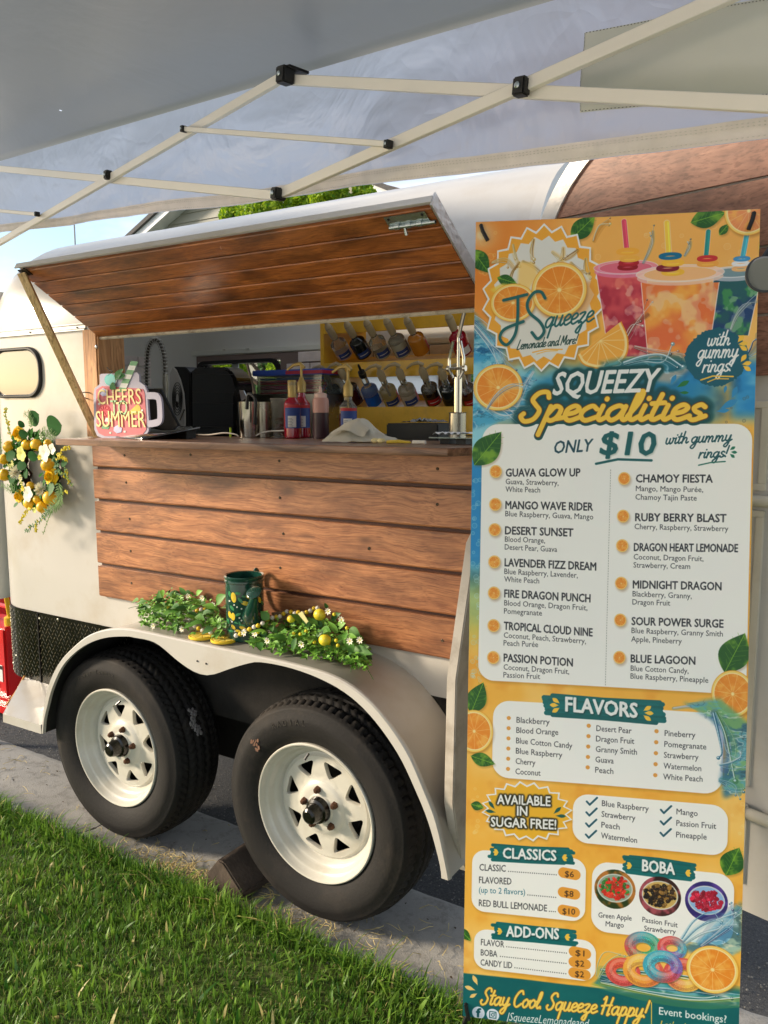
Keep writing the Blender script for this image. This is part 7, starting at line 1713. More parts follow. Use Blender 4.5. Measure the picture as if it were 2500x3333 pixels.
def orange(cx, cy, rx, ry=None, flesh=rgb(240, 144, 44), a0=0, a1=360, rot=0):
    ry = ry or rx; C_ = tx(cx, cy); Rx = abs(tx(cx+rx, cy)[0]-C_[0]); Ry = abs(tx(cx, cy+ry)[1]-C_[1]); full = a1-a0 >= 360
    def el(k, b0=a0, b1=a1):
        P = [C_+np.array((Rx*k*math.cos(math.radians(a)), Ry*k*math.sin(math.radians(a)))) for a in np.linspace(b0, b1, 48)]; return P if full else P+[C_]
    fill([p+(4, 7) for p in el(1)], rgb(110, 60, 10), .35, 5); fill(el(1), rgb(236, 158, 40)); fill(el(.975), rgb(248, 212, 110)); fill(el(.90), rgb(250, 228, 160))
    m, x0, y0 = polymask(el(.85)); h, w = m.shape; yy, xx = np.mgrid[0:h, 0:w]; dx, dy = (xx+x0-C_[0])/Rx, (yy+y0-C_[1])/Ry; an = np.arctan2(dy, dx); rr_ = np.hypot(dx, dy); tn = fnoise(h, w, 6, 3)
    c_ = lerpc(np.broadcast_to(flesh, (h, w, 3)), rgb(250, 184, 84), sst(.35, .8, tn)*.8); c_ = lerpc(c_, rgb(224, 110, 26), sst(.55, .85, np.abs(np.sin(an*23+tn*5))*rr_)*.25)
    seg = np.abs(((an/(2*PI)*11+.3) % 1)-.5); line = sst(.5-.022/np.maximum(rr_, .12), .5, seg); c_ = lerpc(c_, rgb(252, 222, 150), line*.9)
    c_ = lerpc(c_, rgb(252, 226, 150), 1-sst(.05, .10, rr_)); sc_ = .85*(1-.05*(seg > .46)); blend(m, x0, y0, c_)
def zigzag(cx, cy, rx, ry, n_, k, ph=0):
    C_ = tx(cx, cy); Rx = abs(tx(cx+rx, cy)[0]-C_[0]); Ry = abs(tx(cx, cy+ry)[1]-C_[1]); return [C_+np.array((Rx*math.cos(a)*r, Ry*math.sin(a)*r)) for i in range(n_*2) for a, r in ((2*PI*i/(n_*2)+ph, 1 if i % 2 else k),)]
def panel(x0, y0, x1, y1, r=46, col=rgb(250, 247, 238)):
    a, b_ = tx(x0, y0), tx(x1, y1); P = []
    for cx, cy, s in ((b_[0]-r, b_[1]-r, 0), (a[0]+r, b_[1]-r, 90), (a[0]+r, a[1]+r, 180), (b_[0]-r, a[1]+r, 270)):
        for k in range(9): t = math.radians(s+90*k/8); P.append((cx+r*math.cos(t), cy+r*math.sin(t)))
    fill([(p[0]+2, p[1]+6) for p in P], rgb(150, 96, 20), .4, 6); m, X0, Y0 = polymask(P); h, w = m.shape; t = fnoise(h, w, 2, 2); blend(m, X0, Y0, lerpc(np.broadcast_to(col, (h, w, 3)), rgb(244, 243, 238), t))
def brush(p0, p1, h, col=rgb(14, 104, 104)):
    a, b_ = tx(*p0), tx(*p1); H_ = abs((tx(p0[0], p0[1]-h)-a)[1])
    for k in range(11):
        t = (k-5)/5; w_i = H_*.20; e0, e1 = _rs.uniform(-.05, .06)*(b_[0]-a[0])*(.3+abs(t)), _rs.uniform(-.05, .06)*(b_[0]-a[0])*(.3+abs(t)); y = t*H_*.42
        draw([[a+(e0, y+_rs.uniform(-3, 3)), (a+b_)/2+(0, y+_rs.uniform(-3, 3)), b_+(-e1, y+_rs.uniform(-3, 3))]], w_i, col*_rs.uniform(.9, 1.1))
def drop(x, y, L_, ang, col, k=.38):
    a = tx(x, y); d = np.array((math.cos(ang), math.sin(ang)))*L_; n_ = np.array((-d[1], d[0]))*k; fill([a+d*t+n_*math.sin(PI*t)*(t**.6)*.9 for t in np.linspace(0, 1, 9)]+[a+d*t-n_*math.sin(PI*t)*(t**.6)*.9 for t in np.linspace(1, 0, 9)], col)
def splash(x0, y0, x1, y1, n_, seed, cols, wd=(2, 7), amp=40):
    g = np.random.default_rng(seed); a, b_ = tx(x0, y0), tx(x1, y1); n_ = max(3, int(n_*.26)); d = b_-a; L0 = np.hypot(*d)+1e-6; nn = np.array((-d[1], d[0]))/L0
    cv = g.normal(0, .25)*L0
    for k in range(n_):                                                          # translucent body of water
        w0 = g.uniform(wd[1]*1.2, wd[1]*2.6); o_ = nn*g.normal(0, amp*.35); q = [a+o_*.5, a+d*.35+o_+nn*cv*.6, a+d*.7+o_+nn*cv*.7, b_+o_*.8]; draw([catmull([tuple(t) for t in q], 6)], w0, cols[g.integers(len(cols))]*.9+.05, .22)
    for k in range(n_):                                                          # bright threads ending in drops
        c_ = cols[g.integers(len(cols))]; o_ = nn*g.normal(0, amp*.45); e = b_+nn*g.normal(0, amp*.7)+d*g.uniform(-.25, .25); q = [a+o_*.4, a+d*.35+o_+nn*cv*.6, a+d*.7+o_*1.2+nn*cv*.7, e]; P = catmull([tuple(t) for t in q], 6); w = g.uniform(*wd)
        for i in range(len(P)-1): draw([[P[i], P[i+1]]], max(1.2, w*(1.1-.8*i/len(P))), c_*.78, .8)
        draw([[p+(-w*.2, -w*.2) for p in P]], max(1, w*.3), rgb(238, 246, 250), .8)
        r = w*g.uniform(.5, 1.0)+1.2; draw([[e, e+(.1, .1)]], r*2, c_*.8, .9); draw([[e-(r*.25, r*.3), e-(r*.2, r*.3)]], r*.8, rgb(244, 250, 252), .9)
def water(P, cols, a=.9, cells=5, sx=.5):
    m, x0, y0 = polymask([tx(*p) for p in P], 20); h, w = m.shape; t1, t2 = fnoise(h, w, cells, 4, sx), fnoise(h, w, cells*1.7, 4, sx); m = blur(m, 9)*sst(.25, .5, t1+m*.3)
    c_ = lerpc(np.broadcast_to(cols[0], (h, w, 3)), cols[1], sst(.42, .62, t1)); c_ = lerpc(c_, cols[2], sst(.5, .66, t2)*.8); c_ = lerpc(c_, rgb(236, 248, 250), sst(.0, 1., 1-np.abs(t1-.52)*38)*.6); c_ = lerpc(c_, cols[1]*.45, sst(.0, 1., 1-np.abs(t2-.47)*44)*.5); blend(m, x0, y0, c_, a)
WC3 = (rgb(60, 160, 200), rgb(20, 100, 150), rgb(150, 214, 226))
def bubbles(x0, x1, y0, y1, n_, seed, col, rr_=(3, 9), a=.5):
    g = np.random.default_rng(seed)
    for k in range(n_):
        c_ = tx(g.uniform(x0, x1), g.uniform(y0, y1)); r = g.uniform(*rr_); P = [c_+r*np.array((math.cos(t), math.sin(t))) for t in np.linspace(0, 2*PI, 14)]; draw([P], 1.6, col, a); fill(P, col, a*.25)
a2 = lambda x, y: (1500+x*.33898, 650+y*.33898); a3 = lambda x, y: (2000+x*.33898, 650+y*.33898); a4 = lambda x, y: (1500+x*.60277, 1350+y*.60277); a5 = lambda x, y: (1500+x*.60277, 2200+y*.60277); a6 = lambda x, y: (1500+x*.60277, 2700+y*.60277)
TEAL, INK, WHT, GLD, DGR, SKYB = rgb(20, 92, 96), rgb(38, 40, 46), rgb(238, 238, 234), rgb(248, 198, 70), rgb(26, 66, 60), rgb(70, 160, 210)
# top left: glow, leaves, seal
for r, a_ in ((70, .25), (40, .35), (18, .8)): q = tx(*a2(200, 340)); fill([q+r*np.array((math.cos(t), math.sin(t))) for t in np.linspace(0, 2*PI, 20)], rgb(255, 236, 190), a_, int(r*.35))
bubbles(1550, 1640, 740, 900, 14, 2, rgb(250, 214, 130), (5, 14), .5); bubbles(1900, 2450, 720, 1200, 30, 3, rgb(252, 222, 160), (3, 12), .4)
water([a2(*q) for q in ((100, 1050), (330, 1330), (420, 1600), (250, 1640), (100, 1400))], WC3, .8); water([a2(*q) for q in ((100, 1960), (420, 1900), (720, 1560), (640, 2000), (420, 2120), (100, 2200))], WC3, .8)
splash(*a2(-20, 1060), *a2(380, 1560), 26, 31, [rgb(190, 226, 236), rgb(230, 242, 246), rgb(30, 90, 150), rgb(90, 170, 210)], (2, 6), 34)
splash(*a2(40, 1700), *a2(700, 2000), 34, 32, [rgb(190, 226, 236), rgb(230, 242, 246), rgb(30, 100, 160), rgb(90, 180, 214)], (2, 8), 60)
splash(*a2(700, 1650), *a2(560, 2000), 10, 33, [rgb(220, 236, 240), rgb(30, 90, 130)], (2, 5), 24)
leafp(a2(1060, 370), a2(1290, 150), .62); leafp(a2(110, 480), a2(270, 700), .60)
fill([p+(3, 8) for p in zigzag(*a2(787, 937), 205, 242, 22, .90)], rgb(60, 60, 40), .4, 6); fill(zigzag(*a2(787, 937), 205, 242, 22, .90), WHT); fill(zigzag(*a2(787, 937), 198, 234, 22, .895), rgb(244, 172, 56)); fill(zigzag(*a2(787, 945), 168, 205, 22, .92, .1), rgb(228, 226, 216))
for (p, q, n_, s_) in (((300, 600), (500, 640), 6, 1), ((500, 430), (545, 600), 5, 2), ((700, 380), (690, 560), 5, 3), ((560, 600), (540, 860), 9, 4), ((600, 590), (780, 720), 7, 5), ((880, 500), (1000, 640), 6, 6), ((980, 460), (930, 600), 5, 7), ((1120, 480), (1010, 560), 5, 8), ((1200, 560), (1240, 740), 8, 9), ((1060, 600), (1180, 690), 6, 10)): splash(*a2(*p), *a2(*q), n_, 40+s_, [rgb(236, 176, 60), rgb(250, 214, 120), rgb(168, 110, 26)], (2, 6), 10)
m_ = [tx(*a2(*q)) for q in ((560, 590), (700, 600), (740, 720), (640, 880), (540, 860))]; fill(m_, rgb(250, 206, 110), .8, 5)
leafp(a2(350, 745), a2(535, 800), .55)
fill([tx(*a2(*q)) for q in ((280, 860), (400, 800), (560, 820), (660, 860), (560, 900), (330, 900))], rgb(240, 206, 80), .8, 3)
orange(*a2(500, 985), 74, 62); fill([tx(*a2(*q)) for q in ((690, 1000), (1260, 760), (1300, 900), (1200, 1080), (1000, 1150), (800, 1120))], rgb(232, 150, 60), .6, 8); orange(*a2(945, 860), 91, 90)
# brand lettering of the stand
Jp = [[(410, 962), (520, 935), (635, 905)], [(548, 925), (545, 1130), (520, 1290), (440, 1390), (375, 1330), (420, 1240), (600, 1165)], [(810, 940), (770, 880), (700, 890), (640, 985), (660, 1080), (760, 1170), (800, 1260), (740, 1330), (682, 1270)]]
Jm = [[tx(*a2(*q)) for q in catmull([(float(a), float(b_)) for a, b_ in l], 8)] for l in Jp]
m, x0, y0 = strokes(Jm, 11, 10); blend(blur(m, 3), x0+3, y0+4, rgb(120, 110, 90), .5); blend(m, x0, y0, rgb(28, 100, 100))
script('queeze', a2(800, 1228), a2(1265, 1160), 34, 6.8, rgb(28, 100, 100), .25)
script('Lemonade and More!', a2(535, 1436), a2(1110, 1375), 15.5, 3.4, DGR, .25)
draw([[tx(*a2(*q)) for q in ((690, 1462), (820, 1432), (975, 1432))]], 4.5, rgb(244, 180, 60)); draw([[tx(*a2(*q)) for q in ((730, 1478), (820, 1450), (930, 1444))]], 3, rgb(244, 180, 60))
orange(*a2(357, 1800), 81, 76)
splash(*a2(250, 2010), *a2(640, 1800), 14, 35, [rgb(190, 226, 240), rgb(240, 246, 250), rgb(40, 100, 160)], (2, 5), 22)
# cups
def cup(xl0, xr0, yt, xl1, xr1, yb, c1, c2, c3, seed, lid, lidc):
    P = [tx(*a3(*q)) for q in ((xl0, yt), (xr0, yt), (xr1, yb), (xl1, yb))]; m, x0, y0 = polymask(P); h, w = m.shape; t1, t2 = fnoise(h, w, 3, 3), fnoise(h, w, 5, 3)
    gy = np.linspace(0, 1, h)[:, None]; c_ = lerpc(np.broadcast_to(c1, (h, w, 3)), c2, np.clip(sst(.4, .7, t1)*.8+gy*.3, 0, 1)); c_ = lerpc(c_, c3, sst(.55, .7, t2)*.7); c_ = lerpc(c_, WHT, sst(.66, .72, t1*t2*2)*.25); blend(m, x0, y0, c_, .96)
    draw([[P[0], P[3]]], 3, rgb(250, 236, 226), .8); draw([[P[1], P[2]]], 3, rgb(250, 236, 226), .8)
    (lx, ly, rx, ry) = lid; C_ = tx(*a3(lx, ly)); Rx, Ry = abs(tx(*a3(lx+rx, ly))[0]-C_[0]), abs(tx(*a3(lx, ly+ry))[1]-C_[1])
    E_ = lambda k, dy=0: [C_+np.array((Rx*k*math.cos(a), Ry*k*math.sin(a)+dy)) for a in np.linspace(0, 2*PI, 40)]
    fill(E_(1.0, 14), lidc, .75); fill(E_(1.02), lidc*1.03, .8); draw([E_(1.02)], 3, WHT, .6); fill(E_(.84, 2), c1*.6+lidc*.4, .8); draw([E_(.84, 2)], 2, WHT, .5)
PK = rgb(244, 196, 190)
cup(-172, 320, 700, -50, 330, 1500, rgb(220, 84, 92), rgb(168, 34, 60), rgb(236, 130, 110), 1, (110, 640, 305, 66), rgb(232, 130, 164))
cup(960, 1420, 700, 900, 1290, 1300, rgb(30, 92, 96), rgb(22, 60, 112), rgb(70, 160, 80), 3, (1150, 690, 240, 52), rgb(206, 206, 216))
cup(260, 1010, 790, 330, 900, 1540, rgb(248, 172, 70), rgb(232, 110, 60), rgb(250, 196, 110), 2, (632, 700, 420, 80), rgb(246, 206, 184))
def rings(cx, ys, R_, cols):
    for (dx, y), c_ in zip(ys, cols):
        C_ = tx(*a3(cx+dx, y)); Rx = abs(tx(*a3(cx+R_, y))[0]-tx(*a3(cx, y))[0]); draw([[C_+np.array((Rx*math.cos(a), Rx*.22*math.sin(a))) for a in np.linspace(0, 2*PI, 24)]], Rx*.36, c_); draw([[C_+np.array((Rx*math.cos(a), Rx*.22*math.sin(a)-3)) for a in np.linspace(PI*.3, PI*.7, 8)]], Rx*.08, np.clip(c_*1.25, 0, 1), .6)
def strawp(x0, y0, x1, y1, w_, c_, c2=None):
    a, b_ = tx(*a3(x0, y0)), tx(*a3(x1, y1)); draw([[a, b_]], w_+3, WHT, .7); draw([[a, b_]], w_, c_); draw([[a+(w_*.2, 0), b_+(w_*.2, 0)]], w_*.25, np.clip(c_*1.3, 0, 1), .6)
rings(130, ((0, 640), (10, 600), (20, 560)), 85, (rgb(150, 20, 30), rgb(176, 30, 40), rgb(246, 180, 70))); strawp(95, 200, 120, 460, 17, rgb(222, 74, 96)); rings(130, ((0, 490),), 95, (rgb(248, 176, 60),))
rings(545, ((20, 690), (-30, 650), (20, 600)), 95, (rgb(248, 190, 60), rgb(130, 24, 44), rgb(250, 190, 60))); strawp(507, 215, 525, 500, 18, rgb(250, 206, 70)); rings(520, ((20, 535),), 95, (rgb(20, 110, 146),))
rings(900, ((0, 610),), 90, (rgb(246, 170, 70),)); strawp(905, 300, 885, 530, 15, rgb(36, 140, 134)); rings(895, ((0, 560),), 85, (rgb(206, 50, 50),))
rings(1215, ((0, 660), (0, 610)), 75, (rgb(240, 184, 120), rgb(236, 236, 236))); strawp(1280, 295, 1235, 545, 16, rgb(70, 170, 186)); rings(1225, ((0, 565),), 70, (rgb(70, 150, 200),))
leafp(a3(735, 215), a3(1070, 120), .58); leafp(a3(1010, 335), a3(1100, 230), .6); orange(*a3(1290, 105), 80, 80, rgb(240, 150, 90)); orange(*a3(1500, 450), 40, 48, rgb(240, 150, 90))
for q in (((280, 600), (370, 300)), ((680, 530), (730, 400))): splash(*a3(*q[0]), *a3(*q[1]), 7, 50, [rgb(120, 150, 140), rgb(230, 240, 236), rgb(60, 90, 90)], (2, 5), 8)
splash(*a2(1280, 390), *a2(1420, 200), 7, 51, [rgb(180, 110, 20), rgb(252, 226, 130)], (2, 5), 10)
splash(*a3(60, 1560), *a3(320, 1100), 16, 52, [rgb(120, 60, 30), rgb(240, 214, 196), rgb(190, 110, 80)], (2, 7), 24); splash(*a3(200, 1400), *a3(660, 1470), 14, 53, [rgb(120, 60, 40), rgb(242, 220, 206), rgb(206, 130, 100)], (2, 6), 20)
splash(*a3(1120, 1240), *a3(1390, 960), 14, 54, [rgb(210, 220, 210), rgb(80, 90, 80), rgb(150, 170, 160)], (2, 5), 16); splash(*a3(1290, 1500), *a3(1400, 1300), 14, 55, [rgb(60, 150, 210), rgb(220, 236, 240), rgb(30, 70, 130)], (2, 7), 26)
P = [tx(*a2(*q)) for q in ((1120, 1500), (1330, 1330), (1600, 1150), (1610, 1400), (1560, 1560), (1440, 1615), (1250, 1610), (1150, 1570))]
C_ = tx(*a2(1380, 1480))
wd_ = [tx(*a2(*q)) for q in catmull([(1118, 1490), (1180, 1580), (1330, 1620), (1500, 1590), (1600, 1480), (1610, 1320), (1545, 1160)], 8)]
fill(wd_, rgb(236, 158, 40)); cc = tx(*a2(1340, 1345)); fill([cc+(p-cc)*.95 for p in wd_], rgb(250, 222, 150)); fill([cc+(p-cc)*.86 for p in wd_], rgb(246, 176, 70))
for k in range(8): draw([[cc, cc+(wd_[int((k+.5)*len(wd_)/8)]-cc)*.85]], 2.5, rgb(252, 222, 150), .9)
# blue smudge under the cups
water([a3(*q) for q in ((-150, 1560), (200, 1500), (640, 1480), (760, 1600), (560, 1760), (0, 1700))], (rgb(50, 140, 160), rgb(20, 96, 110), rgb(230, 190, 160)), .8)
splash(*a3(100, 1560), *a3(640, 1560), 12, 56, [rgb(60, 150, 180), rgb(140, 200, 210), rgb(20, 100, 120)], (4, 14), 40)
# teal sticker
g = np.random.default_rng(4); C_ = tx(*a3(985, 1510)); Rx, Ry = abs(tx(*a3(985+312, 1510))[0]-C_[0]), abs(tx(*a3(985, 1510+285))[1]-C_[1])
fill([C_+np.array((Rx*math.cos(a)*r, Ry*math.sin(a)*r)) for a in np.linspace(0, 2*PI, 110) for r in (1+g.normal(0, .018)-.05*abs(math.sin(2*a)),)], rgb(24, 94, 110))
script('with', a3(890, 1400), a3(1105, 1392), 24, 5.4, WHT, .2); script('gummy', a3(800, 1520), a3(1185, 1508), 26, 5.4, WHT, .2); script('rings!', a3(845, 1655), a3(1130, 1640), 24, 5.4, WHT, .2)
draw([[tx(*a3(*q)) for q in ((835, 1728), (950, 1690), (1145, 1695))]], 5, GLD); draw([[tx(*a3(*q)) for q in ((900, 1748), (980, 1715), (1100, 1718))]], 3.5, GLD)
for (x, y, an) in ((1185, 1370, -.9), (1190, 1385, -.1), (1200, 1395, .6), (1215, 1560, -1.0), (1225, 1580, -.2), (1235, 1590, .6)): drop(*a3(x, y), 34, an, GLD)
for (x, y, an, L_) in ((540, 1780, -1.1, 44), (600, 1800, -.5, 50), (1010, 2010, -.5, 70), (1130, 1910, -1.2, 48), (980, 2030, -.1, 46), (1060, 1860, -1.4, 30)): drop(*a3(x, y), L_, an, rgb(50, 140, 190) if x != 600 else rgb(40, 120, 60), .28)
drop(*a3(620, 1850), 36, 0, rgb(40, 120, 60), .25); bubbles(2330, 2450, 1240, 1420, 10, 9, rgb(80, 90, 90), (3, 6), .6)
# title
text('SQUEEZY', a2(880, 1870), a3(395, 1835), 72, WHT, bold=.018, shear=.22, glow=(rgb(16, 78, 80), 12, 5, 1.5))
script('Specialities', a2(560, 2120), a3(850, 2108), 46, 17.5, rgb(250, 204, 72), .30, outline=(rgb(120, 70, 20), 3), glow=(rgb(14, 78, 78), 9), glow2=(rgb(10, 70, 74), 22, 6, .8))
bubbles(1536, 1566, 1560, 2240, 46, 12, rgb(190, 228, 232), (4, 10), .5); bubbles(2428, 2458, 1450, 2200, 22, 13, rgb(252, 222, 150), (4, 10), .4); bubbles(1520, 1560, 2560, 2760, 10, 14, rgb(252, 226, 150), (4, 10), .5); bubbles(2380, 2430, 2560, 2720, 9, 15, rgb(252, 222, 150), (4, 9), .4)
# main panel (drawn under the title's lower edge)
_keep = IMG.copy()
panel(1570, 1380, 2428, 2262, 60)
yb_ = int(tx(1800, 1452)[1]); mk = np.abs(_keep-IMG).sum(2) > 0
# put the title's overlapping strokes back on top
script('Specialities', a2(560, 2120), a3(850, 2108), 46, 17.5, rgb(250, 204, 72), .30, outline=(rgb(120, 70, 20), 3), glow=(rgb(14, 78, 78), 8))
text('SQUEEZY', a2(880, 1870), a3(395, 1835), 72, WHT, bold=.018, shear=.22)
leafp(a4(72, 272), a4(218, 92), .62)
text('ONLY', a4(500, 208), a4(705, 196), 40, rgb(24, 70, 84), bold=.016, shear=.16)
text('$10', a4(752, 212), a4(1045, 216), 72, rgb(20, 96, 98), bold=.022, shear=.14, shadow=rgb(180, 190, 180))
draw([[tx(*a4(*q)) for q in ((732, 264), (850, 240), (1032, 246))]], 9, rgb(20, 96, 98))
script('with gummy', a4(1105, 158), a4(1462, 140), 19, 5.2, rgb(24, 84, 90), .22); script('rings!', a4(1285, 234), a4(1440, 226), 18, 5.2, rgb(24, 84, 90), .22)
draw([[tx(*a4(*q)) for q in ((1287, 272), (1350, 258), (1430, 252))]], 4.5, rgb(24, 110, 90))
for (x, y, an) in ((1455, 190, -.6), (1460, 200, .1), (1455, 210, .7)): drop(*a4(x, y), 22, an, rgb(30, 120, 90))
L_ = [(tx(*a4(811, 296))), (tx(*a4(781, 1468)))]
n_ = 84
for k in range(n_): a, b_ = L_[0]+(L_[1]-L_[0])*k/n_, L_[0]+(L_[1]-L_[0])*(k+.55)/n_; draw([[a, b_]], 1.8, rgb(120, 120, 110), .8)
def icon(x, y): orange(*a4(x, y), 20, 21)
MI = [(188, 306, 'GUAVA GLOW UP', (243, 333), (645, 332), [('Guava, Strawberry,', (242, 374), (528, 382)), ('White Peach', (241, 416), (428, 420))]),
      (186, 484, 'MANGO WAVE RIDER', (241, 508), (714, 518), [('Blue Raspberry, Guava, Mango', (240, 548), (716, 566))]),
      (183, 621, 'DESERT SUNSET', (239, 645), (607, 658), [('Blood Orange,', (238, 686), (455, 694)), ('Desert Pear, Guava', (237, 728), (520, 742))]),
      (181, 795, 'LAVENDER FIZZ DREAM', (237, 818), (731, 842), [('Blue Raspberry, Lavender,', (235, 860), (632, 882)), ('White Peach', (234, 902), (423, 912))]),
      (179, 963, 'FIRE DRAGON PUNCH', (235, 986), (700, 1014), [('Blood Orange, Dragon Fruit,', (234, 1030), (684, 1058)), ('Pomegranate', (233, 1074), (438, 1086))]),
      (177, 1139, 'TROPICAL CLOUD NINE', (233, 1160), (711, 1198), [('Coconut, Peach, Strawberry,', (232, 1204), (676, 1238)), ('Peach Purée', (231, 1246), (417, 1256))]),
      (175, 1311, 'PASSION POTION', (232, 1332), (604, 1360), [('Coconut, Dragon Fruit,', (231, 1376), (585, 1402)), ('Passion Fruit', (230, 1418), (428, 1428))]),
      (884, 344, 'CHAMOY FIESTA', (948, 364), (1362, 366), [('Mango, Mango Purée,', (947, 412), (1311, 418)), ('Chamoy Tajin Paste', (945, 458), (1276, 464))]),
      (878, 548, 'RUBY BERRY BLAST', (944, 574), (1435, 580), [('Cherry, Raspberry, Strawberry', (940, 618), (1446, 630))]),
      (873, 708, 'DRAGON HEART LEMONADE', (937, 736), (1497, 742), [('Coconut, Dragon Fruit,', (935, 782), (1312, 792)), ('Strawberry, Cream', (934, 826), (1240, 834))]),
      (867, 911, 'MIDNIGHT DRAGON', (931, 938), (1408, 948), [('Blackberry, Granny,', (929, 982), (1248, 994)), ('Dragon Fruit', (928, 1026), (1132, 1032))]),
      (862, 1110, 'SOUR POWER SURGE', (924, 1136), (1418, 1150), [('Blue Raspberry, Granny Smith', (923, 1180), (1415, 1198)), ('Apple, Pineberry', (921, 1226), (1194, 1238))]),
      (857, 1312, 'BLUE LAGOON', (919, 1338), (1266, 1350), [('Blue Cotton Candy,', (918, 1384), (1230, 1398)), ('Blue Raspberry, Pineapple', (917, 1426), (1336, 1448))])]
for ix, iy, ttl, q0, q1, subs in MI:
    icon(ix, iy); text(ttl, a4(*q0), a4(*q1), 25, INK, bold=.024)
    for s, r0, r1 in subs: text(s, a4(*r0), a4(*r1), 17.5, rgb(46, 48, 52), bold=.010)
leafp(a4(1425, 1392), a4(1535, 1180), .66)
# flavours
panel(1606, 2278, 2350, 2586, 62)
leafp(a5(55, 200), a5(122, 35), .60); orange(*a5(72, 297), 62, 69); leafp(a5(55, 430), a5(185, 475), .55); orange(*a5(1467, 96), 70, 76)
splash(*a5(1150, 172), *a5(1380, 230), 14, 60, [rgb(120, 190, 200), rgb(230, 240, 236), rgb(40, 90, 150)], (2, 5), 14)
water([a5(*q) for q in ((1200, 150), (1400, 120), (1560, 260), (1560, 600), (1420, 660), (1400, 560), (1430, 420), (1420, 300), (1330, 220))], (rgb(70, 160, 190), rgb(30, 100, 140), rgb(110, 180, 110)), .85)
splash(*a5(1380, 200), *a5(1440, 500), 16, 61, [rgb(40, 130, 170), rgb(150, 206, 206), rgb(230, 240, 240), rgb(90, 160, 90), rgb(60, 90, 160)], (3, 12), 46); splash(*a5(1400, 560), *a5(1500, 640), 18, 62, [rgb(40, 130, 160), rgb(190, 220, 200), rgb(90, 150, 90)], (2, 7), 26); splash(*a5(1400, 480), *a5(1540, 400), 14, 63, [rgb(40, 130, 170), rgb(190, 220, 220)], (2, 6), 24)
brush(a5(462, 158), a5(1080, 200), 74)
text('FLAVORS', a5(566, 190), a5(952, 226), 45, WHT, bold=.030, shadow=rgb(8, 50, 50))
for (x, y, an) in ((535, 150, PI+.6), (530, 160, PI), (535, 172, PI-.6), (985, 190, -.6), (990, 200, 0), (985, 212, .6)): drop(*a5(x, y), 34, an, GLD)
for col_, xb0, xt0, dx in ((['Blackberry', 'Blood Orange', 'Blue Cotton Candy', 'Blue Raspberry', 'Cherry', 'Coconut'], (259, 227, -.8, 54.8), (301, 246, -1.2, 55.4), (178, 12, 226, 12, 303, 30, 250, 24, 106, 10, 135, 10)), (['Desert Pear', 'Dragon Fruit', 'Granny Smith', 'Guava', 'Peach'], (691, 270, -1.5, 56), (732, 292, -1.6, 56), (190, 14, 206, 14, 222, 16, 98, 8, 98, 8)), (['Pineberry', 'Pomegranate', 'Strawberry', 'Watermelon', 'White Peach'], (1057, 299, -1.8, 59.2), (1101, 318, -2.2, 58.6), (165, 10, 226, 14, 186, 12, 203, 14, 212, 12))):
    for k, s in enumerate(col_):
        bx, by = xb0[0]+xb0[2]*k, xb0[1]+xb0[3]*k; q = tx(*a5(bx, by)); draw([[q, q+(.1, .1)]], 15, rgb(228, 160, 70)); X0, Y0 = xt0[0]+xt0[2]*k, xt0[1]+xt0[3]*k; wl = dx[2*k]; text(s, a5(X0, Y0+6), a5(X0+wl, Y0+6+dx[2*k+1]), 18.5, rgb(34, 36, 44), bold=.013)
# sugar free
panel(1866, 2582, 2366, 2786, 56)
leafp(a5(55, 690), a5(125, 710), .7)
fill([p+(2, 6) for p in zigzag(*a5(355, 730), 150, 97, 20, .86)], rgb(120, 80, 20), .4, 5); fill(zigzag(*a5(355, 730), 152, 98, 20, .86), WHT); fill(zigzag(*a5(355, 730), 144, 91, 20, .86), rgb(240, 182, 46))
for s, q0, q1 in (('AVAILABLE', (197, 690), (483, 702)), ('IN', (304, 752), (358, 754)), ('SUGAR FREE!', (163, 810), (514, 828))): text(s, a5(*q0), a5(*q1), 30, WHT, bold=.028, glow=(rgb(40, 40, 20), 5, 3, 1.3))
for (x, y, an) in ((185, 720, PI+.9), (190, 735, PI+.1), (500, 745, -.8), (510, 755, -.05)): drop(*a5(x, y), 40, an, rgb(20, 90, 80), .26)
def tick(x, y): draw([[tx(*a5(x-26, y-4)), tx(*a5(x-10, y+14)), tx(*a5(x+30, y-24))]], 7, rgb(24, 86, 104))
for (x, y, s, X, Y, w_, dy) in ((706, 682, 'Blue Raspberry', 762, 702, 252, 30), (704, 740, 'Strawberry', 760, 760, 182, 22), (702, 800, 'Peach', 759, 818, 98, 12), (701, 860, 'Watermelon', 757, 876, 194, 26), (1106, 726, 'Mango', 1164, 746, 114, 10), (1105, 788, 'Passion Fruit', 1163, 808, 214, 16), (1104, 850, 'Pineapple', 1162, 870, 164, 12)): tick(x, y); text(s, a5(X, Y), a5(X+w_, Y+dy), 18.5, rgb(34, 36, 44), bold=.013)
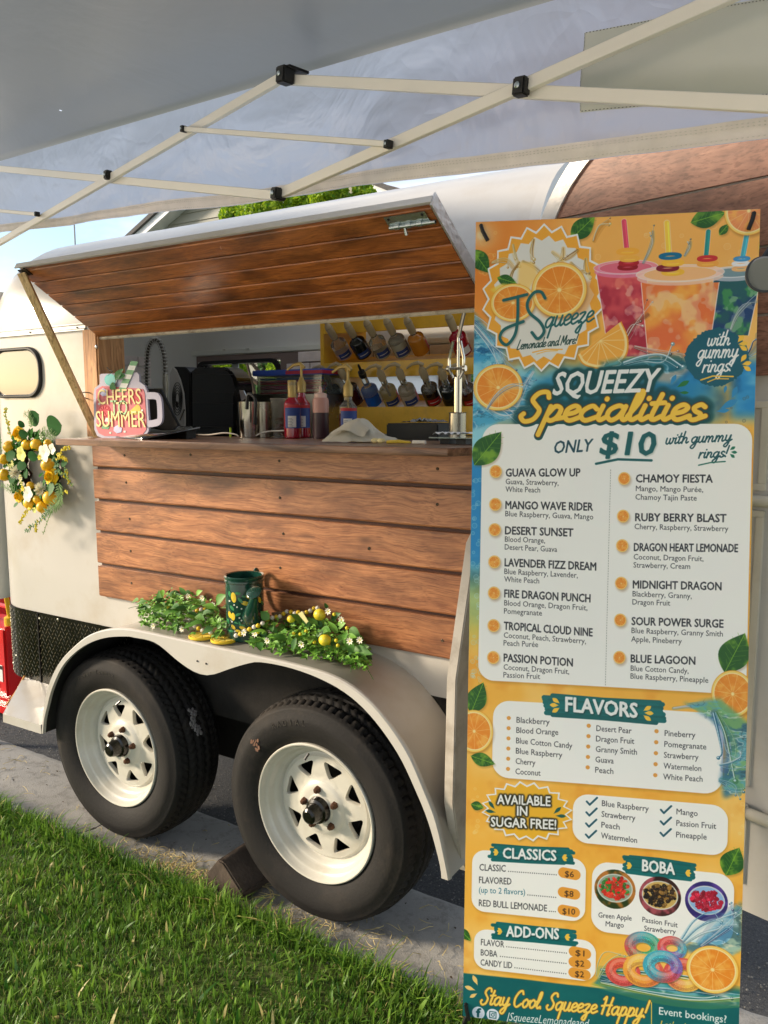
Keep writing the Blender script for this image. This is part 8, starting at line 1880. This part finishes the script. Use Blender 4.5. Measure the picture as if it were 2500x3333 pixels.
# classics
panel(1538, 2762, 1904, 3002, 50); brush(a6(172, 122), a6(590, 146), 54); text('CLASSICS', a6(228, 152), a6(514, 168), 33, WHT, bold=.030, shadow=rgb(8, 50, 50))
for (x, y) in ((205, 122), (545, 150)):
    for an in (-.6, 0, .6): drop(*a6(x, y), 22, an+(PI if x < 300 else 0), GLD)
def price(x, y, s):
    a = tx(*a6(x, y)); draw([[a-(21, 2), a+(21, 2)]], 40, rgb(236, 160, 58)); w_ = 48 if len(s) == 2 else 68; text(s, a6(x-w_/2, y+16), a6(x+w_/2, y+20), 19, rgb(60, 40, 30), bold=.018)
def dots(x0, y0, x1, y1, n_):
    for k in range(n_+1): a = tx(*a6(x0+(x1-x0)*k/n_, y0+(y1-y0)*k/n_)); draw([[a, a+(.1, .1)]], 4.0, rgb(60, 60, 60))
for s, q0, q1, dd, pr_ in (('CLASSIC', (101, 218), (242, 226), (258, 224, 515, 244, 22), (586, 238, '$6')), ('FLAVORED', (99, 286), (273, 296), None, None), ('RED BULL LEMONADE', (98, 410), (465, 442), (478, 441, 510, 443, 3), (583, 440, '$10'))):
    text(s, a6(*q0), a6(*q1), 21, INK, bold=.016)
    if dd: dots(*dd)
    if pr_: price(*pr_)
text('(up to 2 flavors)', a6(98, 338), a6(347, 352), 19, rgb(24, 104, 124), bold=.010); dots(362, 352, 512, 366, 13); price(584, 344, '$8')
# boba
panel(1928, 2802, 2384, 3080, 60); brush(a6(892, 186), a6(1250, 228), 60); text('BOBA', a6(980, 222), a6(1154, 242), 36, WHT, bold=.030, shadow=rgb(8, 50, 50))
for (x, y) in ((925, 196), (1210, 232)):
    for an in (-.6, 0, .6): drop(*a6(x, y), 22, an+(PI if x < 1000 else 0), GLD)
def boba(x, y, bgc, fill_, cols, seed, dx=68, dy=69):
    g = np.random.default_rng(seed); C_ = tx(*a6(x, y)); R_ = 74; m, x0, y0 = polymask([C_+R_*np.array((math.cos(t), math.sin(t))) for t in np.linspace(0, 2*PI, 40)]); h, w = m.shape; t1 = fnoise(h, w, 4, 3); blend(m, x0, y0, lerpc(np.broadcast_to(bgc[0], (h, w, 3)), bgc[1], sst(.4, .65, t1)))
    fill([C_+np.array((62*math.cos(t), 52*math.sin(t)-4)) for t in np.linspace(0, 2*PI, 30)], fill_, .95); draw([[C_+np.array((62*math.cos(t), 52*math.sin(t)-4)) for t in np.linspace(0, 2*PI, 30)]], 4, rgb(226, 232, 226), .8)
    for k in range(110):
        a = g.uniform(0, 2*PI); r = 46*g.uniform(0, 1)**.6; q = C_+np.array((r*math.cos(a)*1.15, r*math.sin(a)*.9-4)); c_ = cols[g.integers(len(cols))]*g.uniform(.75, 1.15); draw([[q, q+g.normal(0, 4, 2)]], g.uniform(8, 15), np.clip(c_, 0, 1)); draw([[q-(2, 2), q-(1.9, 2)]], 2.5, WHT, .5)
boba(832, 322, (rgb(40, 60, 24), rgb(190, 120, 50)), rgb(150, 170, 150), [rgb(206, 40, 30), rgb(220, 60, 40), rgb(60, 130, 50)], 1); boba(1075, 360, (rgb(50, 26, 26), rgb(170, 80, 90)), rgb(214, 180, 100), [rgb(30, 22, 20), rgb(60, 40, 26), rgb(150, 110, 50)], 2); boba(1325, 386, (rgb(50, 40, 110), rgb(90, 60, 150)), rgb(150, 190, 226), [rgb(170, 20, 50), rgb(206, 40, 70)], 3)
for s, q0, q1 in (('Green Apple', (743, 474), (922, 492)), ('Mango', (782, 522), (880, 530)), ('Passion Fruit', (980, 498), (1170, 528)), ('Strawberry', (990, 546), (1160, 564))): text(s, a6(*q0), a6(*q1), 16.5, rgb(34, 36, 44), bold=.012)
leafp(a6(1430, 245), a6(1502, 95), .72)
# add-ons
panel(1544, 3020, 1938, 3198, 50); brush(a6(192, 545), a6(608, 586), 56); text('ADD-ONS', a6(246, 576), a6(528, 592), 34, WHT, bold=.030, shadow=rgb(8, 50, 50))
for (x, y) in ((225, 550), (560, 580)):
    for an in (-.6, 0, .6): drop(*a6(x, y), 22, an+(PI if x < 300 else 0), GLD)
for s, q0, q1, dd, pr_ in (('FLAVOR', (109, 622), (234, 636), (248, 632, 570, 668, 27), (643, 666, '$1')), ('BOBA', (108, 678), (197, 688), (214, 684, 568, 724, 30), (642, 722, '$2')), ('CANDY LID', (107, 732), (277, 750), (292, 746, 567, 780, 23), (641, 780, '$2'))):
    text(s, a6(*q0), a6(*q1), 20, INK, bold=.014); dots(*dd); price(*pr_)
leafp(a6(-10, 530), a6(55, 600), .55)
# footer and candy
water([a6(*q) for q in ((1180, 640), (1340, 560), (1520, 380), (1530, 640), (1400, 720))], WC3, .7)
splash(*a6(1290, 620), *a6(1500, 420), 30, 70, [rgb(60, 150, 190), rgb(180, 216, 220), rgb(230, 240, 240), rgb(60, 80, 130)], (2, 6), 40); splash(*a6(1200, 600), *a6(1480, 500), 26, 73, [rgb(60, 150, 190), rgb(180, 216, 220)], (2, 8), 40)
water([a6(*q) for q in ((700, 850), (800, 740), (1000, 800), (1520, 860), (1520, 960), (1100, 900))], (rgb(40, 130, 130), rgb(16, 90, 110), rgb(170, 190, 70)), .95, 6, .3)
splash(*a6(760, 780), *a6(1500, 900), 24, 71, [rgb(30, 120, 120), rgb(70, 150, 150), rgb(206, 196, 60), rgb(20, 90, 110)], (5, 16), 60)
splash(*a6(740, 800), *a6(880, 680), 14, 72, [rgb(190, 200, 120), rgb(120, 170, 120)], (2, 5), 24)
f0, f1 = tx(*a6(20, 770)), tx(*a6(1507, 952)); fy = (f0[1]+f1[1])/2
m = sst(fy-3+8*(N1-.5), fy+3+8*(N1-.5), YY)*1.0; IMG[:] = IMG*(1-m[..., None])+lerpc(np.broadcast_to(rgb(12, 90, 94), IMG.shape), rgb(22, 110, 108), N2)*m[..., None]
water([a6(*q) for q in ((760, 860), (900, 800), (1520, 870), (1520, 950), (1100, 905))], (rgb(40, 140, 150), rgb(16, 100, 120), rgb(120, 190, 200)), .9, 6, .25)
splash(*a6(760, 830), *a6(1520, 915), 16, 74, [rgb(30, 120, 130), rgb(70, 160, 170), rgb(170, 190, 70), rgb(20, 90, 120)], (4, 12), 34)
def candy(x, y, R_, cols, k=.58, w_=.46):
    C_ = tx(*a6(x, y)); R_ = abs(tx(*a6(x+R_, y))[0]-C_[0]); g = np.random.default_rng(int(x)); A = np.linspace(0, 2*PI, 40); P = [C_+np.array((R_*math.cos(a)*.72, R_*math.sin(a)*k)) for a in A]
    draw([[p+(3, 5) for p in P]], R_*w_*1.35, rgb(60, 70, 40), .35)
    for i in range(39):
        t = (i/39*len(cols)) % len(cols); i0 = int(t); f = t-i0; c_ = cols[i0]*(1-f)+cols[(i0+1) % len(cols)]*f; draw([[P[i], P[i+1]]], R_*w_*1.35, c_)
    draw([[p+(0, R_*w_*.42) for p in P]], R_*w_*.35, rgb(90, 20, 30), .22); draw([[p-(0, R_*w_*.30) for p in P]], R_*w_*.42, rgb(255, 230, 210), .30)
    for q in range(420): i = g.integers(39); p = P[i]+g.normal(0, R_*w_*.33, 2); draw([[p, p+(.1, .1)]], 1.8, np.clip(cols[int(i/39*len(cols)) % len(cols)]*1.35+.1, 0, 1), .7)
RD, OR, GN, BL_, PU, YE = rgb(222, 84, 80), rgb(244, 160, 64), rgb(70, 164, 110), rgb(70, 170, 190), rgb(140, 90, 170), rgb(246, 200, 90)
candy(875, 770, 92, (RD, RD, rgb(232, 90, 60))); candy(985, 635, 100, (GN, GN, RD, BL_)); candy(1140, 640, 78, (BL_, PU, RD, RD)); candy(1205, 785, 110, (OR, YE, RD, RD)); orange(*a6(1358, 755), 86, 78); candy(985, 762, 108, (RD, OR, OR, YE)); candy(1090, 740, 105, (PU, RD, BL_, BL_, BL_))
# footer words
for (x, y, an, L_) in ((92, 842, PI+1.1, 44), (80, 868, PI+.25, 44), (90, 884, PI-.6, 36)): drop(*a6(x, y), L_, an, rgb(250, 206, 120), .3)
script('Stay Cool. Squeeze Happy!', a6(104, 942), a6(1000, 1018), 27, 7.5, rgb(250, 212, 96), .22, outline=(rgb(150, 90, 20), 2))
for x, y in ((95, 990), (173, 1002)): q = tx(*a6(x, y)); draw([[q, q+(.1, .1)]], 48, rgb(224, 230, 240))
text('f', a6(84, 1012), a6(107, 1012), 27, rgb(16, 90, 96), bold=.04)
q = tx(*a6(173, 1002)); draw([[q+(-12, -12), q+(12, -12), q+(12, 12), q+(-12, 12), q+(-12, -12)]], 3.4, rgb(16, 90, 96)); draw([[q+5.5*np.array((math.cos(t), math.sin(t))) for t in np.linspace(0, 2*PI, 14)]], 3, rgb(16, 90, 96)); draw([[q+(7, -7), q+(7.1, -7)]], 3.5, rgb(16, 90, 96))
text('JSqueezeLemonadeand', a6(243, 1032), a6(684, 1072), 27, WHT, bold=.004, shear=.22)
draw([[tx(*a6(1030, 936)), tx(*a6(1030, 1080))]], 3, GLD); text('Event bookings?', a6(1071, 1000), a6(1434, 1044), 24, WHT, bold=.020); text("Let's chat!", a6(1075, 1072), a6(1270, 1094), 24, GLD, bold=.016, shear=.2)
bpy.data.objects.remove(_ob); bpy.data.curves.remove(_cu)
IMG[:] = np.clip(IMG, 0, 1)
im = bpy.data.images.new('menu_print', TWp, THp, alpha=False); px = np.ones((THp, TWp, 4), np.float32); px[..., :3] = IMG[::-1]; im.pixels.foreach_set(px.ravel()); im.update(); im.pack()
m, t, bs_ = newmat('printed_vinyl'); ti = t.nodes.new('ShaderNodeTexImage'); ti.image = im; ti.interpolation = 'Cubic'; t.links.new(ti.outputs['Color'], bs_.inputs['Base Color']); bs_.inputs['Roughness'].default_value = .42; bs_.inputs['Specular IOR Level'].default_value = .4
M_print = m
BT = thing('menu_banner', (_BL+BR2*BWd/2), 'tall orange and teal drinks menu banner listing squeezy specialities, leaning by the trailer', 'banner')
def bpnt(u, v, d=0):
    bow = -.010*math.sin(PI*u)*(.4+.6*v)+.006*math.sin(PI*v*2); return _BL+BR2*BWd*u+BU2*BHt*v+BN*(d+bow*.5)
me_b = MB().grid(lambda u, v: tuple(bpnt(u, v)), 16, 48); o = build('printed_sheet', me_b, M_print, BT, smooth=True)
uvl = o.data.uv_layers.new(name='UVMap'); uv = [(i/16, j/48) for j in range(49) for i in range(17)]
for l in o.data.loops: uvl.data[l.index].uv = uv[l.vertex_index]
b = MB().grid(lambda u, v: tuple(bpnt(1-u, v, -.0012)), 16, 48); build('sheet_back', b, mat('vinyl_back', C3(214, 214, 210), .6), BT, smooth=True)
hubp = bpnt(.5, .42, -.10)
for name_, (u, v) in (('stand_pole', (.03, .985)), ('stand_pole', (.97, .985)), ('stand_pole', (.03, .012)), ('stand_pole', (.97, .012))):
    build(name_, MB().tube([hubp, bpnt(u, v, -.012)], .005, 8), mat('fibre_black', C3(24, 24, 24), .4), BT, smooth=True)
build('stand_hub', MB().tube([hubp+BU2*.05, hubp-BU2*.05], .018, 12), M_blackp, BT, smooth=True)
for a_ in (-.10, .10): build('stand_foot', MB().tube([hubp, Vector((hubp.x+BR2.x*a_*3, hubp.y+BR2.y*a_*3, .008))], .006, 8), M_blackp, BT, smooth=True)
for (u, v, du_) in ((.020, .989, .012), (.978, .989, -.008), (.012, .010, .006)):
    p = bpnt(u, v, .003); build('corner_hook', MB().tube([bpnt(u, v, -.012)+BU2*.012, p+BU2*.010, p+BR2*du_*.3-BU2*.002, p+BR2*du_*1.2-BU2*.022], .0042, 8), M_blackp, BT, smooth=True)
# round grey disc clipped at the right edge of the banner
dc = CAM+ray(2486, 893)*1.42; dn = (CAM-dc).normalized()
DK = thing('clip_on_fan', dc, 'round grey disc shaped clip-on device hanging over the banner right edge', 'clip-on device')
rd2 = 56/FPX*1.42
build('disc_face', MB().lathe([(0, .012), (rd2*.9, .012), (rd2, .007), (rd2, -.010), (rd2*.9, -.014), (0, -.014)], dc, dn, 48, cap=False), mat('smoke_grey', C3(122, 124, 120), .5, var=.06, vs=10), DK, smooth=True)
build('disc_rim', MB().tube([dc+dn*.004+(CR*math.cos(a)+CU*math.sin(a))*rd2 for a in np.linspace(0, 2*PI, 40)], .0022, 6, cap=False), mat('rim_dark', C3(58, 60, 62), .5), DK, smooth=True)
build('bracket', MB().tube([dc+CU*rd2*.9, dc+CU*rd2*1.5+CR*.012, dc+CU*rd2*2.3+CR*.02-dn*.03], .006, 8), M_blackp, DK, smooth=True)
